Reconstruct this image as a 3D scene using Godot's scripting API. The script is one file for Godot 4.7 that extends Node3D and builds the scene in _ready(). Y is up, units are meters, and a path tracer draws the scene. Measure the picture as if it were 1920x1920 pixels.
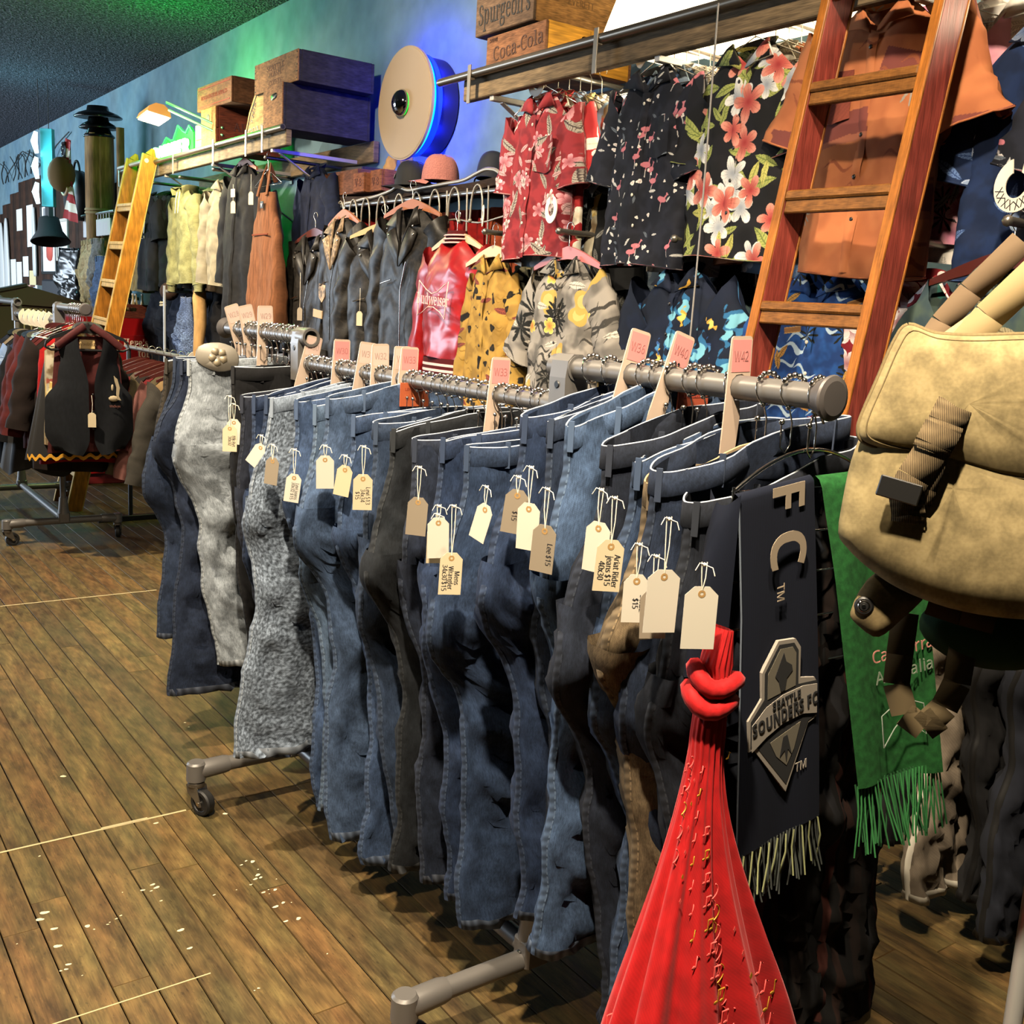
extends Node3D
# A second-hand clothes shop: a rolling rack of jeans in the aisle, printed shirts, leather jackets and crates along the blue wall.
# Metres, y up. The long wall runs along -z at x = 3.05; the camera stands at the origin.

var rng := RandomNumberGenerator.new()
var noise := FastNoiseLite.new()
var taken := {}
var M := {}
var TX := {}
const WALL := 3.05
const CEIL := 3.63
const FACE := -PI / 2   # turns a thing so that its front looks at the aisle

func _ready():
	rng.seed = 7
	noise.seed = 3
	noise.noise_type = FastNoiseLite.TYPE_SIMPLEX_SMOOTH
	noise.frequency = 1.0
	noise.fractal_octaves = 2
	set_view()
	make_materials()
	build_room()
	build_floor()
	build_jeans_rack()
	build_near_end()
	build_shelves()
	build_wall_fittings()
	build_shirts()
	build_jackets()
	build_left_bay()
	build_ladders()
	build_vest_rack()
	build_far_left()
	build_right_side()

func set_view():
	var cam := Camera3D.new()
	cam.name = "camera"
	cam.fov = 52.42
	cam.near = 0.05
	cam.far = 80.0
	cam.rotation_order = EULER_ORDER_YXZ
	cam.rotation_degrees = Vector3(-10.647, -35.993, 3.262)
	cam.position = Vector3(0, 1.62, 0)
	add_child(cam)
	cam.current = true
	var we := WorldEnvironment.new()
	we.name = "world_environment"
	var e := Environment.new()
	e.background_mode = Environment.BG_SKY
	var sm := ProceduralSkyMaterial.new()
	sm.sky_top_color = Color(0.55, 0.68, 0.85)
	sm.sky_horizon_color = Color(0.8, 0.86, 0.92)
	sm.ground_bottom_color = Color(0.35, 0.36, 0.38)
	sm.ground_horizon_color = Color(0.6, 0.62, 0.64)
	var sky := Sky.new()
	sky.sky_material = sm
	e.sky = sky
	e.tonemap_mode = Environment.TONE_MAPPER_LINEAR
	e.tonemap_exposure = 1.0
	e.sdfgi_enabled = true
	e.ssao_enabled = true
	e.ssil_enabled = true
	we.environment = e
	add_child(we)
	# ceiling floodlights over the aisle, beyond the frame: [place, aim, energy, cone]
	var k := 0
	for a in [
		[Vector3(0.15, 3.42, -0.6), Vector3(1.25, 0.7, -1.8), 27.0, 44.0],
		[Vector3(0.1, 3.42, -2.9), Vector3(1.2, 0.6, -3.0), 22.0, 50.0],
		[Vector3(0.80, 3.42, -0.62), Vector3(1.25, 1.4, -0.85), 9.0, 34.0],
		[Vector3(0.3, 3.42, -5.6), Vector3(1.6, 0.8, -6.6), 30.0, 56.0],
		[Vector3(1.0, 3.42, -3.6), Vector3(2.8, 2.0, -4.6), 14.0, 50.0],
		[Vector3(0.9, 3.42, -6.6), Vector3(2.7, 2.0, -7.0), 8.0, 44.0],
		[Vector3(1.1, 3.42, -0.9), Vector3(2.75, 1.85, -2.3), 10.0, 46.0],
		[Vector3(-1.2, 3.42, -1.6), Vector3(0.2, 0.0, -3.2), 8.0, 46.0]]:
		spot_fitting(a[0], a[1], a[2], a[3], k)
		k += 1

func spot_fitting(at: Vector3, aim: Vector3, energy: float, cone: float, k: int):
	var where: String = ["over the near end of the jeans rack", "over the far end of the jeans rack", "over the khaki haversack", "over the rack with the vest", "aimed at the red satin jacket", "aimed at the cream hoodie", "aimed at the black floral shirt", "over the bare floorboards"][k]
	var t := thing("ceiling_spotlight", "black can spotlight on the ceiling " + where, "spotlight", at, 0.0, "ceiling spotlights")
	var d := (aim - at).normalized()
	var b := Transform3D(Basis(Quaternion(Vector3.DOWN, d)), Vector3.ZERO)
	var s := mb()
	lathe(s, PackedVector2Array([Vector2(0.0, 0.1), Vector2(0.05, 0.1), Vector2(0.062, 0.06), Vector2(0.062, -0.06), Vector2(0.056, -0.06), Vector2(0.05, -0.03), Vector2(0.0, -0.03)]), 20, b)
	obj("can", s, flat(Color(0.03, 0.03, 0.03), 0.5), t)
	s = mb()
	lathe(s, PackedVector2Array([Vector2(0.0, -0.034), Vector2(0.048, -0.034), Vector2(0.048, -0.04), Vector2(0.0, -0.04)]), 20, b)
	obj("bulb", s, glow(Color(1.0, 0.93, 0.82), 4.0), t)
	s = mb()
	tube(s, PackedVector3Array([Vector3.ZERO, Vector3(0, CEIL - at.y, 0)]), 0.012, 8)
	obj("stem", s, flat(Color(0.03, 0.03, 0.03), 0.5), t)
	var l := SpotLight3D.new()
	l.name = "spot_light"
	l.light_color = Color(1.0, 0.92, 0.80)
	l.light_energy = energy
	l.spot_angle = cone
	l.spot_range = 30.0
	l.spot_attenuation = 2.0
	l.spot_angle_attenuation = 0.9
	l.light_size = 0.05
	l.shadow_enabled = true
	t.add_child(l)
	l.position = d * 0.07
	l.basis = Basis.looking_at(d, Vector3(0.01, 0, 1).normalized())

# ---------------------------------------------------------------- helpers
func mb() -> SurfaceTool:
	var s := SurfaceTool.new()
	s.begin(Mesh.PRIMITIVE_TRIANGLES)
	s.set_smooth_group(0)
	s.set_color(Color.WHITE)
	s.set_uv(Vector2.ZERO)
	return s

func tri(s: SurfaceTool, a: Vector3, b: Vector3, c: Vector3):
	s.add_vertex(a); s.add_vertex(c); s.add_vertex(b)

func quad(s: SurfaceTool, a: Vector3, b: Vector3, c: Vector3, d: Vector3):
	tri(s, a, b, c); tri(s, a, c, d)

func quv(s: SurfaceTool, p: Array, u: Array):   # four corners anticlockwise from the front
	for i in [0, 2, 1, 0, 3, 2]:
		s.set_uv(u[i])
		s.add_vertex(p[i])

func bx(s: SurfaceTool, c: Vector3, size: Vector3, t := Transform3D.IDENTITY, bev := 0.003):
	# a box with chamfered edges
	s.set_smooth_group(-1)
	var h := size / 2
	bev = minf(bev, minf(h.x, minf(h.y, h.z)) * 0.45)
	var i := h - Vector3.ONE * bev
	for ax in 3:
		var bxs := (ax + 1) % 3
		var cx := (ax + 2) % 3
		for sg in [-1.0, 1.0]:
			var p := []
			for q in [[-1, -1], [1, -1], [1, 1], [-1, 1]]:
				var v := Vector3.ZERO
				v[ax] = h[ax] * sg
				v[bxs] = i[bxs] * q[0]
				v[cx] = i[cx] * q[1]
				p.append(t * (c + v))
			if sg < 0: p.reverse()
			quad(s, p[0], p[1], p[2], p[3])
		for sb in [-1.0, 1.0]:
			for sc in [-1.0, 1.0]:
				var p := []
				for q in [[0, -1], [0, 1], [1, 1], [1, -1]]:
					var v := Vector3.ZERO
					v[ax] = i[ax] * q[1]
					v[bxs] = (h[bxs] if q[0] == 0 else i[bxs]) * sb
					v[cx] = (i[cx] if q[0] == 0 else h[cx]) * sc
					p.append(t * (c + v))
				if sb * sc < 0: p.reverse()
				quad(s, p[0], p[3], p[2], p[1])
	for sx in [-1.0, 1.0]:
		for sy in [-1.0, 1.0]:
			for sz in [-1.0, 1.0]:
				var g := Vector3(sx, sy, sz)
				var p := [t * (c + Vector3(h.x, i.y, i.z) * g), t * (c + Vector3(i.x, h.y, i.z) * g), t * (c + Vector3(i.x, i.y, h.z) * g)]
				if sx * sy * sz < 0: p.reverse()
				tri(s, p[0], p[1], p[2])
	s.set_smooth_group(0)

func tube(s: SurfaceTool, pts: PackedVector3Array, rad, n := 8, caps := true, flatten := 1.0, flat_axis := Vector3.ZERO):
	var m := pts.size()
	var rings := []
	var prev := Vector3.ZERO
	for k in m:
		var d := (pts[mini(k + 1, m - 1)] - pts[maxi(k - 1, 0)]).normalized()
		var u := prev
		if k == 0:
			u = flat_axis if flat_axis != Vector3.ZERO else (Vector3.UP if absf(d.y) < 0.9 else Vector3.RIGHT)
		u = (u - d * u.dot(d)).normalized()
		prev = u
		var w := d.cross(u)
		var r: float = rad if rad is float else rad[k]
		var ring := PackedVector3Array()
		for j in n + 1:
			var a := TAU * (j % n) / n
			ring.append(pts[k] + u * cos(a) * r * flatten + w * sin(a) * r)
		rings.append(ring)
	for k in m - 1:
		for j in n:
			quv(s, [rings[k][j], rings[k][j + 1], rings[k + 1][j + 1], rings[k + 1][j]], [Vector2(float(j) / n, float(k) / (m - 1)), Vector2(float(j + 1) / n, float(k) / (m - 1)), Vector2(float(j + 1) / n, float(k + 1) / (m - 1)), Vector2(float(j) / n, float(k + 1) / (m - 1))])
	if caps:
		s.set_smooth_group(-1)
		for j in n:
			tri(s, pts[0], rings[0][j + 1], rings[0][j])
			tri(s, pts[m - 1], rings[m - 1][j], rings[m - 1][j + 1])
		s.set_smooth_group(0)

func lathe(s: SurfaceTool, prof: PackedVector2Array, n := 24, t := Transform3D.IDENTITY, sharp := true):
	for k in prof.size() - 1:
		if sharp: s.set_smooth_group(k + 1)
		for j in n:
			var a := TAU * j / n
			var b := TAU * ((j + 1) % n) / n
			var p := [Vector3(prof[k].x * cos(a), prof[k].y, prof[k].x * sin(a)), Vector3(prof[k].x * cos(b), prof[k].y, prof[k].x * sin(b)), Vector3(prof[k + 1].x * cos(b), prof[k + 1].y, prof[k + 1].x * sin(b)), Vector3(prof[k + 1].x * cos(a), prof[k + 1].y, prof[k + 1].x * sin(a))]
			quad(s, t * p[0], t * p[1], t * p[2], t * p[3])
	s.set_smooth_group(0)

func ball(s: SurfaceTool, c: Vector3, r: float, n := 8, scale := Vector3.ONE):
	for i in n / 2:
		for j in n:
			var p := []
			for q in [[0, 0], [0, 1], [1, 1], [1, 0]]:
				var th: float = PI * (i + q[0]) / (n / 2)
				var ph: float = TAU * ((j + q[1]) % n) / n
				p.append(c + Vector3(sin(th) * cos(ph), cos(th), sin(th) * sin(ph)) * r * scale)
			quad(s, p[0], p[1], p[2], p[3])

func prism(s: SurfaceTool, poly: PackedVector2Array, z0: float, z1: float, t := Transform3D.IDENTITY, uvs := 1.0):
	s.set_smooth_group(-1)
	var g := poly.duplicate()
	if Geometry2D.is_polygon_clockwise(g): g.reverse()
	var idx := Geometry2D.triangulate_polygon(g)
	for k in range(0, idx.size(), 3):
		var a := g[idx[k]]
		var b := g[idx[k + 1]]
		var c := g[idx[k + 2]]
		if (b - a).cross(c - a) < 0:
			var w := b
			b = c
			c = w
		for v in [a, c, b]:
			s.set_uv(v * uvs)
			s.add_vertex(t * Vector3(v.x, v.y, z1))
		for v in [a, b, c]:
			s.set_uv(v * uvs)
			s.add_vertex(t * Vector3(v.x, v.y, z0))
	for k in g.size():
		var a := g[k]
		var b := g[(k + 1) % g.size()]
		s.set_uv(a * uvs)
		quad(s, t * Vector3(a.x, a.y, z0), t * Vector3(b.x, b.y, z0), t * Vector3(b.x, b.y, z1), t * Vector3(a.x, a.y, z1))
	s.set_smooth_group(0)

func sheet(s: SurfaceTool, nu: int, nv: int, P: PackedVector3Array, U: PackedVector2Array, C := PackedColorArray(), flip := false):
	# a grid of (nu + 1) x (nv + 1) points, row by row
	var w := nu + 1
	var col := C.size() > 0
	for j in nv:
		for i in nu:
			var a := j * w + i
			var ids := [a, a + w, a + 1, a + 1, a + w, a + w + 1] if not flip else [a, a + 1, a + w, a + 1, a + w + 1, a + w]
			for k in ids:
				s.set_uv(U[k])
				if col: s.set_color(C[k])
				s.add_vertex(P[k])

func numbered(called: String) -> String:
	var n: int = taken.get(called, 0)
	taken[called] = n + 1
	return called if n == 0 else "%s_%03d" % [called, n]

func part_name(parent: Node, called: String) -> String:
	if parent == self: return numbered(called)
	if not parent.has_node(called): return called
	var k := 1
	while parent.has_node("%s_%03d" % [called, k]): k += 1
	return "%s_%03d" % [called, k]

func obj(called: String, s: SurfaceTool, m: Material, parent: Node = self) -> MeshInstance3D:
	s.generate_normals()
	s.set_material(m)
	var o := MeshInstance3D.new()
	o.mesh = s.commit()
	o.name = part_name(parent, called)
	parent.add_child(o, true)
	return o

func put(called: String, mesh: Mesh, parent: Node, at := Vector3.ZERO, m: Material = null) -> MeshInstance3D:
	var o := MeshInstance3D.new()
	o.mesh = mesh
	if m: o.material_override = m
	o.name = part_name(parent, called)
	o.position = at
	parent.add_child(o, true)
	return o

func tag(o: Node, label := "", category := "", group := "", kind := ""):
	if label: o.set_meta("label", label)
	if category: o.set_meta("category", category)
	if group: o.set_meta("group", group)
	if kind: o.set_meta("kind", kind)

func thing(called: String, label: String, category: String, at := Vector3.ZERO, turn := 0.0, group := "") -> Node3D:
	var o := Node3D.new()
	o.name = numbered(called)
	add_child(o)
	o.position = at
	o.rotation.y = turn
	tag(o, label, category, group)
	return o

func dup(root: Node3D, at: Vector3, turn: float, label: String, group := "") -> Node3D:
	var r: Node3D = root.duplicate()
	var base := String(root.name)
	if base.length() > 4 and base.substr(base.length() - 4, 1) == "_" and base.substr(base.length() - 3).is_valid_int(): base = base.substr(0, base.length() - 4)
	r.name = numbered(base)
	add_child(r)
	r.position = at
	r.rotation.y = turn
	r.set_meta("label", label)
	if group: r.set_meta("group", group)
	return r

func structure(called: String, s: SurfaceTool, m: Material) -> MeshInstance3D:
	var o := obj(called, s, m)
	o.set_meta("kind", "structure")
	return o

func words(text: String, height: float, m: Material, parent: Node, at: Vector3, turn := Vector3.ZERO, face := "Droid Sans", depth := 0.002, stretch := 1.0, called := "lettering", bold := false) -> MeshInstance3D:
	var f := SystemFont.new()
	f.font_names = PackedStringArray([face])
	if bold: f.font_weight = 700
	var t := TextMesh.new()
	t.font = f
	t.text = text
	t.font_size = 32
	t.pixel_size = height / 23.0
	t.depth = depth
	t.curve_step = 2.0
	t.material = m
	var o := MeshInstance3D.new()
	o.mesh = t
	o.name = part_name(parent, called)
	parent.add_child(o, true)
	o.position = at
	o.rotation = turn
	o.scale = Vector3(stretch, 1, 1)
	return o

func nth(k: int) -> String:
	var ones := ["first", "second", "third", "fourth", "fifth", "sixth", "seventh", "eighth", "ninth", "tenth", "eleventh", "twelfth", "thirteenth", "fourteenth", "fifteenth", "sixteenth", "seventeenth", "eighteenth", "nineteenth", "twentieth"]
	if k < 20: return ones[k]
	if k == 29: return "thirtieth"
	return "twenty " + ones[k - 20]

func n3(x: float, y: float, z: float) -> float:
	return noise.get_noise_3d(x, y, z)

func pw(x: float, e: float) -> float:
	return signf(x) * pow(absf(x), e)

# ---------------------------------------------------------------- materials
func flat(c: Color, rough := 0.7, metal := 0.0) -> StandardMaterial3D:
	var key := "%s|%.2f|%.2f" % [c.to_html(), rough, metal]
	if M.has(key): return M[key]
	var m := StandardMaterial3D.new()
	m.albedo_color = c
	m.roughness = rough
	m.metallic = metal
	m.cull_mode = BaseMaterial3D.CULL_DISABLED
	M[key] = m
	return m

func glow(c: Color, e: float) -> StandardMaterial3D:
	var m := StandardMaterial3D.new()
	m.albedo_color = c
	m.emission_enabled = true
	m.emission = c
	m.emission_energy_multiplier = e
	return m

func cloth(c: Color, tex := "weave", scale := Vector2.ONE, rough := 0.9, tinted := false) -> StandardMaterial3D:
	var key := "c%s|%s|%.2f|%.2f|%s" % [c.to_html(), tex, scale.x, rough, tinted]
	if M.has(key): return M[key]
	var m := StandardMaterial3D.new()
	m.albedo_color = c
	if tex: m.albedo_texture = TX[tex]
	m.uv1_scale = Vector3(scale.x, scale.y, 1)
	m.roughness = rough
	m.cull_mode = BaseMaterial3D.CULL_DISABLED
	m.vertex_color_use_as_albedo = tinted
	m.metallic_specular = 0.3
	M[key] = m
	return m

func tri_mat(c: Color, tex: String, scale: Vector3, rough := 0.8, bump := 0.0, bump_tex := "", world := false) -> StandardMaterial3D:
	var m := StandardMaterial3D.new()
	m.albedo_color = c
	m.albedo_texture = TX[tex]
	m.roughness = rough
	m.uv1_triplanar = true
	m.uv1_world_triplanar = world
	m.uv1_scale = scale
	m.metallic_specular = 0.3
	if bump > 0:
		m.heightmap_enabled = true
		m.heightmap_texture = TX[bump_tex if bump_tex else tex]
		m.heightmap_scale = bump
	return m

func bake(n: int, f: Callable, h := 0) -> ImageTexture:
	if h == 0: h = n
	var d := PackedByteArray()
	d.resize(n * h * 3)
	var k := 0
	for y in h:
		for x in n:
			var c: Color = f.call(x, y)
			d[k] = int(clampf(c.r, 0, 1) * 255)
			d[k + 1] = int(clampf(c.g, 0, 1) * 255)
			d[k + 2] = int(clampf(c.b, 0, 1) * 255)
			k += 3
	return ImageTexture.create_from_image(Image.create_from_data(n, h, false, Image.FORMAT_RGB8, d))

var NZ := {}
func wn(x: float, y: float, n: int, fr: float, sd: float) -> float:
	# noise that repeats over n pixels, fr bumps across
	var key := "%d|%.1f|%.1f" % [n, fr, sd]
	if not NZ.has(key):
		var f := FastNoiseLite.new()
		f.seed = int(sd * 10.0)
		f.noise_type = FastNoiseLite.TYPE_SIMPLEX_SMOOTH
		f.frequency = fr / n
		f.fractal_octaves = 3
		var im := f.get_seamless_image(n, n, false, false, 0.15, true)
		im.convert(Image.FORMAT_L8)
		NZ[key] = im.get_data()
	var d: PackedByteArray = NZ[key]
	return d[posmod(int(y), n) * n + posmod(int(x), n)] / 127.5 - 1.0

func motif(d: PackedByteArray, n: int, kind: String, cx: float, cy: float, r: float, rot: float, c1: Color, c2: Color):
	var R := int(r * 1.1) + 1
	for yy in range(-R, R + 1):
		for xx in range(-R, R + 1):
			var q := Vector2(xx, yy).rotated(-rot) / r
			var l := q.length()
			if l > 1.05: continue
			var hit := false
			var c := c1
			match kind:
				"flower":
					var ph := atan2(q.y, q.x)
					var e := 0.42 + 0.58 * sqrt(absf(cos(ph * 2.5)))
					hit = l < e
					c = c2.lerp(c1, clampf(l * 1.5, 0, 1))
					if absf(sin(ph * 2.5)) < 0.06 and l < 0.75: c = c2
					if l > e - 0.06: c = c1.lightened(0.25)
				"petal":   # a hibiscus: five loose petals with a dark throat and veins
					var pa := atan2(q.y, q.x)
					var pe := 0.30 + 0.70 * pow(absf(cos(pa * 2.5)), 0.8) * (0.86 + 0.14 * sin(pa * 3.0 + cx))
					hit = l < pe
					c = c2.lerp(c1, clampf(l * 1.7 - 0.1, 0, 1)).lerp(c1.lightened(0.22), clampf(l * 1.6 - 0.9, 0, 1))
					if absf(fmod(absf(pa * 2.5) + 0.4, 0.8) - 0.4) < 0.06 and l > 0.25 and l < 0.8: c = c.darkened(0.14)
				"patch":
					hit = absf(q.x) < 0.62 and absf(q.y) < 0.42
					if q.y > 0.22: c = c2
				"leaf":
					hit = absf(q.y) < 0.3 * (1.0 - q.x * q.x)
					if absf(q.y) < 0.035 or absf(fmod(absf(q.x * 5.0 - absf(q.y) * 4.0), 1.0)) < 0.14: c = c2
				"palm":
					var ph2 := atan2(q.y, q.x)
					hit = absf(cos(ph2 * 4.5)) > 0.55 + 0.42 * l
				"dot":
					hit = l < 0.85 + 0.15 * sin(atan2(q.y, q.x) * 3.0 + cx)
					if l < 0.5: c = c2
				"bird":
					hit = (Vector2(q.x * 1.2, (q.y + 0.15) * 2.2).length() < 0.62) or (absf(q.x - 0.45 - 0.12 * sin(q.y * 5.0)) < 0.09 and q.y < -0.1 and q.y > -0.9) or (absf(q.x + 0.02) < 0.05 and q.y > 0.0) or (Vector2(q.x - 0.55, q.y + 0.85).length() < 0.16)
					if q.y > 0.35 or (q.x > 0.62 and q.y < -0.7): c = c2
				"bar":
					hit = absf(q.x) < 0.9 and absf(q.y) < 0.28
					if absf(q.y) > 0.2: c = c2
				"flame":
					hit = absf(q.x + 0.12 * sin(q.y * 7.0)) < 0.32 * (1.0 - absf(q.y)) + 0.08 * sin(q.y * 11.0)
					if l < 0.35: c = c2
				"wave":
					hit = absf(q.y - 0.25 * sin(q.x * 4.0)) < 0.12 * (1.0 - q.x * q.x)
			if not hit: continue
			var px := posmod(int(cx) + xx, n)
			var py := posmod(int(cy) + yy, n)
			var k := (py * n + px) * 3
			d[k] = int(c.r * 255)
			d[k + 1] = int(c.g * 255)
			d[k + 2] = int(c.b * 255)

func printed(called: String, n: int, bg: Color, bg2: Color, list: Array, sd: int):
	# list of [motif, count, least radius, largest radius, colour, colour of the heart]
	var g := RandomNumberGenerator.new()
	g.seed = sd
	var d := PackedByteArray()
	d.resize(n * n * 3)
	var k := 0
	for y in n:
		for x in n:
			var c := bg.lerp(bg2, clampf(wn(x, y, n, 5.0, sd) * 1.6 + 0.4, 0, 1))
			d[k] = int(c.r * 255)
			d[k + 1] = int(c.g * 255)
			d[k + 2] = int(c.b * 255)
			k += 3
	for a in list:
		for q in int(a[1]):
			motif(d, n, a[0], g.randf() * n, g.randf() * n, g.randf_range(a[2], a[3]) * n, g.randf() * TAU if a[0] not in ["bird", "wave", "flame", "patch"] else g.randf_range(-0.3, 0.3), a[4], a[5])
	TX[called] = ImageTexture.create_from_image(Image.create_from_data(n, n, false, Image.FORMAT_RGB8, d))

func rgb(h: String) -> Color:   # print inks, a little faded
	var c := Color(h)
	var g := c.get_luminance()
	return c.lerp(Color(g, g, g), 0.16) * 0.92

func make_materials():
	TX["denim"] = bake(256, func(x, y):
		var v := 0.78 + 0.13 * wn(x * 6.0, y, 256, 14.0, 1.0) + 0.14 * wn(x, y, 256, 9.0, 5.0) + 0.10 * wn(x * 3.0, y, 256, 40.0, 2.0)
		v += 0.10 * (1.0 if (x + y * 2) % 5 == 0 else 0.0) + 0.07 * sin(x * 2.1) * wn(x, y, 256, 30.0, 3.0)
		return Color(v, v, v))
	TX["acid"] = bake(256, func(x, y):
		var v := 0.62 + 0.5 * absf(wn(x * 2.0, y, 256, 12.0, 1.0)) + 0.35 * wn(x, y, 256, 26.0, 5.0)
		v -= 0.16 * (1.0 if (x + y * 2) % 5 == 0 else 0.0)
		return Color(v, v, v))
	TX["weave"] = bake(128, func(x, y):
		var v := 0.88 + 0.08 * (1.0 if (x + y) % 3 == 0 else 0.0) + 0.10 * wn(x, y, 128, 6.0, 2.0)
		return Color(v, v, v))
	TX["canvas"] = bake(256, func(x, y):
		var v := 0.86 + 0.05 * sin(x * PI) * 1.0 + 0.05 * (1.0 if y % 2 == 0 else 0.0) + 0.16 * wn(x, y, 256, 4.0, 8.0) + 0.07 * wn(x, y, 256, 30.0, 2.0)
		return Color(v, v * 0.99, v * 0.95))
	TX["leather"] = bake(256, func(x, y):
		var v := 0.66 + 0.30 * wn(x, y, 256, 7.0, 2.0) + 0.22 * wn(x, y, 256, 26.0, 9.0)
		return Color(v, v * 0.97, v * 0.92))
	TX["rib"] = bake(64, func(x, _y):
		var v := 0.72 + 0.28 * sin(x * TAU / 8.0)
		return Color(v, v, v))
	TX["stitch"] = bake(64, func(x, y):
		var v := 0.72 + 0.13 * sin(y * TAU / 32.0 + x * 0.05)
		if absf(absf(x - 32.0) - 19.0) < 3.0 and y % 16 < 9: return Color(0.98, 0.96, 0.92)
		return Color(v, v, v))
	TX["floor"] = bake(512, func(x, y):
		# grain along y; scratches and blotches
		var g := 0.66 + 0.08 * wn(x * 5.0, y, 512, 9.0, 1.0) + 0.07 * wn(x * 11.0, y, 512, 16.0, 6.0)
		g += 0.17 * wn(x, y, 512, 3.5, 4.0) + 0.13 * wn(x, y, 512, 12.0, 14.0)
		var sc := wn(x, y, 512, 34.0, 3.0)
		if sc > 0.55: g += 0.08
		if sc < -0.6: g -= 0.12
		var t := clampf(0.5 + 0.9 * wn(x, y, 512, 3.0, 22.0), 0, 1)
		return Color(g * lerpf(1.0, 0.95, t), g * lerpf(0.88, 0.91, t), g * lerpf(0.66, 0.68, t)))
	TX["wood"] = bake(256, func(x, y):
		var g := 0.78 + 0.16 * wn(x, y * 7.0, 256, 6.0, 1.0) + 0.12 * wn(x, y * 14.0, 256, 9.0, 3.0) + 0.14 * wn(x, y, 256, 5.0, 7.0)
		return Color(g, g * 0.95, g * 0.88))
	TX["wood_up"] = bake(256, func(x, y):
		var g := 0.78 + 0.16 * wn(x * 7.0, y, 256, 6.0, 1.0) + 0.12 * wn(x * 14.0, y, 256, 9.0, 3.0) + 0.14 * wn(x, y, 256, 5.0, 7.0)
		return Color(g, g * 0.95, g * 0.88))
	TX["popcorn"] = bake(256, func(x, y):
		var g := 0.55 + 0.5 * wn(x, y, 256, 44.0, 1.0) + 0.3 * wn(x, y, 256, 20.0, 8.0)
		return Color(g, g, g))
	TX["wall"] = bake(512, func(x, y):
		var t := clampf(0.5 + 0.8 * wn(x, y, 512, 3.0, 5.0), 0, 1)
		var st := 0.5 * wn(x, y, 512, 14.0, 9.0)
		var c := Color(0.36, 0.45, 0.475).lerp(Color(0.41, 0.49, 0.495), t)
		c = c.lerp(Color(0.36, 0.44, 0.48), clampf((wn(x, y, 512, 7.0, 12.0) - 0.45) * 1.5, 0, 0.4))
		return c * (1.0 + 0.12 * st))
	TX["disc"] = bake(256, func(x, y):
		var q := Vector2(x - 128, y - 128)
		var v := 0.70 + 0.16 * sin(q.length() * 1.15 + 0.5 * sin(q.x * 0.12)) + 0.10 * wn(x, y, 256, 6.0, 2.0)
		return Color(v, v * 0.9, v * 0.74))
	TX["cord"] = bake(64, func(x, _y):
		var k: int = (x / 8) % 8
		var c: Color = [Color(0.09, 0.06, 0.05), Color(0.02, 0.02, 0.025), Color(0.13, 0.08, 0.06), Color(0.03, 0.03, 0.03), Color(0.22, 0.11, 0.09), Color(0.02, 0.02, 0.02), Color(0.08, 0.09, 0.10), Color(0.03, 0.02, 0.02)][k]
		return c)
	# prints
	var w := Color.WHITE
	printed("black_floral", 320, rgb("121213"), rgb("17161a"), [["leaf", 64, .06, .10, rgb("8f9645"), rgb("5d6a2c")], ["petal", 13, .085, .115, rgb("c9c7c0"), rgb("868d97")], ["leaf", 14, .06, .09, rgb("b0aa4f"), rgb("7b7d35")], ["petal", 12, .085, .12, rgb("c9735f"), rgb("9c2f2e")]], 11)
	printed("red_floral", 256, rgb("8c2228"), rgb("701a21"), [["leaf", 12, .1, .16, rgb("8d8578"), rgb("3b2f2f")], ["petal", 12, .06, .10, rgb("b8747c"), rgb("8d3f48")], ["leaf", 26, .04, .08, rgb("b58d8c"), rgb("6a4b4a")], ["petal", 6, .05, .08, rgb("c2b0aa"), rgb("6c5b57")]], 12)
	printed("flamingo", 256, rgb("12141d"), rgb("1a1d28"), [["leaf", 14, .03, .05, rgb("8f8f8d"), rgb("c9c9c4")], ["bird", 12, .07, .09, rgb("b86570"), rgb("a9a4a0")], ["dot", 34, .010, .024, rgb("cfcbc2"), rgb("b9a9a4")], ["leaf", 8, .03, .06, rgb("5c6672"), rgb("3a4049")]], 13)
	printed("orange_print", 256, rgb("b06336"), rgb("a0562e"), [["patch", 6, .12, .17, rgb("74372f"), rgb("96523a")], ["palm", 4, .05, .07, rgb("8a8378"), w], ["wave", 20, .05, .09, rgb("8a4527"), w]], 14)
	printed("yellow_bug", 256, rgb("a17a2c"), rgb("876424"), [["wave", 40, .05, .08, rgb("83601c"), w], ["dot", 16, .02, .045, rgb("16130d"), rgb("241c10")], ["bar", 6, .05, .08, rgb("17130e"), rgb("2b1d10")], ["leaf", 8, .05, .09, rgb("5f2a22"), rgb("87392c")], ["wave", 10, .04, .06, rgb("2a1f12"), w]], 15)
	printed("palm_grey", 320, rgb("8c857c"), rgb("5b5752"), [["wave", 60, .06, .12, rgb("35332f"), w], ["dot", 7, .06, .10, rgb("a5863a"), rgb("b59a52")], ["palm", 16, .07, .12, rgb("141412"), w], ["flower", 6, .05, .07, rgb("d3a43f"), rgb("c05a28")], ["leaf", 10, .06, .1, rgb("b6aea2"), rgb("6b655d")]], 16)
	printed("flame_blue", 320, rgb("0d1526"), rgb("101a30"), [["flame", 20, .07, .14, rgb("1f5d8f"), rgb("5fa5bd")], ["flame", 10, .05, .1, rgb("c08d2a"), rgb("d9b851")], ["flame", 8, .05, .09, rgb("274b86"), rgb("3a7bb0")]], 17)
	printed("surf_blue", 256, rgb("15346f"), rgb("1a4a92"), [["wave", 18, .1, .16, rgb("9fb4c4"), w], ["palm", 8, .08, .13, rgb("16160f"), w], ["bar", 4, .06, .1, rgb("8a5b2c"), rgb("b98a45")], ["leaf", 8, .06, .1, rgb("b98436"), rgb("6b4a20")]], 18)
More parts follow.
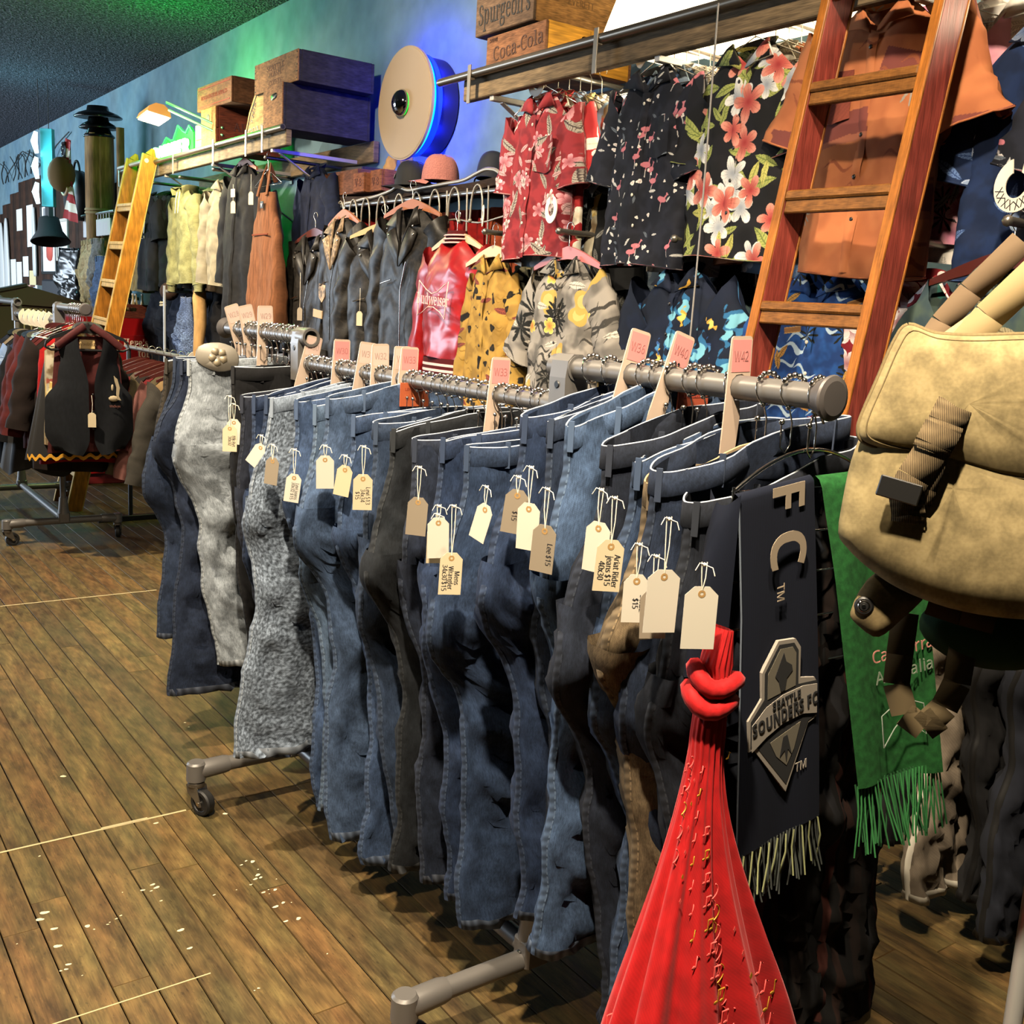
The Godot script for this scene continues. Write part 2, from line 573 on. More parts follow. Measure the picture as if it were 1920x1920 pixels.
	printed("hibiscus_red", 256, rgb("7a141c"), rgb("861a22"), [["flower", 9, .09, .13, rgb("cfc3bd"), rgb("9a5b60")], ["leaf", 8, .07, .11, rgb("c77b86"), rgb("7a141c")], ["dot", 8, .03, .05, rgb("c98792"), rgb("e0c4c4")]], 19)
	printed("hibiscus_navy", 256, rgb("101f3f"), rgb("132750"), [["flower", 7, .09, .14, rgb("7f95b9"), rgb("324c80")], ["leaf", 10, .07, .11, rgb("4f6ba0"), rgb("21396b")]], 20)
	printed("leaf_dark", 256, rgb("121417"), rgb("1b1d20"), [["leaf", 20, .07, .12, rgb("8b8a84"), rgb("3c3d3d")], ["palm", 5, .08, .12, rgb("55564f"), w]], 21)
	printed("leaf_cream", 256, rgb("b4ab96"), rgb("8e8674"), [["leaf", 18, .08, .13, rgb("d2c8b0"), rgb("6c6656")], ["palm", 6, .09, .13, rgb("6d6857"), w]], 22)
	printed("teal_scene", 256, rgb("2b3d45"), rgb("3c4c45"), [["leaf", 14, .08, .13, rgb("8f8463"), rgb("5b5136")], ["palm", 7, .09, .14, rgb("1d1c16"), w], ["wave", 14, .08, .14, rgb("2c6a60"), w], ["dot", 5, .04, .06, rgb("b39a63"), rgb("8a6d3a")]], 23)
	printed("pink_palm", 256, rgb("b06a83"), rgb("c98694"), [["palm", 7, .09, .14, rgb("2b2220"), w], ["flower", 6, .07, .1, rgb("dba9b1"), rgb("b45c74")], ["leaf", 8, .07, .1, rgb("a9a49c"), rgb("5b5650")]], 24)
	printed("moon_grey", 256, rgb("474f57"), rgb("6e7073"), [["dot", 3, .1, .13, rgb("c2b98f"), rgb("d4cca4")], ["leaf", 14, .07, .12, rgb("9d968a"), rgb("5a554d")], ["palm", 5, .08, .11, rgb("25241f"), w]], 25)
	printed("red_white", 256, rgb("a51f22"), rgb("b32a2a"), [["flower", 8, .09, .14, rgb("dad2bf"), rgb("b8a98c")], ["leaf", 8, .07, .11, rgb("d9d0a8"), rgb("8b8354")]], 26)
	printed("blue_leaf", 256, rgb("6f88a4"), rgb("8ba0b6"), [["leaf", 16, .07, .12, rgb("a9bac9"), rgb("5f7894")], ["flower", 6, .06, .1, rgb("c4cfd8"), rgb("8fa3b5")]], 27)
	printed("white_print", 256, rgb("bfbab2"), rgb("cfcac1"), [["leaf", 16, .07, .11, rgb("a3a09a"), rgb("d8d4cc")]], 28)
	printed("camo", 256, rgb("3f3f2c"), rgb("57523a"), [["dot", 16, .07, .12, rgb("2a291d"), rgb("302e20")], ["dot", 10, .05, .1, rgb("6d6547"), rgb("6d6547")]], 29)
	printed("sunset", 128, rgb("a9a087"), rgb("6f5a3e"), [["wave", 8, .2, .3, rgb("9c4a3a"), w], ["bar", 5, .2, .3, rgb("c2a049"), rgb("d8c382")]], 30)
	M.steel = flat(Color(0.37, 0.36, 0.35), 0.40, 0.35)
	M.chrome = flat(Color(0.78, 0.76, 0.73), 0.16, 1.0)
	M.wire = flat(Color(0.72, 0.7, 0.66), 0.25, 1.0)
	M.black = flat(Color(0.025, 0.025, 0.027), 0.5)
	M.rubber = flat(Color(0.03, 0.03, 0.032), 0.6)
	M.white = flat(Color(0.68, 0.66, 0.61), 0.6)
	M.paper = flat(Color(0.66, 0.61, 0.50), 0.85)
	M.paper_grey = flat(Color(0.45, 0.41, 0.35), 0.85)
	M.ink = flat(Color(0.06, 0.06, 0.09), 0.8)
	M.string = flat(Color(0.82, 0.79, 0.72), 0.9)
	M.eyelet = flat(Color(0.55, 0.43, 0.25), 0.7)
	M.patch = flat(Color(0.47, 0.31, 0.16), 0.8)
	M.edge = flat(Color(0.58, 0.61, 0.65), 0.9)
	M.lining = flat(Color(0.022, 0.024, 0.03), 0.95)
	M.brass = flat(Color(0.68, 0.5, 0.22), 0.35, 1.0)
	M.board = tri_mat(Color(0.46, 0.41, 0.33), "wood", Vector3(1.2, 4.0, 1.2), 0.75, 0.1)
	M.pale_board = tri_mat(Color(0.52, 0.48, 0.40), "wood", Vector3(1.2, 4.0, 1.2), 0.75, 0.1)

# ---------------------------------------------------------------- the room
func build_room():
	var s := mb()
	bx(s, Vector3(-0.7, -0.13, -9.0), Vector3(7.9, 0.2, 27.0), Transform3D.IDENTITY, 0.0)
	structure("floor", s, flat(Color(0.05, 0.04, 0.03), 0.9))
	s = mb()
	bx(s, Vector3(-0.7, CEIL + 0.1, -9.0), Vector3(7.9, 0.2, 27.0), Transform3D.IDENTITY, 0.0)
	structure("ceiling", s, tri_mat(Color(0.46, 0.47, 0.52), "popcorn", Vector3(1.1, 1.1, 1.1), 0.95, 2.6, "", true))
	s = mb()
	bx(s, Vector3(WALL + 0.1, CEIL / 2, -9.0), Vector3(0.2, CEIL, 27.0), Transform3D.IDENTITY, 0.0)
	var wm := tri_mat(Color(0.92, 0.95, 1.0), "wall", Vector3(0.45, 0.45, 0.45), 0.8, 0.0, "", true)
	structure("wall_right", s, wm)
	s = mb()
	bx(s, Vector3(-0.7, CEIL / 2, -22.4), Vector3(7.9, CEIL, 0.2), Transform3D.IDENTITY, 0.0)
	structure("wall_back", s, wm)
	s = mb()
	bx(s, Vector3(-0.7, CEIL / 2, 4.4), Vector3(7.9, CEIL, 0.2), Transform3D.IDENTITY, 0.0)
	structure("wall_front", s, flat(Color(0.3, 0.3, 0.32), 0.9))
	# the wall across the shop has one wide shop window, far down the room
	s = mb()
	bx(s, Vector3(-4.5, CEIL / 2, -3.2), Vector3(0.2, CEIL, 15.4), Transform3D.IDENTITY, 0.0)
	bx(s, Vector3(-4.5, CEIL / 2, -20.2), Vector3(0.2, CEIL, 4.6), Transform3D.IDENTITY, 0.0)
	bx(s, Vector3(-4.5, 0.35, -14.4), Vector3(0.2, 0.7, 7.0), Transform3D.IDENTITY, 0.0)
	bx(s, Vector3(-4.5, 3.35, -14.4), Vector3(0.2, 0.56, 7.0), Transform3D.IDENTITY, 0.0)
	structure("wall_left", s, flat(Color(0.34, 0.36, 0.38), 0.9))
	s = mb()
	for z in [-10.95, -13.3, -15.6, -17.85]: bx(s, Vector3(-4.5, 1.9, z), Vector3(0.1, 2.4, 0.08))
	for y in [0.73, 3.05]: bx(s, Vector3(-4.5, y, -14.4), Vector3(0.1, 0.07, 6.9))
	var w := structure("window_1", s, flat(Color(0.1, 0.1, 0.1), 0.5))
	var gm := StandardMaterial3D.new()
	gm.albedo_color = Color(0.9, 0.95, 0.95, 0.1)
	gm.transparency = BaseMaterial3D.TRANSPARENCY_ALPHA
	gm.roughness = 0.0
	for k in 3:
		s = mb()
		bx(s, Vector3(-4.5, 1.89, [-12.12, -14.45, -16.72][k]), Vector3(0.01, 2.24, 2.2), Transform3D.IDENTITY, 0.0)
		obj("pane", s, gm, w)
	var l := AreaLight3D.new()
	l.name = "daylight"
	l.area_size = Vector2(6.6, 2.2)
	l.light_energy = 150.0
	l.light_color = Color(0.86, 0.93, 1.0)
	l.shadow_enabled = true
	l.position = Vector3(-4.36, 1.9, -14.4)
	l.rotation.y = -PI / 2
	add_child(l)
	# baseboard along the wall
	s = mb()
	bx(s, Vector3(WALL - 0.012, 0.07, -9.0), Vector3(0.024, 0.14, 26.0))
	structure("baseboard_right", s, flat(Color(0.06, 0.05, 0.05), 0.7))
	# the old mural: a few faded painted shapes on the blue wall
	s = mb()
	for a in [[-5.42, 2.50, .09, .16], [-5.60, 2.44, .09, .06], [-4.3, 2.50, .07, .03]]:
		var poly := PackedVector2Array()
		for q in 14:
			var an := TAU * q / 14.0
			var rr := 0.85 + 0.15 * sin(q * 1.9 + a[0] * 9.0)
			poly.append(Vector2(a[0] + cos(an) * a[2] * rr, a[1] + sin(an) * a[3] * rr))
		prism(s, poly, -0.002, 0.0, Transform3D(Basis(Vector3(0, 0, 1), Vector3.UP, Vector3(-1, 0, 0)), Vector3(WALL - 0.002, 0, 0)))
	var mu := obj("faded_mural", s, tri_mat(Color(0.70, 0.55, 0.30), "canvas", Vector3(1, 1, 1), 0.9), get_node("wall_right"))
	tag(mu, "", "", "", "stuff")

func plank_mesh(s: SurfaceTool, x0: float, x1: float, z0: float, z1: float, y: float, b := 0.0012):
	var u := rng.randf()
	var v := rng.randf()
	var f := func(x: float, z: float) -> Vector2: return Vector2(x / 0.36 + u, z / 1.3 + v)
	s.set_smooth_group(-1)
	var T := [Vector3(x0 + b, y, z1 - b), Vector3(x1 - b, y, z1 - b), Vector3(x1 - b, y, z0 + b), Vector3(x0 + b, y, z0 + b)]
	var B := [Vector3(x0, y - 0.004, z1), Vector3(x1, y - 0.004, z1), Vector3(x1, y - 0.004, z0), Vector3(x0, y - 0.004, z0)]
	quv(s, T, [f.call(x0, z1), f.call(x1, z1), f.call(x1, z0), f.call(x0, z0)])
	for k in 4:
		var q := (k + 1) % 4
		quv(s, [B[k], B[q], T[q], T[k]], [Vector2(u, v), Vector2(u + .01, v), Vector2(u + .01, v + .01), Vector2(u, v + .01)])
	s.set_smooth_group(0)

func build_floor():
	var fl: Node = get_node("floor")
	var mats := []
	for c in [Color(0.53, 0.49, 0.41), Color(0.49, 0.46, 0.39), Color(0.56, 0.51, 0.42), Color(0.51, 0.47, 0.38), Color(0.45, 0.42, 0.37), Color(0.54, 0.47, 0.39)]:
		var m := StandardMaterial3D.new()
		m.albedo_color = Color(c.r * 0.87, c.g * 0.85, c.b * 0.84)
		m.albedo_texture = TX["floor"]
		m.roughness = 0.55
		m.metallic_specular = 0.35
		mats.append(m)
	var rest := []
	for m in mats: rest.append(mb())
	for k in range(-56, 25):
		var x0 := 0.857 + 0.0903 * k
		var x1 := x0 + 0.0876
		if x1 > WALL: continue
		var cuts := [2.1]
		var z := 2.1
		while z > -22.0:
			var a := rng.randf_range(0.9, 2.3)
			for sm in [-0.48, -3.095, -5.715, -8.33]:
				if x0 < 1.75 and z > sm + 0.01 and z - a < sm + 0.25: a = z - sm
			z -= a
			cuts.append(z)
		for j in cuts.size() - 1:
			var y := rng.randf_range(-0.0010, 0.0006)
			var mi := rng.randi() % mats.size()
			var za: float = cuts[j + 1] + 0.0012
			var zb: float = cuts[j]
			var near: bool = x0 > -0.35 and x0 < 2.75 and zb > -6.4 and za < -0.9
			if near:
				var s := mb()
				plank_mesh(s, x0, x1, za, zb, y)
				obj("plank", s, mats[mi], fl)
			else:
				plank_mesh(rest[mi], x0, x1, za, zb, y)
	for i in mats.size():
		tag(obj("planks", rest[i], mats[i], fl), "", "", "", "stuff")
	# the pale filler in two board joints, and old paint drips
	var s2 := mb()
	for a in [[-0.3, 1.02, -3.095, 0.004], [0.76, 0.9, -3.098, 0.008], [0.3, 1.72, -5.715, 0.0045], [0.42, 0.80, -2.245, 0.002]]:
		bx(s2, Vector3((a[0] + a[1]) / 2, 0.0006, a[2]), Vector3(a[1] - a[0], 0.0016, a[3] * 2.0), Transform3D.IDENTITY, 0.0004)
	tag(obj("joint_filler", s2, flat(Color(0.62, 0.57, 0.43), 0.8), fl), "", "", "", "stuff")
	s2 = mb()
	for a in SPLATS:
		var n := 12
		var ph: float = a[0] * 50.0
		for j in n:
			var p := []
			for q in [j, (j + 1) % n]:
				var an: float = TAU * q / n
				var r: float = a[2] * (1.0 + 0.22 * sin(an * 2.0 + ph) + 0.1 * sin(an * 3.0 + ph * 2.0))
				p.append(Vector3(a[0] + cos(an) * r * 1.15, 0.0004, a[1] + sin(an) * r * 0.85))
			tri(s2, Vector3(a[0], 0.0016, a[1]), p[1], p[0])
	tag(obj("paint_drips", s2, flat(Color(0.74, 0.70, 0.58), 0.6), fl), "", "", "", "stuff")


const SPLATS := [
	[1.084, -2.691, 0.0068], [1.069, -2.704, 0.0036], [1.049, -2.689, 0.0036], [1.069, -2.614, 0.0066], [1.055, -2.597, 0.0054], [1.071, -2.597, 0.0047], [1.033, -2.575, 0.0035], [1.081, -2.642, 0.0024], 
	[1.081, -2.517, 0.0053], [1.048, -2.520, 0.0046], [1.065, -2.526, 0.0023], [1.059, -2.505, 0.0019], [1.074, -2.445, 0.0052], [1.049, -2.437, 0.0067], [1.079, -2.354, 0.0066], [1.045, -2.359, 0.0051], 
	[0.799, -2.710, 0.0055], [0.804, -2.690, 0.0066], [0.767, -2.695, 0.0050], [0.786, -2.680, 0.0031], [0.794, -2.618, 0.0034], [0.927, -2.575, 0.0034], [0.796, -2.458, 0.0073], [0.790, -2.370, 0.0057], 
	[0.517, -2.713, 0.0107], [0.501, -2.686, 0.0091], [0.522, -2.625, 0.0082], [0.513, -2.543, 0.0095], [0.518, -2.453, 0.0064], [0.509, -2.436, 0.0046], [0.497, -2.436, 0.0032], [0.597, -2.595, 0.0067], 
	[0.608, -2.572, 0.0026], [0.643, -2.577, 0.0030], [0.669, -2.592, 0.0030], [0.683, -2.601, 0.0030], [0.650, -2.584, 0.0019], [0.536, -2.392, 0.0021], [0.567, -3.021, 0.0033], [0.744, -3.529, 0.0085], 
	[1.119, -3.013, 0.0069], [1.248, -3.797, 0.0041], [1.247, -3.748, 0.0036], [0.877, -2.132, 0.0030], [0.866, -2.129, 0.0020], [1.094, -2.435, 0.0019], [1.077, -2.173, 0.0021], [0.988, -2.569, 0.0019], 
	[1.106, -2.567, 0.0019], [0.430, -2.603, 0.0019], [0.913, -3.056, 0.0060], [0.717, -2.711, 0.0016]]

# ---------------------------------------------------------------- the jeans rack
func make_rack(label: String, at: Vector3) -> Node3D:
	# origin on the floor under the middle; rails run along z
	var t := thing("rolling_rack", label, "rack", at, 0.0, "")
	for zs in [0.67, -0.67]:
		var s := mb()
		tube(s, PackedVector3Array([Vector3(-0.27, 0.145, zs), Vector3(0.27, 0.145, zs)]), 0.0235, 16)
		for xs in [-1.0, 1.0]:
			tube(s, PackedVector3Array([Vector3(0.235 * xs, 0.145, zs), Vector3(0.25 * xs, 0.145, zs), Vector3(0.32 * xs, 0.142, zs), Vector3(0.35 * xs, 0.138, zs), Vector3(0.366 * xs, 0.134, zs)]), PackedFloat32Array([0.026, 0.029, 0.030, 0.026, 0.012]), 16)
			lathe(s, PackedVector2Array([Vector2(0, 0.172), Vector2(0.024, 0.172), Vector2(0.03, 0.166), Vector2(0.031, 0.112), Vector2(0.027, 0.108), Vector2(0, 0.108)]), 18, Transform3D(Basis.IDENTITY, Vector3(0.34 * xs, 0, zs)))
		obj("base_leg", s, M.steel, t)
		for xs in [-1.0, 1.0]:
			var c := mb()
			var turn := Transform3D(Basis(Vector3.UP, 0.5 * xs + zs), Vector3(0.34 * xs, 0, zs))
			lathe(c, PackedVector2Array([Vector2(0.0, 0.11), Vector2(0.02, 0.11), Vector2(0.027, 0.104), Vector2(0.027, 0.094), Vector2(0.0, 0.094)]), 16, turn)
			for fz in [-1.0, 1.0]:
				var poly := PackedVector2Array([Vector2(-0.024, 0.096), Vector2(0.024, 0.096), Vector2(0.032, 0.07), Vector2(0.044, 0.036), Vector2(0.03, 0.030), Vector2(0.012, 0.052), Vector2(-0.018, 0.07)])
				prism(c, poly, 0.0195 * fz - 0.0012, 0.0195 * fz + 0.0012, turn)
			var fork := obj("caster", c, flat(Color(0.42, 0.40, 0.37), 0.3, 0.8), t)
			c = mb()
			var wt := turn * Transform3D(Basis(Vector3.RIGHT, PI / 2), Vector3(0.03, 0.0425, 0))
			lathe(c, PackedVector2Array([Vector2(0, 0.011), Vector2(0.026, 0.011), Vector2(0.028, 0.0155), Vector2(0.038, 0.0155), Vector2(0.0425, 0.010), Vector2(0.0425, -0.010), Vector2(0.038, -0.0155), Vector2(0.028, -0.0155), Vector2(0.026, -0.011), Vector2(0, -0.011)]), 24, wt)
			obj("wheel", c, M.rubber, fork)
			c = mb()
			lathe(c, PackedVector2Array([Vector2(0, 0.023), Vector2(0.006, 0.023), Vector2(0.006, -0.023), Vector2(0, -0.023)]), 10, wt)
			obj("axle", c, M.chrome, fork)
		s = mb()
		tube(s, PackedVector3Array([Vector3(0, 0.15, zs), Vector3(0, 1.40, zs)]), 0.0185, 16)
		obj("post", s, M.steel, t)
		s = mb()
		bx(s, Vector3(0, 0.165, zs), Vector3(0.07, 0.075, 0.06), Transform3D.IDENTITY, 0.008)
		tube(s, PackedVector3Array([Vector3(0, 0.19, zs), Vector3(0, 0.23, zs), Vector3(0, 0.30, zs)]), PackedFloat32Array([0.036, 0.031, 0.025]), 16)
		var soc := obj("socket", s, M.steel, t)
		s = mb()
		lathe(s, PackedVector2Array([Vector2(0, 0.003), Vector2(0.006, 0.003), Vector2(0.008, 0.0), Vector2(0.008, -0.004)]), 10, Transform3D(Basis(Vector3(0, 0, 1), PI / 2), Vector3(-0.036, 0.165, zs)))
		obj("bolt", s, M.black, soc)
		# the bracket that carries the low rail and the raised end arm
		s = mb()
		var g := signf(zs)
		prism(s, PackedVector2Array([Vector2(-0.029, 1.385), Vector2(0.029, 1.385), Vector2(0.031, 1.50), Vector2(0.026, 1.535), Vector2(0.012, 1.549), Vector2(-0.012, 1.549), Vector2(-0.026, 1.535), Vector2(-0.031, 1.50)]), zs - 0.027, zs + 0.027)
		tube(s, PackedVector3Array([Vector3(0, 1.44, zs - g * 0.02), Vector3(0, 1.44, zs - g * 0.075)]), 0.0235, 16)
		if g > 0: tube(s, PackedVector3Array([Vector3(0, 1.52, zs - 0.045), Vector3(0, 1.52, zs + 0.03)]), 0.0275, 18)
		var br := obj("bracket", s, M.steel, t)
		if g < 0:
			s = mb()
			lathe(s, PackedVector2Array([Vector2(0.021, -0.02), Vector2(0.021, 0.058), Vector2(0.029, 0.058), Vector2(0.030, 0.05), Vector2(0.030, 0.0)]), 20, Transform3D(Basis(Vector3.RIGHT, PI / 2), Vector3(0, 1.52, zs)))
			obj("open_socket", s, M.steel, br)
			s = mb()
			lathe(s, PackedVector2Array([Vector2(0, 0.0), Vector2(0.021, 0.0)]), 18, Transform3D(Basis(Vector3.RIGHT, PI / 2), Vector3(0, 1.52, zs + 0.02)))
			obj("socket_bottom", s, M.black, br)
		for xs in [-1.0, 1.0]:
			s = mb()
			lathe(s, PackedVector2Array([Vector2(0, 0.002), Vector2(0.007, 0.002), Vector2(0.0085, 0.0), Vector2(0.0085, -0.004)]), 10, Transform3D(Basis(Vector3(0, 0, 1), PI / 2), Vector3(0.031 * xs, 1.485, zs)))
			obj("bolt", s, M.black, br)
		s = mb()
		tube(s, PackedVector3Array([Vector3(0, 1.52, zs), Vector3(0, 1.52, zs + g * 0.66)]), 0.0215, 20)
		var arm := obj("end_arm", s, M.steel, t)
		s = mb()
		lathe(s, PackedVector2Array([Vector2(0.023, -0.03), Vector2(0.027, -0.022), Vector2(0.036, -0.004), Vector2(0.0375, 0.0), Vector2(0.036, 0.004), Vector2(0.028, 0.007), Vector2(0, 0.008)]), 28, Transform3D(Basis(Vector3.RIGHT, g * PI / 2), Vector3(0, 1.52, zs + g * 0.672)))
		obj("end_cap", s, flat(Color(0.30, 0.285, 0.28), 0.5, 0.3), arm)
	var s2 := mb()
	tube(s2, PackedVector3Array([Vector3(0, 1.44, -0.66), Vector3(0, 1.44, 0.66)]), 0.019, 18)
	obj("rail", s2, M.steel, t)
	s2 = mb()
	tube(s2, PackedVector3Array([Vector3(0, 0.16, -0.66), Vector3(0, 0.16, 0.66)]), 0.0225, 16)
	obj("crossbar", s2, M.steel, t)
	return t

func make_ring(at: Vector3, r: float, label: String) -> Node3D:
	var t := thing("roller_ring", label, "ring", at, 0.0, "")
	var s := mb()
	var pts := PackedVector3Array()
	for k in 19:
		var a := lerpf(-1.9, 4.5, k / 18.0)
		pts.append(Vector3(cos(a) * r, sin(a) * r, 0.002 * sin(a * 2.0)))
	pts.append(Vector3(0.002, -r - 0.022, 0.002))
	pts.append(Vector3(0.002, -r - 0.055, 0.002))
	pts.append(Vector3(-0.008, -r - 0.068, 0.003))
	pts.append(Vector3(-0.019, -r - 0.058, 0.004))
	pts.append(Vector3(-0.020, -r - 0.022, 0.004))
	tube(s, pts, 0.0014, 5)
	obj("wire", s, M.chrome, t)
	s = mb()
	for k in 5:
		var a := lerpf(0.75, PI - 0.75, k / 4.0)
		ball(s, Vector3(cos(a) * (r + 0.001), sin(a) * (r + 0.001), 0.0), 0.0052, 8)
	ball(s, Vector3(-0.020, -r - 0.020, 0.004), 0.005, 8)
	ball(s, pts[0], 0.0045, 8)
	tag(obj("rollers", s, M.chrome, t), "", "", "", "stuff")
	return t

func curve(keys: Array, t: float) -> float:
	for k in keys.size() - 1:
		if t <= keys[k + 1][0]:
			var f: float = clampf((t - keys[k][0]) / (keys[k + 1][0] - keys[k][0]), 0, 1)
			f = f * f * (3.0 - 2.0 * f)
			return lerpf(keys[k][1], keys[k + 1][1], f)
	return keys[keys.size() - 1][1]

func jeans(called: String, label: String, at: Vector3, o: Dictionary) -> Node3D:
	# trousers hung by the waist: x across the body, y down from the waist, z front to back
	var t := thing(called, label, o.get("cat", "jeans"), at, o.get("yaw", 0.0), o.get("group", "jeans on the aisle rack"))
	var w: float = o.get("w", 0.2)
	var L: float = o.get("L", 1.02)
	var hip: float = w + o.get("hip", 0.025)
	var thigh: float = o.get("thigh", hip * 0.54)
	var knee: float = o.get("knee", 0.105)
	var hem: float = o.get("hem", 0.11)
	var open: float = o.get("open", 0.018)
	var thick: float = o.get("thick", 0.048)
	var bow: float = o.get("bow", 0.0)
	var lean: float = o.get("lean", 0.0)
	var kick: float = o.get("kick", 0.0)
	var zb: float = o.get("zbow", 0.0)
	var lift: float = o.get("lift", 0.0)    # the leg on the aisle side hangs this much higher
	var sd: float = o.get("seed", at.z * 31.0)
	var fade: float = o.get("fade", 0.3)
	var m: Material = o.mat
	var crotch := 0.29
	var tilt: float = o.get("tilt", 0.1)
	var rise := func(x: float, y: float) -> float:   # the waist is pulled up towards the hook in its middle
		var q := x + w
		var up := tilt * (minf(q, w * 1.15) + 0.25 * maxf(0.0, q - w * 1.15))
		return up * clampf(1.0 - y / 0.5, 0, 1)
	var N := 30
	var bul: float = o.get("bulge", 0.045)
	var yb: float = o.get("yb", 0.34)
	var swell := func(x: float, y: float) -> float:   # the thigh sags out towards the aisle, then tucks under
		var side := clampf(-x / w, 0.0, 1.0)
		var p := smoothstep(0.06, yb, y) if y < yb else 1.0 - smoothstep(yb, yb + 0.17, y)
		return -bul * p * side
	var dent := func(x: float, y: float) -> float:
		var side := clampf(-x / w, 0.0, 1.0)
		return -0.022 * exp(-pow((y - yb - 0.10 + 0.25 * (x + w)) * 11.0, 2.0)) * side + 0.016 * exp(-pow((y - yb + 0.02 - 0.2 * (x + w)) * 12.0, 2.0)) * side
	var shift := func(y: float) -> Vector2:
		var q := y / L
		return Vector2(lean * y + bow * sin(PI * clampf(q * 1.25, 0, 1)) + kick * sin(TAU * clampf(q - 0.15, 0, 1)) * q, zb * sin(PI * q) + 0.018 * n3(sd, y * 2.2, 3.0) * minf(1.0, q * 3.0))
	var wrk := func(x: float, y: float, z: float) -> float:
		var q := clampf(y / 0.12, 0.0, 1.0)
		var r1 := 1.0 - absf(n3(x * 5.0 + sd, y * 6.5 - x * 4.0, z * 6.0 + sd))
		var r2 := 1.0 - absf(n3(x * 4.0 - sd, y * 4.0 + x * 7.0, z * 5.0))
		return q * (0.010 * pow(r1, 7.0) - 0.012 * pow(r2, 9.0) + 0.0085 * n3(x * 13.0 + sd, y * 6.0 + x * 5.0, z * 18.0) + 0.004 * n3(x * 30.0, y * 24.0 + sd, z * 30.0) + 0.006 * sin(y * 30.0 + x * 26.0 + sd) * exp(-pow((y - 0.36) * 6.0, 2.0)) + 0.006 * sin(y * 44.0 - x * 22.0 + sd * 2.0) * exp(-pow((y - 0.62) * 7.0, 2.0)))
	var tone := func(x: float, y: float, ph: float) -> Color:
		var f := exp(-pow((y - 0.42) * 3.4, 2.0)) * (0.5 + 0.5 * cos(ph * 2.0)) + 0.5 * n3(x * 6.0 + sd, y * 4.0, 9.0)
		f += 0.8 * exp(-pow((y - 0.66) * 7.0, 2.0)) * n3(x * 10.0, y * 16.0, sd)
		if y > L - 0.03: f += 0.5
		var k := clampf(1.0 + fade * f * 2.2, 0.5, 1.9)
		return Color(k, k, k)
	# trunk
	var P := PackedVector3Array()
	var U := PackedVector2Array()
	var C := PackedColorArray()
	var rows := 16
	for j in rows + 1:
		var y := crotch * 1.07 * j / rows
		var hw := curve([[0.0, w], [0.05, w + 0.004], [0.24, hip], [0.31, hip * 0.99]], y)
		var th := curve([[0.0, open], [0.06, open * 0.7 + 0.014], [0.22, thick], [0.31, thick]], y)
		var d: Vector2 = shift.call(y)
		for i in N + 1:
			var ph := TAU * (i % N) / N
			var x := pw(cos(ph), 0.8) * hw
			var z := pw(sin(ph), 0.8) * th * (1.0 + 0.12 * sin(ph * 3.0 + sd))
			var k: float = wrk.call(x, y, z)
			P.append(Vector3(x + cos(ph) * k * 0.35 + d.x + swell.call(x, y), -y + rise.call(x, y), z + sin(ph) * k * 1.9 + d.y + dent.call(x, y)))
			U.append(Vector2(i * 2.2 / N, y * 3.0))
			C.append(tone.call(x, y, ph))
	var s := mb()
	sheet(s, N, rows, P, U, C)
	# legs
	var seam := [PackedVector3Array(), PackedVector3Array()]
	for j in rows + 1: seam[0].append(P[j * (N + 1) + N / 2])
	for side in 2:
		var g := -1.0 if side == 0 else 1.0
		var LL := L - (lift if side == 0 else 0.0)
		P = PackedVector3Array(); U = PackedVector2Array(); C = PackedColorArray()
		rows = 36
		for j in rows + 1:
			var y := lerpf(crotch * 0.93, LL, float(j) / rows)
			var q := (y - crotch) / (L - crotch)
			var hw := curve([[-0.1, hip * 0.5], [0.06, thigh], [0.45, knee], [1.0, hem]], q)
			var cx := curve([[-0.1, hip * 0.5], [0.1, hip * 0.49], [1.0, hip * o.get("close", 0.42)]], q)
			var th := curve([[-0.1, thick], [0.3, thick * 1.08], [0.6, thick * 0.85], [1.0, thick * 0.78]], q)
			var e := lerpf(0.55, 0.85, clampf(q * 4.0, 0, 1))
			var d: Vector2 = shift.call(y)
			var own := 0.02 * n3(sd + side * 7.0, y * 2.6, 1.0) * clampf(q * 2.5, 0, 1)
			for i in N + 1:
				var ph := TAU * (i % N) / N
				var x := g * cx + pw(cos(ph), e) * hw
				var z := pw(sin(ph), e) * th
				var k: float = wrk.call(x, y, z + side)
				if j == rows: k += 0.0015
				P.append(Vector3(x + cos(ph) * k * 0.35 + d.x + own + swell.call(x, y), -y + rise.call(x, y), z + sin(ph) * k * 1.9 + d.y + own * 0.6 + dent.call(x, y)))
				U.append(Vector2(i * 1.4 / N + side * 0.37, y * 3.0))
				C.append(tone.call(x, y, ph))
		sheet(s, N, rows, P, U, C)
		var col := N / 2 if side == 0 else 0
		for j in rows + 1:
			if side == 0 and j > 1: seam[0].append(P[j * (N + 1) + col])
			elif side == 1: seam[1].append(P[j * (N + 1) + N / 2])
		# turned hem
		var hs := mb()
		var HP := PackedVector3Array(); var HU := PackedVector2Array()
		for j in 3:
			for i in N + 1:
				var a := P[(rows - (1 if j == 0 else 0)) * (N + 1) + i]
				var cc := Vector3(g * hip * o.get("close", 0.42), a.y, 0) + Vector3(shift.call(LL).x, 0, shift.call(LL).y)
				var out := Vector3(a.x - cc.x, 0, a.z - cc.z).normalized()
				HP.append(a + out * (0.0022 if j < 2 else -0.002) + Vector3(0, -0.001, 0))
				HU.append(Vector2(0.28 + j * 0.2, i * 0.4))
		sheet(hs, N, 2, HP, HU)
		obj("hem", hs, o.get("hem_mat", o.seam), t)
	obj("trousers", s, m, t)
	# outer side seam, a raised puckered strip
	s = mb()
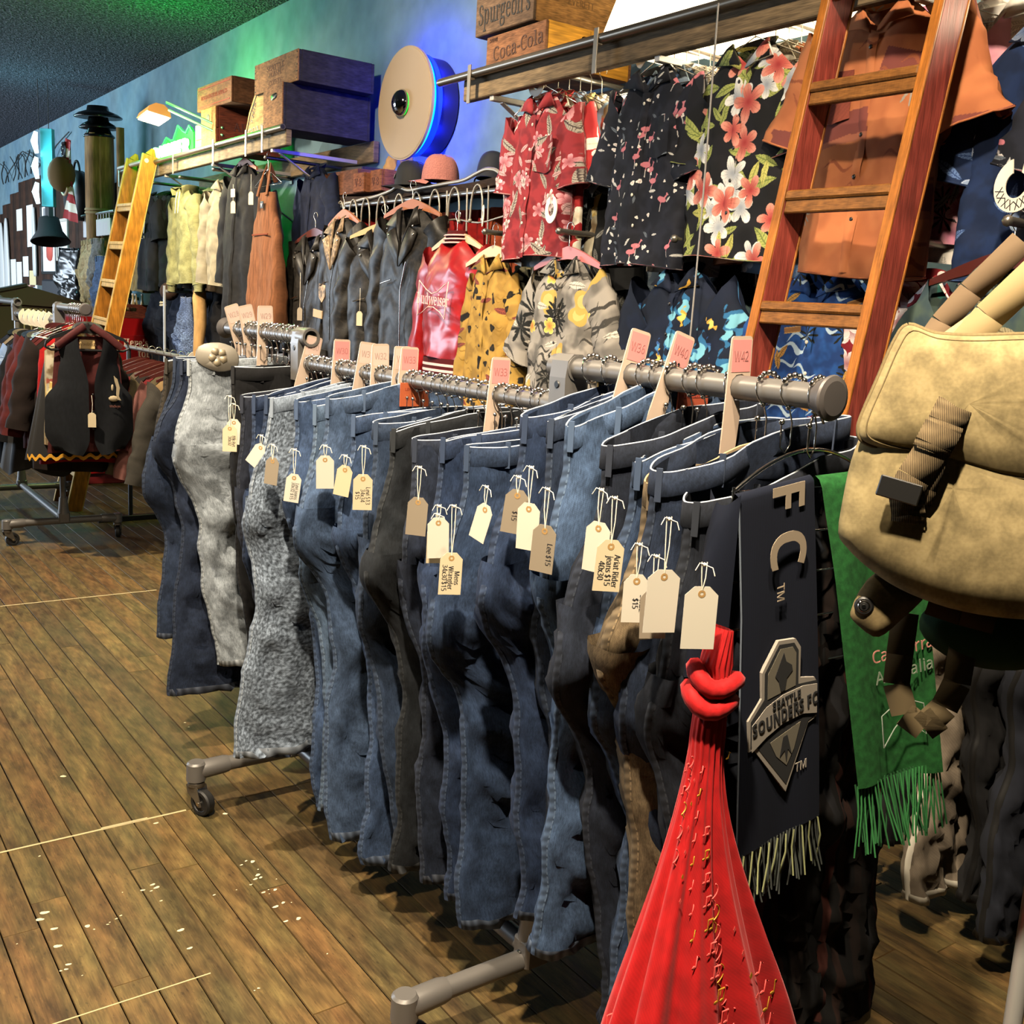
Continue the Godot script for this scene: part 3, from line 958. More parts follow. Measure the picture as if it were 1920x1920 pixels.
	for q in 2:
		if q == 1 and not o.has("inseam"): continue
		var sp: PackedVector3Array = seam[q]
		var SP := PackedVector3Array(); var SU := PackedVector2Array()
		for j in sp.size():
			for i in 4:
				SP.append(sp[j] + Vector3(-0.0035 if i in [1, 2] else 0.002, 0, (i - 1.5) * 0.0065))
				SU.append(Vector2(0.14 + i * 0.24, -sp[j].y * 26.0))
		sheet(s, 3, sp.size() - 1, SP, SU)
	obj("side_seam", s, o.seam, t)
	# waistband with its pale worn edge and belt loops
	var ring := func(y: float, grow: float) -> PackedVector3Array:
		var R := PackedVector3Array()
		var NN := 48
		for i in NN + 1:
			var ph := TAU * (i % NN) / NN
			R.append(Vector3(pw(cos(ph), 0.8) * (w + grow), y + 0.004 * sin(ph * 2.0 + sd) + rise.call(pw(cos(ph), 0.8) * w, 0.0), pw(sin(ph), 0.8) * (open * (1.0 + 0.18 * sin(ph * 3.0 + sd) + 0.1 * sin(ph * 7.0)) + grow) + 0.004 * sin(pw(cos(ph), 0.8) * 9.0 + sd)))
		return R
	var BP := PackedVector3Array(); var BU := PackedVector2Array()
	for a in [[-0.040, 0.004], [-0.038, 0.0055], [0.001, 0.0045], [0.001, 0.0005], [-0.038, -0.0005]]:
		var R: PackedVector3Array = ring.call(a[0], a[1])
		for i in 49:
			BP.append(R[i])
			BU.append(Vector2(i / 24.0, a[0] * 4.0))
	s = mb()
	sheet(s, 48, 4, BP, BU)
	var band := obj("waistband", s, o.get("band_mat", m), t)
	s = mb()
	tube(s, ring.call(0.0012, 0.0025), o.get("edge_r", 0.0017), 5, false)
	obj("worn_edge", s, o.get("edge", M.edge), band)
	for ph in [PI * 0.93, PI * 0.66, PI * 0.30]:
		s = mb()
		var c := Vector3(pw(cos(ph), 0.8) * (w + 0.008), -0.02 + rise.call(pw(cos(ph), 0.8) * w, 0.0), pw(sin(ph), 0.8) * (open + 0.008) + 0.004 * sin(pw(cos(ph), 0.8) * 9.0 + sd))
		var nrm := Vector3(cos(ph) / w * 0.2, 0, sin(ph)).normalized()
		if ph > 2.7: nrm = Vector3(-0.8, 0, 0.6)
		bx(s, Vector3.ZERO, Vector3(0.011, 0.056, 0.003), Transform3D(Basis(Vector3.UP.cross(nrm).normalized(), Vector3.UP, nrm), c), 0.001)
		obj("belt_loop", s, o.get("loop_mat", m), band)
	if o.has("patch"):
		s = mb()
		bx(s, Vector3(o.patch, -0.034 + rise.call(o.patch, 0.0), open + 0.010 + 0.004 * sin(o.patch * 9.0 + sd)), Vector3(0.085, 0.062, 0.002), Transform3D.IDENTITY, 0.001)
		var pt := obj("leather_patch", s, o.get("patch_mat", M.patch), t)
		words("LEVI STRAUSS", 0.006, flat(Color(0.45, 0.12, 0.06), 0.9), pt, Vector3(o.patch, -0.02 + rise.call(o.patch, 0.0), open + 0.0115 + 0.004 * sin(o.patch * 9.0 + sd)), Vector3.ZERO, "Droid Serif", 0.0006)
	if o.has("pocket"):
		s = mb()
		var px: float = o.pocket
		prism(s, PackedVector2Array([Vector2(px - 0.065, -0.10), Vector2(px + 0.065, -0.085), Vector2(px + 0.062, -0.20), Vector2(px, -0.245), Vector2(px - 0.06, -0.215)]), thick + 0.004, thick + 0.008)
		obj("back_pocket", s, o.get("band_mat", m), t)
	return t

func price_tag(label: String, at: Vector3, yaw: float, tilt: float, lines: Array, m: Material, drop := 0.07, cs := 1.0):
	# hangs from its string: origin at the knot
	var t := thing("price_tag", label, "price tag", at, yaw, "price tags on the aisle rack")
	var s := mb()
	var dv := Vector3(sin(tilt), -cos(tilt), 0)
	for k in 2:
		tube(s, PackedVector3Array([Vector3(0.004 * (k * 2 - 1), 0.004, 0), Vector3(0.003 * (k * 2 - 1), -drop * 0.5, 0.002) , Vector3(0, -drop, 0)]), 0.0009, 5)
	ball(s, Vector3.ZERO, 0.0035, 6)
	tube(s, PackedVector3Array([Vector3.ZERO, Vector3(0.012, -0.004, 0.003), Vector3(0.016, -0.016, 0.004)]), 0.0009, 5)
	tube(s, PackedVector3Array([Vector3.ZERO, Vector3(-0.008, 0.003, 0.003), Vector3(-0.014, -0.008, 0.004)]), 0.0009, 5)
	obj("string", s, M.string, t)
	var b := Transform3D(Basis(Vector3(0, 0, 1), tilt), Vector3(0, -drop, 0))
	var a := 0.0195 * cs
	var h := 0.068 * cs
	s = mb()
	prism(s, PackedVector2Array([Vector2(-a, -h), Vector2(a, -h), Vector2(a, -0.006), Vector2(a * 0.45, 0.007), Vector2(-a * 0.45, 0.007), Vector2(-a, -0.006)]), -0.0005, 0.0005, b)
	var card := obj("card", s, m, t)
	s = mb()
	lathe(s, PackedVector2Array([Vector2(0.0025, 0.0008), Vector2(0.0058, 0.0008), Vector2(0.0058, -0.0008), Vector2(0.0025, -0.0008)]), 14, b * Transform3D(Basis(Vector3.RIGHT, PI / 2), Vector3(0, -0.004, 0)))
	obj("eyelet", s, M.eyelet, card)
	for k in lines.size():
		var wv := words(lines[k], 0.0085 * cs, M.ink, card, b * Vector3(a * (0.55 - 0.55 * k), -h * 0.56, 0.0008), Vector3(0, 0, tilt - PI / 2), "Droid Sans", 0.0003, 0.85, "handwriting")
		wv.rotation = Vector3(0, 0, tilt - PI / 2)

func size_divider(label: String, at: Vector3, rail_r: float, tilt: float, text: String, pink: Color, hh := 0.085):
	var t := thing("size_divider", label, "size tab", at, 0.0, "size tabs on the aisle rack")
	t.rotation = Vector3(0, 0.0, tilt)
	var s := mb()
	var w := 0.026
	var poly := PackedVector2Array()
	for q in [[w - 0.007, hh - 0.007, 0.0], [-w + 0.007, hh - 0.007, PI / 2]]:
		for k in 5:
			var an: float = q[2] + PI / 2 * k / 4.0
			poly.append(Vector2(q[0] + cos(an) * 0.007, q[1] + sin(an) * 0.007))
	poly.append(Vector2(-w - 0.012, -0.115))
	poly.append(Vector2(-0.002, -0.122))
	poly.append(Vector2(0.006, -0.05))
	for k in 9:
		var an := lerpf(-1.45, -1.45 - 4.6, k / 8.0)
		poly.append(Vector2(cos(an), sin(an)) * (rail_r + 0.001))
	poly.append(Vector2(w, -0.015))
	prism(s, poly, -0.0013, 0.0013)
	var pl := obj("plate", s, flat(Color(0.64, 0.57, 0.51), 0.4), t)
	s = mb()
	prism(s, PackedVector2Array([Vector2(-w + 0.003, rail_r + 0.004), Vector2(w - 0.003, rail_r + 0.004), Vector2(w - 0.003, hh - 0.006), Vector2(-w + 0.003, hh - 0.006)]), 0.0013, 0.0018)
	obj("sticker", s, flat(pink, 0.5), pl)
	words(text, 0.017, flat(pink.darkened(0.22), 0.6), pl, Vector3(0, (hh + rail_r) * 0.5 - 0.002, 0.002), Vector3.ZERO, "Droid Sans", 0.0006, 0.8)

func denim(c: Color, tex := "denim", fade := true) -> StandardMaterial3D:
	return cloth(c, tex, Vector2(1.0, 1.0), 0.95, fade)

func build_jeans_rack():
	make_rack("grey steel rolling rack holding the long row of blue jeans", Vector3(1.385, 0, -2.4))
	var seamc := func(c: Color) -> StandardMaterial3D: return cloth(c, "stitch", Vector2(1, 1), 0.95, false)
	var dk := Color(0.17, 0.235, 0.36)
	var md := Color(0.27, 0.355, 0.50)
	var lt := Color(0.37, 0.46, 0.58)
	var bk := Color(0.085, 0.088, 0.10)
	# [z, waist height, aisle end x, length, colour, label, extras]
	var rows := [
		[-3.70, 1.40, 1.15, 0.98, Color(0.211, 0.191, 0.162), "brown corduroy trousers at the far end of the aisle rack, behind the pale jeans", {"tex": "rib", "hem": 0.14, "lean": 0.02, "fade": 0.1}],
		[-3.62, 1.41, 1.16, 0.99, Color(0.155, 0.204, 0.298), "dark indigo jeans seen only as a wide hem left of the pale pair", {"hem": 0.13, "lean": -0.02}],
		[-3.42, 1.415, 1.14, 1.06, Color(0.660, 0.700, 0.740), "pale washed blue jeans with embroidered back pockets and a big belt plate", {"w": 0.17, "hem": 0.075, "knee": 0.085, "pocket": 0.0, "fade": 0.15, "hip": 0.03, "lean": 0.09, "bulge": 0.05}],
		[-3.53, 1.41, 1.15, 1.18, Color(0.142, 0.184, 0.273), "dark navy flared jeans whose hem shows below the pale pair", {"hem": 0.15, "lean": 0.02, "w": 0.19}],
		[-3.19, 1.41, 1.20, 1.05, bk, "black jeans on the raised far arm with two white tags in front", {"hem": 0.10, "open": 0.03, "bulge": 0.0, "lean": 0.06}],
		[-3.02, 1.335, 1.165, 0.98, Color(0.134, 0.154, 0.210), "black denim jeans just past the far post with a white tag edge", {"open": 0.03, "hem": 0.10}],
		[-2.93, 1.345, 1.16, 1.02, dk, "dark indigo jeans with a tan patch at the far end of the low rail", {"patch": 0.08, "open": 0.028}],
		[-2.755, 1.35, 1.155, 1.04, Color(0.56, 0.62, 0.70), "grey acid washed flared jeans with a frayed hem above the far leg", {"tex": "acid", "hem": 0.14, "knee": 0.11, "fade": 0.1, "lean": -0.05, "bulge": 0.03}],
		[-2.85, 1.35, 1.175, 1.10, dk, "dark blue jeans with a white written tag beside the grey flares", {"lean": 0.02, "open": 0.025}],
		[-2.63, 1.36, 1.165, 1.20, md, "mid blue jeans with a blank white tag and a puckered side seam", {"patch": 0.06, "bow": -0.05, "open": 0.028, "kick": 0.03}],
		[-2.53, 1.355, 1.18, 1.16, lt, "faded slate blue jeans with a split open hem", {"bow": -0.03, "hem": 0.13}],
		[-2.42, 1.385, 1.165, 1.22, Color(0.298, 0.382, 0.514), "faded blue jeans with an orange leather patch at the back waist", {"patch": 0.03, "bow": -0.07, "patch_mat": flat(Color(0.55, 0.25, 0.10), 0.8), "open": 0.03, "kick": 0.02}],
		[-2.31, 1.355, 1.17, 1.22, md, "mid blue jeans with a long white string over a strong side seam", {"bow": -0.045, "kick": 0.05}],
		[-2.20, 1.35, 1.17, 1.13, Color(0.206, 0.271, 0.378), "blue jeans with worn seams and a grey tag turned away", {"patch": 0.09, "bow": -0.02, "open": 0.034, "yaw": 0.1}],
		[-2.10, 1.345, 1.165, 1.12, Color(0.130, 0.147, 0.169), "charcoal flared jeans with a plain hem in the middle of the row", {"hem": 0.14, "lean": 0.10, "open": 0.024}],
		[-2.00, 1.335, 1.17, 1.09, Color(0.149, 0.184, 0.260), "dark jeans with a slanted open pocket and three tags", {"bow": -0.015, "patch": 0.10, "open": 0.03}],
		[-1.89, 1.35, 1.175, 1.10, dk, "deep blue jeans with a narrow white tag seen edge on", {"bow": -0.03}],
		[-1.79, 1.345, 1.18, 1.10, Color(0.194, 0.266, 0.389), "bright indigo jeans hanging in front of the near post", {"hem": 0.125, "bow": 0.01, "open": 0.022}],
		[-1.60, 1.43, 1.17, 1.06, dk, "dark blue jeans with a brown tag on the raised near arm", {"open": 0.03, "bow": -0.02, "yaw": 0.06}],
		[-1.53, 1.43, 1.18, 1.04, Color(0.182, 0.236, 0.334), "indigo jeans with two long hanging strings beside the light faded pair", {"open": 0.02, "bow": -0.02}],
		[-1.45, 1.435, 1.16, 1.05, Color(0.298, 0.391, 0.531), "light faded blue jeans with bold fading down the side seam", {"patch": 0.07, "bow": -0.07, "patch_mat": flat(Color(0.50, 0.20, 0.09), 0.8), "fade": 0.42, "open": 0.03, "kick": 0.05, "w": 0.205}],
		[-1.36, 1.405, 1.17, 1.15, Color(0.134, 0.162, 0.224), "dark denim jeans with a black label inside the waist and a manila tag", {"open": 0.042, "bow": -0.01, "w": 0.205}],
		[-1.295, 1.39, 1.19, 1.22, Color(0.228, 0.304, 0.430), "washed blue jeans with a crumpled waist behind the khaki trousers", {"patch": 0.09, "bow": 0.0, "hem": 0.13, "fade": 0.35}],
		[-1.25, 1.365, 1.175, 1.07, Color(0.467, 0.400, 0.304), "khaki cotton trousers hanging among the blue jeans", {"hem": 0.10, "open": 0.03, "fade": 0.1, "lean": 0.06, "edge": flat(Color(0.62, 0.52, 0.38), 0.9), "name": "trousers", "cat": "trousers"}],
		[-1.205, 1.385, 1.165, 1.19, Color(0.163, 0.211, 0.305), "deep indigo jeans with a large blank white tag near the end cap", {"open": 0.05, "w": 0.215, "bow": 0.0}],
		[-1.15, 1.345, 1.165, 1.20, Color(0.119, 0.141, 0.186), "blue black jeans with a wide gaping waist, nearest to the end cap", {"open": 0.05, "w": 0.225, "bow": 0.02}]]
	for a in rows:
		var e: Dictionary = a[6]
		var o := e.duplicate()
		var w: float = e.get("w", 0.195)
		o.w = w
		o.L = a[3]
		o.tilt = e.get("tilt", rng.randf_range(0.06, 0.28) if a[0] > -3.1 and a[0] < -1.7 else (rng.randf_range(0.24, 0.36) if a[0] > -1.7 else 0.08))
		a[4] = (a[4] as Color) * 0.84
		o.mat = denim(a[4], e.get("tex", "denim"))
		o.band_mat = denim(a[4].darkened(0.12), "denim", false)
		o.loop_mat = denim(a[4].lightened(0.08), "denim", false)
		o.seam = seamc.call(a[4].lightened(0.06))
		o.hem_mat = seamc.call(a[4].lightened(0.22))
		if not e.has("lean"): o.lean = rng.randf_range(0.05, 0.11)
		o.bulge = e.get("bulge", rng.randf_range(0.0, 0.085))
		o.yb = rng.randf_range(0.24, 0.47)
		o.zbow = rng.randf_range(-0.02, 0.02)
		o.erase("bow")
		o.yaw = e.get("yaw", rng.randf_range(-0.05, 0.09))
		if e.get("hem", 0.11) > 0.119: o.close = 0.5
		jeans(e.get("name", "jeans"), a[5], Vector3(a[2] + w, a[1], a[0]), o)
	# rings on the three rails
	var first: Node3D
	var gl := "chrome roller rings on the grey rack rails"
	for k in 30:
		var z := -3.0 + 1.2 * k / 29.0 + 0.008 * sin(k * 5.0)
		var p := Vector3(1.385, 1.44, z)
		if k == 0:
			first = make_ring(p, 0.0245, "chrome beaded roller ring on the low rail, first from the far post")
			first.set_meta("group", gl)
		else: dup(first, p, 0.15 * sin(k * 3.0), "chrome beaded roller ring on the low rail, %s from the far post" % nth(k), gl)
	for k in 10:
		var z: float = [-1.655, -1.60, -1.49, -1.455, -1.42, -1.365, -1.33, -1.27, -1.19, -1.135][k]
		dup(first, Vector3(1.385, 1.5225, z), 0.2 * sin(k * 2.0), "chrome beaded roller ring on the raised near arm, %s from the post" % nth(k), "chrome roller rings on the raised near arm").scale = Vector3(1.1, 1.1, 1.1)
	dup(first, Vector3(1.385, 1.5225, -1.085), 0.1, "chrome roller ring against the round end cap, nearest ring of all").scale = Vector3(1.1, 1.1, 1.1)
	for k in 12:
		dup(first, Vector3(1.385, 1.5225, -3.14 - 0.045 * k), 0.2 * sin(k * 2.0), "chrome beaded roller ring on the raised far arm, %s from the open socket" % nth(k), "chrome roller rings on the raised far arm").scale = Vector3(1.1, 1.1, 1.1)
	# size tabs
	var pk := Color(0.72, 0.46, 0.45)
	var pale := Color(0.70, 0.60, 0.56)
	for a in [[-3.62, 1.52, 0.35, "W28", pale, "pale size tab leaning over, farthest along the rack"], [-3.51, 1.52, 0.25, "W29", pale, "pale size tab behind the belt plate, second from the far end"], [-3.37, 1.52, 0.05, "W29", pale, "upright pale size tab above the open rail socket"],
		[-3.02, 1.44, -0.2, "W30", pale, "tilted pale pink size tab at the far end of the low rail"], [-2.80, 1.44, 0.0, "W30", pk, "pink size tab facing the leather jackets, next to a bunch of rings"], [-2.65, 1.44, -0.1, "W31", pale, "pale size tab reading W31, left of a touching pair"], [-2.56, 1.44, 0.03, "W32", pale, "pale pink size tab, just right of the W31 tab"],
		[-2.44, 1.44, 0.0, "W32", pale, "pale size tab half hidden by a pinker one"], [-2.405, 1.44, -0.02, "W33", pk, "pink size tab covering a paler one on the low rail"], [-1.985, 1.44, -0.02, "W33", pk, "single pink size tab alone on the low rail below the yellow shirt"],
		[-1.535, 1.52, -0.2, "W36", pk, "pink size tab leaning, first on the raised near arm"], [-1.42, 1.52, -0.28, "W40", pk, "pink size tab leaning most, middle of the raised near arm"], [-1.255, 1.52, 0.04, "W42", pk, "upright pink size tab, the one nearest to the round end cap"]]:
		size_divider(a[5], Vector3(1.385, a[1] + 0.0005, a[0]), 0.0205 if a[1] < 1.5 else 0.0225, a[2], a[3], a[4], 0.085 if a[1] < 1.5 else 0.088)
	# price tags: [x, y of knot, z, yaw, tilt, drop, size, card, lines, label]
	for a in [
		[1.10, 1.345, -2.94, -0.5, 0.0, 0.09, 1.05, M.paper, ["Blk Rvt", "30x32"], "manila price tag hanging beside the pale jeans, before the black pair"],
		[1.12, 1.32, -2.96, -0.4, -0.05, 0.05, 1.0, M.white, [], "white price tag strip on the black jeans at the far arm"],
		[1.10, 1.26, -2.70, -0.9, -0.6, 0.03, 0.9, M.white, [], "thin white price tag tilted on the black denim past the far post"],
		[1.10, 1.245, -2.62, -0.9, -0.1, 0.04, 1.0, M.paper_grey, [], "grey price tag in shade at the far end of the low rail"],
		[1.105, 1.25, -2.49, -0.6, -0.12, 0.07, 1.0, M.white, ["Levi jeans", "30x32 $15"], "white price tag with blue writing on the dark blue jeans"],
		[1.10, 1.285, -2.30, -0.4, 0.02, 0.03, 1.1, M.white, [], "blank white price tag on a mid blue pair under an orange patch"],
		[1.12, 1.27, -2.23, -0.8, -0.15, 0.03, 1.0, M.paper, [], "cream price tag half hidden behind a faded pair"],
		[1.10, 1.31, -2.10, -0.45, 0.0, 0.07, 1.12, M.paper, ["Levi 513", "34x34", "$15"], "cream price tag written Levi 513, in front of the slate blue jeans"],
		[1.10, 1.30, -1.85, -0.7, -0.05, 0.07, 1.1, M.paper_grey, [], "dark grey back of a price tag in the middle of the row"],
		[1.08, 1.24, -1.735, -0.35, 0.03, 0.03, 1.12, M.white, [], "blank white price tag lying over a written one, mid row"],
		[1.10, 1.215, -1.77, -0.4, 0.0, 0.03, 1.05, M.paper, ["510 $15"], "written price tag showing below a blank white one"],
		[1.08, 1.25, -1.68, -0.4, -0.02, 0.10, 1.15, M.paper, ["Mens", "Wrangler", "34x30 $15"], "lowest written price tag with a long string, mid row"],
		[1.10, 1.30, -1.60, -1.3, -0.3, 0.04, 1.0, M.white, [], "white price tag seen almost edge on, right of the mid row"],
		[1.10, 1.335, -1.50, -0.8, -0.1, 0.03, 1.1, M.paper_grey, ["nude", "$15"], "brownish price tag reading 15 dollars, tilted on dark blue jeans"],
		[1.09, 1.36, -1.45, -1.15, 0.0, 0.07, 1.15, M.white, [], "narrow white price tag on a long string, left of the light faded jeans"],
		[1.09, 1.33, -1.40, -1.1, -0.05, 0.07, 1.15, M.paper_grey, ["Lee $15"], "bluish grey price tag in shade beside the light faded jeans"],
		[1.10, 1.35, -1.27, -1.2, -0.05, 0.06, 1.15, M.white, [], "narrow white price tag between the light faded and dark jeans"],
		[1.09, 1.345, -1.225, -0.45, -0.05, 0.075, 1.15, M.paper, ["Ariat Rider", "jeans $15", "40x30"], "manila price tag written Ariat Rider jeans"],
		[1.10, 1.28, -1.17, -0.5, 0.0, 0.055, 1.05, M.white, ["30x32", "$15"], "white price tag half in shade, low beside the khaki trousers"],
		[1.10, 1.27, -1.13, -0.6, 0.05, 0.06, 1.05, M.paper_grey, ["Mens", "32 $15"], "greyish written price tag below the large blank white tag"],
		[1.09, 1.335, -1.10, -0.35, -0.02, 0.085, 1.35, M.white, [], "large blank white price tag with a brown eyelet near the end cap"],
		[1.10, 1.28, -1.03, -0.5, 0.0, 0.04, 1.3, M.white, [], "blank white price tag under the folded scarf end"]]:
		price_tag(a[9], Vector3(a[0], a[1], a[2]), a[3], a[4], a[8], a[7], a[5], a[6])

# ---------------------------------------------------------------- the near end of the aisle rack
func fringe(s: SurfaceTool, x0: float, x1: float, y: float, len0: float, n: int, sd: float, z := 0.0):
	for k in n:
		var x := lerpf(x0, x1, (k + 0.5) / n)
		var a := sin(k * 12.9 + sd) * 0.018
		var L := len0 * (0.85 + 0.25 * absf(sin(k * 7.3 + sd)))
		tube(s, PackedVector3Array([Vector3(x, y, z), Vector3(x + a * 0.3, y - L * 0.4, z + 0.004 * sin(k * 3.0)), Vector3(x + a, y - L, z + 0.009 * sin(k * 5.0 + sd))]), 0.0019, 4, false)

func drape(s: SurfaceTool, nu: int, nv: int, f: Callable, uvs := Vector2.ONE):
	var P := PackedVector3Array()
	var U := PackedVector2Array()
	for j in nv + 1:
		for i in nu + 1:
			var u := float(i) / nu
			var v := float(j) / nv
			P.append(f.call(u, v))
			U.append(Vector2(u, v) * uvs)
	sheet(s, nu, nv, P, U)

func pillow(s: SurfaceTool, outline: PackedVector2Array, prof: Array, uvs := 4.0):
	# prof: [inset share, z]; rings of the outline drawn towards its middle
	var g := outline.duplicate()
	if Geometry2D.is_polygon_clockwise(g): g.reverse()
	var n := g.size()
	var c := Vector2.ZERO
	for p in g: c += p / n
	for k in prof.size() - 1:
		for j in n:
			var q := (j + 1) % n
			var a0: Vector2 = g[j].lerp(c, prof[k][0])
			var a1: Vector2 = g[q].lerp(c, prof[k][0])
			var b0: Vector2 = g[j].lerp(c, prof[k + 1][0])
			var b1: Vector2 = g[q].lerp(c, prof[k + 1][0])
			quv(s, [Vector3(a0.x, a0.y, prof[k][1]), Vector3(a1.x, a1.y, prof[k][1]), Vector3(b1.x, b1.y, prof[k + 1][1]), Vector3(b0.x, b0.y, prof[k + 1][1])], [a0 * uvs, a1 * uvs, b1 * uvs, b0 * uvs])

func smooth_loop(p: PackedVector2Array, k := 4) -> PackedVector2Array:
	var r := PackedVector2Array()
	var n := p.size()
	for i in n:
		for j in k:
			r.append(p[i].cubic_interpolate(p[(i + 1) % n], p[posmod(i - 1, n)], p[(i + 2) % n], float(j) / k))
	return r

func build_near_end():
	# wire hanger for scarves on the end ring
	var t := thing("scarf_hanger", "shiny metal scarf hanger with side rods, hooked beside the round end cap", "hanger", Vector3(1.385, 1.478, -1.085))
	var s := mb()
	tube(s, PackedVector3Array([Vector3(0.022, -0.002, 0), Vector3(0.012, 0.012, 0), Vector3(-0.006, 0.012, 0), Vector3(-0.012, -0.004, 0), Vector3(-0.012, -0.045, 0)]), 0.0022, 8)
	obj("hook", s, M.chrome, t)
	s = mb()
	var pts := PackedVector3Array()
	for k in 21:
		var x := lerpf(-0.178, 0.178, k / 20.0)
		pts.append(Vector3(x, -0.044 - 0.062 * pow(absf(x) / 0.178, 1.9), 0))
	tube(s, pts, 0.0033, 8)
	obj("arch", s, M.chrome, t)
	for g in [-1.0, 1.0]:
		s = mb()
		tube(s, PackedVector3Array([Vector3(0.177 * g, -0.098, 0), Vector3(0.172 * g, -0.25, 0.004), Vector3(0.158 * g, -0.42, 0.006)]), 0.003, 8)
		for y in [-0.18, -0.25, -0.33]: ball(s, Vector3(0.173 * g, y, 0.004), 0.0042, 6)
		obj("rod", s, M.chrome, t)
	for y in [-0.105, -0.18, -0.25, -0.33, -0.415]:
		s = mb()
		tube(s, PackedVector3Array([Vector3(-0.17, y, 0.004), Vector3(0.17, y, 0.004)]), 0.0021, 6)
		obj("rung", s, M.chrome, t)
	# navy football scarf
	var navy := cloth(Color(0.075, 0.10, 0.165), "rib", Vector2(14, 1), 0.95)
	t = thing("knitted_scarf", "navy blue knitted football scarf with a shield crest and grey fringe", "scarf", Vector3(1.285, 1.384, -1.078), 0.0)
	t.rotation.z = deg_to_rad(7.5)
	s = mb()
	drape(s, 10, 40, func(u: float, v: float):
		var w := lerpf(0.087, 0.104, clampf(v * 1.3 - 0.3, 0, 1))
		var y := 0.0
		var z := 0.0
		if v < 0.2:
			var a := lerpf(-1.0, PI / 2, v / 0.2)
			y = cos(maxf(a, 0.0)) * 0.012 - 0.012 if a > 0 else a * 0.45
			z = sin(a) * 0.014 if a > 0 else a * 0.014
			if a < 0: y = a * 0.4
		else:
			y = -0.012 - (v - 0.2) / 0.8 * 0.605
			z = 0.014 + 0.014 * sin((v - 0.2) * 2.0)
		return Vector3((u - 0.5) * 2.0 * w, y, z + 0.003 * sin(u * 9.0) * v))
	obj("knit", s, navy, t)
	s = mb()
	drape(s, 8, 20, func(u: float, v: float):   # the back half, seen folded in front of the rod
		var y := -v * 0.27
		return Vector3(-0.088 - 0.06 * sin(PI * u) * sqrt(v + 0.02) - 0.02 * v, y - 0.02 * sin(PI * u), lerpf(0.018, -0.045, u) - 0.012 * v))
	obj("folded_edge", s, navy, t)
	var edge := flat(Color(0.33, 0.37, 0.42), 0.9)
	var grey := flat(Color(0.50, 0.475, 0.44), 0.95)
	var tanc := flat(Color(0.36, 0.34, 0.29), 0.95)
	var dark := flat(Color(0.03, 0.035, 0.05), 0.95)
	s = mb()
	tube(s, PackedVector3Array([Vector3(-0.089, -0.02, 0.015), Vector3(-0.09, -0.2, 0.022), Vector3(-0.102, -0.44, 0.029), Vector3(-0.106, -0.61, 0.029)]), 0.0016, 5)
	obj("stitched_edge", s, edge, t)
	var z := 0.0305
	s = mb()
	prism(s, PackedVector2Array([Vector2(-0.012, -0.255), Vector2(0.03, -0.262), Vector2(0.043, -0.28), Vector2(0.043, -0.335), Vector2(0.080, -0.345), Vector2(0.086, -0.355), Vector2(0.087, -0.42), Vector2(0.066, -0.425), Vector2(0.012, -0.535), Vector2(-0.068, -0.43), Vector2(-0.08, -0.43), Vector2(-0.082, -0.375), Vector2(-0.05, -0.345), Vector2(-0.05, -0.30)]), z - 0.006, z)
	var crest := obj("crest", s, grey, t)
	s = mb()
	prism(s, PackedVector2Array([Vector2(-0.010, -0.262), Vector2(0.026, -0.268), Vector2(0.037, -0.284), Vector2(0.038, -0.345), Vector2(0.086, -0.352), Vector2(0.088, -0.415), Vector2(0.066, -0.42), Vector2(0.012, -0.521), Vector2(-0.062, -0.426), Vector2(-0.076, -0.424), Vector2(-0.076, -0.378), Vector2(-0.044, -0.348), Vector2(-0.044, -0.303)]), z, z + 0.0005)
	obj("crest_field", s, dark, crest)
	s = mb()
	prism(s, PackedVector2Array([Vector2(-0.008, -0.27), Vector2(0.022, -0.274), Vector2(0.031, -0.287), Vector2(0.031, -0.345), Vector2(-0.037, -0.35), Vector2(-0.037, -0.306)]), z, z + 0.001)
	prism(s, PackedVector2Array([Vector2(-0.03, -0.43), Vector2(0.046, -0.415), Vector2(0.03, -0.46), Vector2(0.012, -0.485), Vector2(-0.014, -0.46)]), z, z + 0.001)
	tag(obj("crest_panel", s, tanc, crest), "", "", "", "stuff")
	s = mb()
	prism(s, PackedVector2Array([Vector2(0.0, -0.278), Vector2(0.006, -0.295), Vector2(0.02, -0.305), Vector2(0.022, -0.315), Vector2(0.008, -0.325), Vector2(0.004, -0.345), Vector2(-0.006, -0.345), Vector2(-0.012, -0.325), Vector2(-0.02, -0.315), Vector2(-0.012, -0.30)]), z + 0.001, z + 0.0016)
	prism(s, PackedVector2Array([Vector2(0.002, -0.43), Vector2(0.012, -0.428), Vector2(0.024, -0.468), Vector2(0.014, -0.455), Vector2(0.011, -0.478), Vector2(0.006, -0.455), Vector2(-0.006, -0.464)]), z + 0.001, z + 0.0016)
	tag(obj("tower_emblem", s, dark, crest), "", "", "", "stuff")
	s = mb()
	prism(s, PackedVector2Array([Vector2(-0.074, -0.385), Vector2(-0.04, -0.362), Vector2(0.0, -0.352), Vector2(0.05, -0.351), Vector2(0.085, -0.358), Vector2(0.086, -0.412), Vector2(0.05, -0.402), Vector2(0.0, -0.404), Vector2(-0.04, -0.416), Vector2(-0.074, -0.432)]), z + 0.001, z + 0.002)
	obj("banner", s, grey, crest)
	words("SEATTLE", 0.0135, dark, crest, Vector3(0.008, -0.3635, z + 0.0026), Vector3(0, 0, 0.06), "Droid Sans", 0.001, 0.95, "lettering", true)
	words("SOUNDERS FC", 0.0225, dark, crest, Vector3(0.006, -0.388, z + 0.0026), Vector3(0, 0, 0.08), "Droid Sans", 0.001, 0.78, "lettering", true)
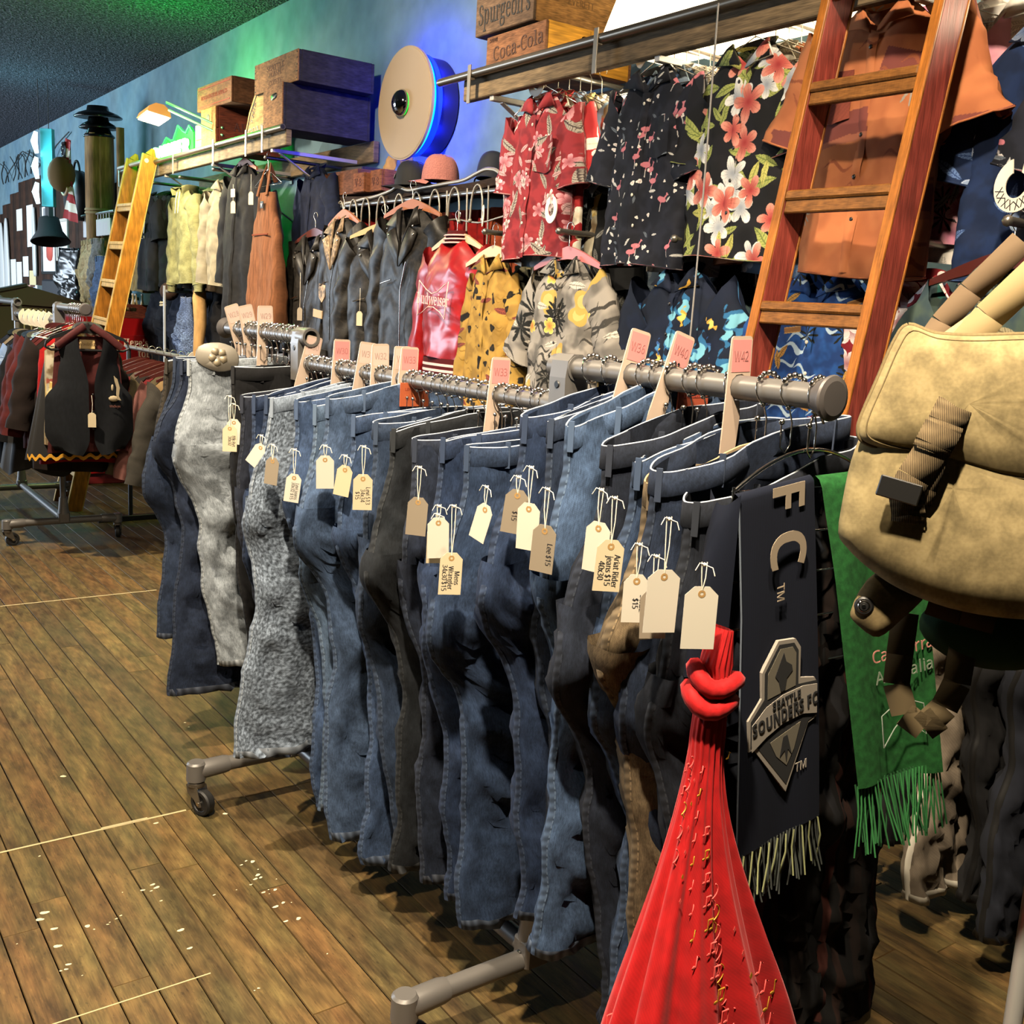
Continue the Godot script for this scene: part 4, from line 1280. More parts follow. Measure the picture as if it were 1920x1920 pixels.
	words("TM", 0.016, grey, t, Vector3(0.05, -0.50, z), Vector3.ZERO, "Droid Sans", 0.001)
	words("C", 0.085, flat(Color(0.52, 0.47, 0.40), 0.95), t, Vector3(0.012, -0.105, 0.026), Vector3(0, 0, -PI / 2), "Droid Sans", 0.001, 0.95, "lettering", true)
	words("F", 0.075, flat(Color(0.52, 0.47, 0.40), 0.95), t, Vector3(0.02, -0.022, 0.018), Vector3(0, 0, -PI / 2), "Droid Sans", 0.001, 0.95, "lettering", true)
	words("TM", 0.016, flat(Color(0.52, 0.47, 0.40), 0.95), t, Vector3(-0.005, -0.175, 0.027), Vector3(0, 0, -PI / 2), "Droid Sans", 0.001)
	for k in 3:
		s = mb()
		fringe(s, -0.104, 0.104, -0.614, 0.10 if k < 2 else 0.085, [26, 22, 10][k], k * 2.0, [0.028, 0.02, 0.034][k])
		tag(obj("fringe", s, flat([Color(0.20, 0.22, 0.21), Color(0.27, 0.30, 0.27), Color(0.50, 0.52, 0.36)][k], 0.95), t), "", "", "", "stuff")
	# red chiffon scarf knotted on the hanger rod
	var red := cloth(Color(0.60, 0.055, 0.065), "weave", Vector2(3, 3), 0.7)
	red.rim_enabled = true
	red.rim = 0.4
	t = thing("chiffon_scarf", "sheer red scarf with gold music notes, knotted and fanned out below", "scarf", Vector3(1.165, 1.175, -1.04))
	s = mb()
	drape(s, 96, 30, func(u: float, v: float):
		var y := -v * 0.86
		var open_ := smoothstep(0.17, 1.0, v)
		var w := 0.022 + 0.016 * sin(v * 40.0) * exp(-pow((v - 0.12) * 14.0, 2.0)) + 0.185 * open_
		if v < 0.1: w = lerpf(0.006, 0.034, v / 0.1)
		var a := TAU * u
		var c := -0.035 * v - 0.006 + 0.05 * open_
		var fold := 1.0 + 0.26 * sqrt(open_) * sin(a * 9.0 + 1.0 + v * 1.5) + 0.10 * sin(a * 17.0 + v * 3.0)
		return Vector3(c + cos(a) * w * lerpf(1.0, fold, 0.35), y, sin(a) * (0.024 + 0.085 * open_) * fold + 0.02 * open_))
	obj("fabric", s, red, t)
	for k in 2:
		s = mb()
		var R := PackedVector3Array()
		for i in 17:
			var a := TAU * i / 16.0
			R.append(Vector3(cos(a) * 0.036 - 0.008 - 0.008 * k, -0.086 - 0.032 * k + 0.012 * sin(a * 2.0) - 0.012 * cos(a), sin(a) * 0.027))
		tube(s, R, 0.015, 8, false)
		obj("knot", s, red, t)
	# printed notes and clefs
	var gold := flat(Color(0.70, 0.52, 0.16), 0.45, 0.5)
	var pink := flat(Color(0.84, 0.30, 0.28), 0.7)
	var gs := mb()
	var ps := mb()
	for k in 70:
		var v := 0.24 + 0.74 * fmod(k * 0.618, 1.0)
		var op := smoothstep(0.17, 1.0, v)
		var ang := PI * lerpf(0.25, 1.15, fmod(k * 0.377, 1.0))
		var w := 0.022 + 0.185 * op
		var fold := 1.0 + 0.26 * sqrt(op) * sin(ang * 9.0 + 1.0 + v * 1.5) + 0.10 * sin(ang * 17.0 + v * 3.0)
		var p := Vector3(-0.035 * v - 0.006 + 0.05 * op + cos(ang) * w * lerpf(1.0, fold, 0.35), -v * 0.86, sin(ang) * (0.024 + 0.085 * op) * fold + 0.02 * op) + Vector3(cos(ang) * 0.5, 0, sin(ang)).normalized() * 0.005
		var q := gs if k % 3 == 0 else ps
		var sc := 0.4 + 0.6 * op
		match k % 4:
			0:
				ball(q, p, 0.006 * sc, 6, Vector3(1.2, 0.9, 0.2))
				tube(q, PackedVector3Array([p + Vector3(0.006, 0, 0) * sc, p + Vector3(0.008, 0.026, 0) * sc, p + Vector3(0.016, 0.02, 0) * sc]), 0.0011, 4)
			1:
				for e in [0.0, 0.016]:
					ball(q, p + Vector3(e, 0, 0) * sc, 0.0055 * sc, 6, Vector3(1.2, 0.9, 0.2))
					tube(q, PackedVector3Array([p + Vector3(e + 0.005, 0, 0) * sc, p + Vector3(e + 0.005, 0.026, 0) * sc]), 0.0011, 4)
				tube(q, PackedVector3Array([p + Vector3(0.005, 0.026, 0) * sc, p + Vector3(0.021, 0.026, 0) * sc]), 0.0016, 4)
			2:
				var C := PackedVector3Array()
				for i in 15:
					var a := i * 0.62
					C.append(p + Vector3(sin(a) * 0.009 * (1.0 - i * 0.03), 0.02 - i * 0.0036 + cos(a) * 0.005, 0) * sc * 1.3)
				tube(q, C, 0.0011, 4)
			3:
				prism(q, PackedVector2Array([Vector2(0, 0.008), Vector2(0.004, 0.0), Vector2(0.0, -0.007), Vector2(-0.004, 0.0)]), 0.0, 0.0005, Transform3D(Basis.from_scale(Vector3.ONE * sc * 1.2), p))
	tag(obj("gold_print", gs, gold, t), "", "", "", "stuff")
	tag(obj("pale_print", ps, pink, t), "", "", "", "stuff")
	# dark trousers behind the scarves
	jeans("trousers", "dark brown striped corduroy trousers at the end of the rack behind the scarves", Vector3(1.535, 1.365, -1.135), {"bulge": 0.0, "mat": cloth(Color(0.9, 0.85, 0.85), "cord", Vector2(3.0, 0.4), 0.95), "seam": M.black, "w": 0.135, "L": 1.14, "hip": 0.03, "hem": 0.13, "knee": 0.12, "lean": 0.07, "edge": flat(Color(0.2, 0.19, 0.2), 0.9), "cat": "trousers", "tilt": 0.0, "fade": 0.0, "open": 0.02})
	# green souvenir scarf
	var green := cloth(Color(0.10, 0.30, 0.14), "canvas", Vector2(2, 6), 0.95)
	t = thing("souvenir_scarf", "green woollen souvenir scarf with gold stripe hung behind the haversack", "scarf", Vector3(1.47, 1.412, -1.05), -0.35)
	t.rotation.z = deg_to_rad(14.0)
	s = mb()
	drape(s, 12, 34, func(u: float, v: float):
		var y := 0.0
		var zz := 0.0
		if v < 0.12:
			var a := lerpf(-PI / 2, PI / 2, v / 0.12)
			y = cos(a) * 0.02 - 0.02
			zz = sin(a) * 0.016
		else:
			y = -0.02 - (v - 0.12) * 0.62
			zz = 0.016
		return Vector3((u - 0.5) * 0.17, y - 0.02 * u, zz + 0.012 * sin(u * 7.0 + 1.0) * smoothstep(0.1, 0.4, v)))
	obj("knit", s, green, t)
	s = mb()
	drape(s, 4, 12, func(u: float, v: float):
		var a := lerpf(-0.4, PI / 2, minf(v * 2.0, 1.0))
		var y := cos(a) * 0.021 - 0.02 if v < 0.5 else -0.02 - (v - 0.5) * 0.12
		return Vector3(0.0 + u * 0.03 + v * 0.02, y - 0.006, sin(a) * 0.017 + 0.006))
	obj("gold_stripe", s, cloth(Color(0.62, 0.46, 0.18), "canvas", Vector2(2, 2), 0.95), t)
	var pk := flat(Color(0.55, 0.36, 0.32), 0.9)
	words("Canberra", 0.022, pk, t, Vector3(0.025, -0.33, 0.031), Vector3.ZERO, "Droid Sans", 0.001, 0.95)
	words("Australia", 0.022, flat(Color(0.36, 0.40, 0.34), 0.9), t, Vector3(0.025, -0.37, 0.031), Vector3.ZERO, "Droid Sans", 0.001, 0.95)
	s = mb()
	var line := [[-0.03, -0.50], [-0.028, -0.44], [0.0, -0.425], [0.012, -0.40], [0.018, -0.385], [0.024, -0.40], [0.028, -0.425], [0.055, -0.44], [0.056, -0.50], [0.03, -0.47], [0.012, -0.455], [-0.006, -0.47], [-0.03, -0.50]]
	var lp := PackedVector3Array()
	for q in line: lp.append(Vector3(q[0], q[1], 0.0315))
	tube(s, lp, 0.0014, 4)
	obj("building_outline", s, flat(Color(0.42, 0.46, 0.42), 0.9), t)
	for k in 2:
		s = mb()
		fringe(s, -0.085, 0.085, -0.565, 0.13, 26, 3.0 + k * 2.0, 0.012 + 0.008 * k)
		tag(obj("fringe", s, flat([Color(0.09, 0.33, 0.15), Color(0.14, 0.42, 0.20)][k], 0.95), t), "", "", "", "stuff")
	build_haversack()

func build_haversack():
	var khaki := cloth(Color(0.52, 0.47, 0.35), "canvas", Vector2(1.2, 1.2), 0.95)
	var dusk := cloth(Color(0.42, 0.37, 0.27), "canvas", Vector2(1.2, 1.2), 0.95)
	var web := tri_mat(Color(0.50, 0.43, 0.32), "rib", Vector3(60, 60, 60), 0.95, 0.15)
	var t := thing("haversack", "khaki canvas army haversack with a webbing strap, hung at the rack end", "backpack", Vector3(1.219, 1.458, -0.742), deg_to_rad(-58.0))
	t.rotation.x = deg_to_rad(-6.0)
	t.rotation.z = deg_to_rad(6.5)
	var px := func(a: Array) -> PackedVector2Array:
		var r := PackedVector2Array()
		for q in a: r.append(Vector2((q[0] - 1800) / 1500.0, (880 - q[1]) / 1500.0))
		return r
	var body: PackedVector2Array = smooth_loop(px.call([[1715, 648], [1672, 720], [1650, 790], [1626, 860], [1612, 930], [1603, 1000], [1620, 1030], [1652, 1062], [1700, 1098], [1760, 1126], [1830, 1146], [1920, 1156], [2030, 1150], [2080, 1100], [2090, 900], [2075, 700], [2020, 640], [1920, 634], [1800, 636]]), 3)
	var s := mb()
	pillow(s, body, [[1.0, -0.075], [0.1, -0.075], [0.02, -0.06], [0.0, -0.02], [0.0, 0.015], [0.03, 0.036], [0.09, 0.05], [0.3, 0.062], [0.65, 0.068], [1.0, 0.07]])
	obj("bag", s, khaki, t)
	s = mb()
	var fl: PackedVector2Array = smooth_loop(px.call([[1730, 610], [1706, 640], [1676, 712], [1652, 770], [1644, 800], [1652, 822], [1690, 838], [1745, 850], [1800, 868], [1860, 888], [1920, 902], [2020, 906], [2070, 860], [2080, 760], [2060, 670], [2000, 642], [1920, 638], [1840, 636], [1775, 628]]), 4)
	pillow(s, fl, [[1.0, 0.062], [0.05, 0.05], [0.0, 0.048], [0.0, 0.056], [0.02, 0.062], [0.15, 0.072], [0.5, 0.079], [1.0, 0.081]])
	obj("flap", s, khaki, t)
	s = mb()
	var ep := PackedVector3Array()
	for k in fl.size() + 1: ep.append(Vector3(fl[k % fl.size()].x, fl[k % fl.size()].y, 0.054))
	tube(s, ep, 0.0036, 6, false)
	ep = PackedVector3Array()
	var c := Vector2(0.03, 0.07)
	for k in fl.size() + 1:
		var q: Vector2 = fl[k % fl.size()].lerp(c, 0.075)
		ep.append(Vector3(q.x, q.y, 0.067))
	tube(s, ep, 0.0011, 4, false)
	tag(obj("flap_binding", s, dusk, t), "", "", "", "stuff")
	# the webbing strap, its keeper and slider
	s = mb()
	var P := func(x: float, y: float, z: float) -> Vector3: return Vector3((x - 1800) / 1500.0, (880 - y) / 1500.0, z)
	var strip := func(st: SurfaceTool, a: Array, hw: float, th: float):
		for k in a.size() - 1:
			var p0: Vector3 = a[k]
			var p1: Vector3 = a[k + 1]
			var d: Vector3 = (p1 - p0).normalized()
			var side: Vector3 = Vector3(0, 0, 1).cross(d).normalized() * hw
			var up: Vector3 = d.cross(side).normalized() * th * -1.0
			quad(st, p0 - side + up, p0 + side + up, p1 + side + up, p1 - side + up)
			quad(st, p0 + side, p0 - side, p1 - side, p1 + side)
			quad(st, p0 - side, p0 - side + up, p1 - side + up, p1 - side)
			quad(st, p0 + side + up, p0 + side, p1 + side, p1 + side + up)
	strip.call(s, [P.call(1812, 758, 0.080), P.call(1796, 792, 0.084), P.call(1790, 806, 0.086)], 0.021, 0.003)
	strip.call(s, [P.call(1792, 800, 0.090), P.call(1776, 832, 0.092), P.call(1772, 842, 0.090)], 0.022, 0.004)
	strip.call(s, [P.call(1774, 838, 0.086), P.call(1742, 890, 0.084), P.call(1728, 918, 0.083), P.call(1734, 960, 0.076), P.call(1732, 975, 0.072)], 0.0195, 0.003)
	strip.call(s, [P.call(1790, 830, 0.084), P.call(1764, 912, 0.080), P.call(1752, 945, 0.074)], 0.012, 0.0025)
	tag(obj("webbing_strap", s, web, t), "", "", "", "stuff")
	s = mb()

	s = mb()
	bx(s, Vector3.ZERO, Vector3(0.05, 0.026, 0.006), Transform3D(Basis(Vector3(0, 0, 1), -0.3), P.call(1718, 914, 0.088)), 0.002)
	obj("slider_buckle", s, flat(Color(0.05, 0.05, 0.05), 0.4), t)
	# folds of the side gusset and the corner tab with its press stud
	s = mb()
	pillow(s, smooth_loop(px.call([[1640, 1120], [1628, 1150], [1625, 1168], [1640, 1186], [1668, 1206], [1690, 1200], [1720, 1170], [1758, 1130], [1752, 1112], [1715, 1098], [1672, 1082]]), 2), [[1.0, -0.03], [0.0, -0.03], [0.0, 0.0], [0.05, 0.008], [0.5, 0.012], [1.0, 0.013]])
	var tab := obj("corner_tab", s, dusk, t)
	for r in [[0.0125, M.black], [0.009, M.chrome], [0.0065, M.black], [0.0032, M.chrome]]:
		s = mb()
		var h: float = 0.018 - r[0] * 0.25
		lathe(s, PackedVector2Array([Vector2(0, h), Vector2(r[0] * 0.8, h), Vector2(r[0], h - 0.002), Vector2(r[0], 0.006)]), 18, Transform3D(Basis(Vector3.RIGHT, PI / 2), P.call(1652, 1144, 0.0)) )
		obj("press_stud", s, r[1], tab)
	# shoulder straps at the top and the tails below
	s = mb()
	strip.call(s, [P.call(1760, 640, -0.02), P.call(1790, 590, -0.05), P.call(1840, 530, -0.06), P.call(1930, 440, -0.06)], 0.016, 0.003)
	obj("shoulder_strap", s, cloth(Color(0.36, 0.30, 0.24), "canvas", Vector2(1, 1), 0.9), t)
	s = mb()
	strip.call(s, [P.call(1775, 642, -0.01), P.call(1830, 600, -0.03), P.call(1880, 560, -0.04), P.call(1960, 480, -0.045)], 0.008, 0.006)
	obj("strap_edge", s, cloth(Color(0.56, 0.48, 0.38), "canvas", Vector2(1, 1), 0.9), t)
	s = mb()
	strip.call(s, [P.call(1830, 640, 0.0), P.call(1870, 590, -0.01), P.call(1960, 500, -0.02)], 0.02, 0.003)
	obj("shoulder_strap", s, cloth(Color(0.50, 0.44, 0.33), "canvas", Vector2(1, 1), 0.9), t)
	for a in [[[1716, 1165], [1706, 1250], [1700, 1310], [1716, 1370], [1752, 1396], [1780, 1372]], [[1812, 1160], [1822, 1230], [1812, 1300], [1790, 1350], [1752, 1392]]]:
		s = mb()
		var lp := []
		for q in a: lp.append(P.call(q[0] + 10, q[1], -0.04))
		strip.call(s, lp, 0.017, 0.003)
		obj("hanging_strap", s, cloth(Color(0.31, 0.27, 0.20), "canvas", Vector2(1, 1), 0.9), t)
	s = mb()
	strip.call(s, [P.call(1770, 1132, -0.02), P.call(1830, 1150, -0.015), P.call(1890, 1165, -0.02)], 0.02, 0.004)
	obj("bottom_band", s, cloth(Color(0.27, 0.19, 0.13), "canvas", Vector2(1, 1), 0.9), t)
	# green canvas water bottle pouch below the haversack
	t = thing("canteen", "dark green round canteen hanging below the haversack", "canteen", Vector3(1.30, 1.245, -0.70), deg_to_rad(-58.0))
	s = mb()
	lathe(s, PackedVector2Array([Vector2(0, 0.035), Vector2(0.05, 0.033), Vector2(0.075, 0.02), Vector2(0.08, 0.0), Vector2(0.075, -0.02), Vector2(0.05, -0.033), Vector2(0, -0.035)]), 28, Transform3D(Basis(Vector3.RIGHT, PI / 2) * Basis.from_scale(Vector3(1.1, 1, 0.6)), Vector3.ZERO), false)
	obj("flask", s, cloth(Color(0.10, 0.22, 0.13), "canvas", Vector2(2, 2), 0.8), t)
	s = mb()
	bx(s, Vector3(-0.035, 0.03, 0.03), Vector3(0.024, 0.035, 0.006))
	obj("label_patch", s, flat(Color(0.35, 0.75, 0.40), 0.6), t)
	s = mb()
	tube(s, PackedVector3Array([Vector3(-0.05, 0.035, -0.01), Vector3(0.0, 0.10, -0.02), Vector3(0.05, 0.035, -0.01)]), 0.005, 6)
	obj("sling", s, M.black, t)

# ---------------------------------------------------------------- the two high shelves and what stands on them
func shelf(label: String, z0: float, z1: float, m: Material, strap_z: Array, kind: String):
	var mid := (z0 + z1) / 2.0
	var len := absf(z1 - z0)
	var t := thing("high_shelf", label, "shelf", Vector3(2.45, 2.53, mid), 0.0, "")
	var s := mb()
	bx(s, Vector3(0.02, 0, 0), Vector3(0.038, 0.085, len), Transform3D.IDENTITY, 0.004)
	obj("front_board", s, m, t)
	s = mb()
	bx(s, Vector3(0.57, -0.005, 0), Vector3(0.038, 0.12, len), Transform3D.IDENTITY, 0.004)
	obj("back_board", s, M.board, t)
	s = mb()
	tube(s, PackedVector3Array([Vector3(-0.025, 0.048, -len / 2 - 0.15), Vector3(-0.025, 0.048, len / 2 + 0.02)]), 0.0165, 14)
	var pipe := obj("ladder_rail", s, flat(Color(0.40, 0.37, 0.33), 0.35, 0.8), t)
	s = mb()
	lathe(s, PackedVector2Array([Vector2(0, 0), Vector2(0.012, 0)]), 14, Transform3D(Basis(Vector3.RIGHT, PI / 2), Vector3(-0.025, 0.048, len / 2 + 0.0205)))
	obj("pipe_bore", s, M.black, pipe)
	for z in strap_z:
		s = mb()
		bx(s, Vector3(-0.043, 0.005, z - mid), Vector3(0.005, 0.15, 0.022), Transform3D.IDENTITY, 0.001)
		bx(s, Vector3(-0.032, 0.028, z - mid), Vector3(0.022, 0.005, 0.022), Transform3D.IDENTITY, 0.001)
		obj("rail_strap", s, flat(Color(0.55, 0.52, 0.47), 0.35, 0.7), t)
	var zs := [-3.69, -2.72, -1.75, -0.78] if kind == "r" else [-5.94, -6.92, -7.90]
	for zz in zs:
		s = mb()
		bx(s, Vector3(0.30, -0.05, zz - mid), Vector3(0.58, 0.022, 0.028), Transform3D.IDENTITY, 0.002)
		var a := Vector3(0.06, -0.06, zz - mid)
		var b := Vector3(0.585, -0.36, zz - mid)
		var d := (b - a).normalized()
		bx(s, Vector3.ZERO, Vector3(a.distance_to(b), 0.006, 0.026), Transform3D(Basis(d, Vector3(0, 0, 1).cross(d), Vector3(0, 0, 1)), (a + b) / 2), 0.001)
		obj("bracket", s, flat(Color(0.62, 0.60, 0.57), 0.4, 0.4), t)
	# face-out rods for clothes
	return t

func crate(called: String, label: String, cat: String, at: Vector3, size: Vector3, o: Dictionary) -> Node3D:
	# at: middle of the underside; size along x, y, z
	var t := thing(called, label, cat, at, o.get("yaw", 0.0), o.get("group", ""))
	var th := 0.014
	var mm: Material = o.mat
	var me: Material = o.get("end_mat", mm)
	var s := mb()
	bx(s, Vector3(0, th / 2, 0), Vector3(size.x - 0.002, th, size.z - 0.002))
	obj("bottom_board", s, mm, t)
	var n: int = o.get("boards", 2)
	for g in [-1.0, 1.0]:
		for k in n:
			s = mb()
			var h := size.y / n
			bx(s, Vector3((size.x - th) / 2 * g, h * (k + 0.5), 0), Vector3(th, h - 0.003, size.z), Transform3D.IDENTITY, 0.002)
			obj("side_board", s, mm, t)
		# ends, with a hand hole where the crate has one
		s = mb()
		var tr := Transform3D(Basis.IDENTITY, Vector3(0, 0, (size.z - th) / 2 * g))
		var ex := size.x / 2 - th - 0.001
		if o.get("hole", true):
			var hy: float = size.y * o.get("hole_y", 0.72)
			var hw: float = o.get("hole_w", 0.05)
			var poly := PackedVector2Array([Vector2(-ex, 0), Vector2(ex, 0), Vector2(ex, size.y), Vector2(0.001, size.y), Vector2(0.001, hy + 0.016)])
			for k in 9:
				var an := PI / 2 - PI * k / 8.0
				poly.append(Vector2(hw + cos(an) * 0.016, hy + sin(an) * 0.016))
			for k in 9:
				var an := -PI / 2 - PI * k / 8.0
				poly.append(Vector2(-hw + cos(an) * 0.016, hy + sin(an) * 0.016))
			poly.append(Vector2(-0.001, hy + 0.016))
			poly.append(Vector2(-0.001, size.y))
			poly.append(Vector2(-ex, size.y))
			prism(s, poly, -th / 2, th / 2, tr)
		else:
			bx(s, Vector3(0, size.y / 2, 0), Vector3(ex * 2, size.y, th), tr, 0.002)
		obj("end_board", s, me, t)
	return t

func side_words(t: Node3D, text: String, h: float, m: Material, size: Vector3, dy: float, dz := 0.0, face := "Droid Serif", stretch := 1.0):
	# lettering on the face that looks at the aisle
	return words(text, h, m, t, Vector3(-size.x / 2 - 0.0012, dy, dz), Vector3(0, -PI / 2, 0), face, 0.0015, stretch)

func build_shelves():
	shelf("long wooden shelf with a pipe ladder rail above the printed shirts", -3.89, 0.9, M.board, [-3.78, -2.98, -1.92], "r")
	shelf("pale wooden shelf with a pipe ladder rail above the hooded jackets", -5.72, -8.75, M.pale_board, [-8.9, -8.1, -7.55, -6.75, -6.2, -5.95], "l")
	var wood := tri_mat(Color(0.46, 0.33, 0.24), "wood", Vector3(2.2, 3.2, 2.2), 0.8, 0.15)
	var greyw := tri_mat(Color(0.36, 0.30, 0.25), "wood", Vector3(2.2, 3.2, 2.2), 0.8, 0.15)
	var palew := tri_mat(Color(0.66, 0.50, 0.30), "wood", Vector3(2.2, 3.2, 2.2), 0.8, 0.15)
	var tanw := tri_mat(Color(0.58, 0.45, 0.32), "wood", Vector3(2.6, 3.4, 2.6), 0.8, 0.15)
	var yellow := tri_mat(Color(0.80, 0.60, 0.20), "wood", Vector3(0.8, 1.4, 0.8), 0.6, 0.05)
	var navyw := tri_mat(Color(0.18, 0.19, 0.24), "wood", Vector3(2.0, 3.0, 2.0), 0.8, 0.1)
	var ink := flat(Color(0.20, 0.11, 0.06), 0.9)
	# right shelf
	var sz := Vector3(0.44, 0.155, 0.40)
	var c := crate("soda_crate", "brown wooden soda crate with a bright yellow end and script lettering", "crate", Vector3(2.715, 2.577, -3.595), sz, {"mat": wood, "end_mat": yellow, "hole_w": 0.03, "boards": 1})
	side_words(c, "Coca-Cola", 0.052, ink, sz, 0.088, 0.02, "Droid Serif", 1.02).rotation.z = 0.06
	side_words(c, "DRINK", 0.014, ink, sz, 0.136, -0.15, "Droid Sans")
	sz = Vector3(0.46, 0.19, 0.40)
	c = crate("fruit_crate", "weathered grey wooden crate stacked on the yellow ended crate", "crate", Vector3(2.705, 2.737, -3.655), sz, {"mat": greyw, "end_mat": palew, "hole": false, "boards": 1})
	side_words(c, "Spurgeon's", 0.075, flat(Color(0.09, 0.08, 0.07), 0.9), sz, 0.075, 0.0, "Droid Serif", 0.66)
	words("EVERETT", 0.025, flat(Color(0.40, 0.28, 0.14), 0.9), c, Vector3(0.0, 0.10, 0.2008), Vector3.ZERO, "Droid Sans", 0.001)
	# bright lamp housing lying on the right shelf: a lit fluorescent panel with tubes below
	var t := thing("shelf_light", "brightly lit white fluorescent fitting resting on the shelf over the shirts", "light", Vector3(2.74, 2.60, -2.56))
	var s := mb()
	prism(s, PackedVector2Array([Vector2(-0.18, 0.0), Vector2(0.18, 0.0), Vector2(0.16, 0.16), Vector2(-0.10, 0.19)]), -0.60, 0.60)
	obj("housing", s, glow(Color(1.0, 0.93, 0.78), 2.6), t)
	s = mb()
	tube(s, PackedVector3Array([Vector3(-0.12, 0.30, 0.62), Vector3(-0.15, 0.15, 0.63), Vector3(-0.18, 0.0, 0.64), Vector3(-0.1, -0.03, 0.66)]), 0.005, 6)
	obj("power_cord", s, M.black, t)
	var tl := AreaLight3D.new()
	tl.name = "top_glow"
	tl.area_size = Vector2(0.3, 1.1)
	tl.light_energy = 5.0
	tl.light_color = Color(1.0, 0.93, 0.78)
	tl.shadow_enabled = true
	t.add_child(tl)
	tl.position = Vector3(0, 0.24, 0)
	tl.rotation = Vector3(PI / 2, 0, 0)
	for k in 3:
		var z: float = [-2.95, -2.05, -1.1][k]
		t = thing("tube_light", ["glowing fluorescent tube under the shelf over the red floral shirt", "glowing fluorescent tube under the shelf beside the black floral shirt", "glowing fluorescent tube under the shelf behind the red ladder"][k], "light", Vector3(2.86, 2.50, z), 0.0, "tubes under the long shelf")
		s = mb()
		bx(s, Vector3(0.045, 0.0, 0), Vector3(0.05, 0.05, 0.86))
		obj("batten", s, M.white, t)
		s = mb()
		tube(s, PackedVector3Array([Vector3(0, 0, -0.42), Vector3(0, 0, 0.42)]), 0.014, 12)
		obj("tube", s, glow(Color(1.0, 0.94, 0.80), 3.5), t)
		for g in [-1.0, 1.0]:
			s = mb()
			bx(s, Vector3(0.01, 0, 0.43 * g), Vector3(0.045, 0.04, 0.02))
			obj("lamp_holder", s, M.white, t)
		var al := AreaLight3D.new()
		al.name = "tube_glow"
		al.area_size = Vector2(0.05, 0.82)
		al.light_energy = 1.7
		al.light_color = Color(1.0, 0.94, 0.80)
		al.shadow_enabled = true
		t.add_child(al)
		al.position = Vector3(-0.03, -0.012, 0)
		al.basis = Basis.looking_at(Vector3(-0.75, -0.66, 0), Vector3(0, 0, 1))
	# left shelf
	sz = Vector3(0.46, 0.19, 0.62)
	var sz2 := Vector3(0.54, 0.245, 0.27)
	c = crate("plank_box", "navy sided wooden box with a hand hole in its narrow pale face", "crate", Vector3(2.71, 2.577, -5.865), sz2, {"mat": navyw, "hole": false, "boards": 1})
	s = mb()
	bx(s, Vector3(-sz2.x / 2 - 0.004, sz2.y / 2, 0), Vector3(0.008, sz2.y, sz2.z), Transform3D.IDENTITY, 0.002)
	var pan := obj("face_board", s, tanw, c)
	s = mb()
	pillow(s, smooth_loop(PackedVector2Array([Vector2(-0.035, -0.015), Vector2(0.035, -0.008), Vector2(0.035, 0.018), Vector2(-0.035, 0.014)]), 4), [[0.0, 0.0], [0.0, 0.001], [1.0, 0.001]])
	var hole := obj("hand_hole", s, M.black, pan)
	hole.position = Vector3(-sz2.x / 2 - 0.0085, sz2.y * 0.72, 0.02)
	hole.rotation.y = -PI / 2
	c = crate("tea_chest", "pale stencilled wooden chest with dark side, topmost on the shelf end", "crate", Vector3(2.72, 2.823, -5.95), Vector3(0.46, 0.165, 0.62), {"mat": navyw, "hole": false, "boards": 1})
	s = mb()
	bx(s, Vector3(-0.234, 0.0825, 0), Vector3(0.008, 0.165, 0.62), Transform3D.IDENTITY, 0.002)
	pan = obj("face_board", s, tanw, c)
	for k in 10:
		s = mb()
		ball(s, Vector3(-0.239, [0.015, 0.05, 0.085, 0.12, 0.15][k % 5], 0.298 * (1 if k < 5 else -1)), 0.005, 6, Vector3(0.4, 1, 1))
		obj("nail", s, M.black, pan)
	for a in [["SEATTLE", 0.115, 0.03], ["WASH.", 0.08, 0.03], ["COFFEE", 0.035, 0.026]]:
		words(a[0], a[2], flat(Color(0.28, 0.19, 0.13), 0.9), pan, Vector3(-0.2385, a[1], 0.0), Vector3(0, -PI / 2, 0), "Droid Serif", 0.001, 1.4)
	# painted tent-shaped sign
	t = thing("tent_sign", "cream tent shaped sign with COME lettering and a red emblem, between the crates", "sign", Vector3(2.51, 2.575, -6.20), FACE)
	s = mb()
	var tp := PackedVector2Array([Vector2(-0.28, 0), Vector2(0.24, 0), Vector2(0.22, 0.27), Vector2(-0.05, 0.285), Vector2(-0.10, 0.275), Vector2(-0.20, 0.17), Vector2(-0.26, 0.06)])
	prism(s, tp, -0.006, 0.006)
	obj("panel", s, tri_mat(Color(0.72, 0.62, 0.42), "wood", Vector3(1, 1, 1), 0.8), t)
	s = mb()
	var ol := PackedVector3Array()
	for p in [tp[0] + Vector2(0.03, 0.0), tp[6] + Vector2(0.028, 0), tp[5] + Vector2(0.025, -0.01), tp[4] + Vector2(0.02, -0.02)]: ol.append(Vector3(p.x, p.y, 0.0065))
	tube(s, ol, 0.0035, 5)
	obj("black_line", s, M.black, t)
	words("COME", 0.062, M.black, t, Vector3(-0.07, 0.045, 0.007), Vector3(0, 0, 0.05), "Droid Serif", 0.001, 1.2)
	words("THIS", 0.032, M.black, t, Vector3(-0.13, 0.16, 0.007), Vector3(0, 0, 1.05), "Droid Serif", 0.001, 1.3)
	s = mb()
	prism(s, PackedVector2Array([Vector2(0.06, 0.07), Vector2(0.12, 0.09), Vector2(0.115, 0.11), Vector2(0.085, 0.10), Vector2(0.07, 0.14), Vector2(0.115, 0.15), Vector2(0.11, 0.22), Vector2(0.085, 0.225), Vector2(0.08, 0.17), Vector2(0.045, 0.15)]), 0.006, 0.008)
	obj("emblem", s, flat(Color(0.50, 0.07, 0.07), 0.8), t)
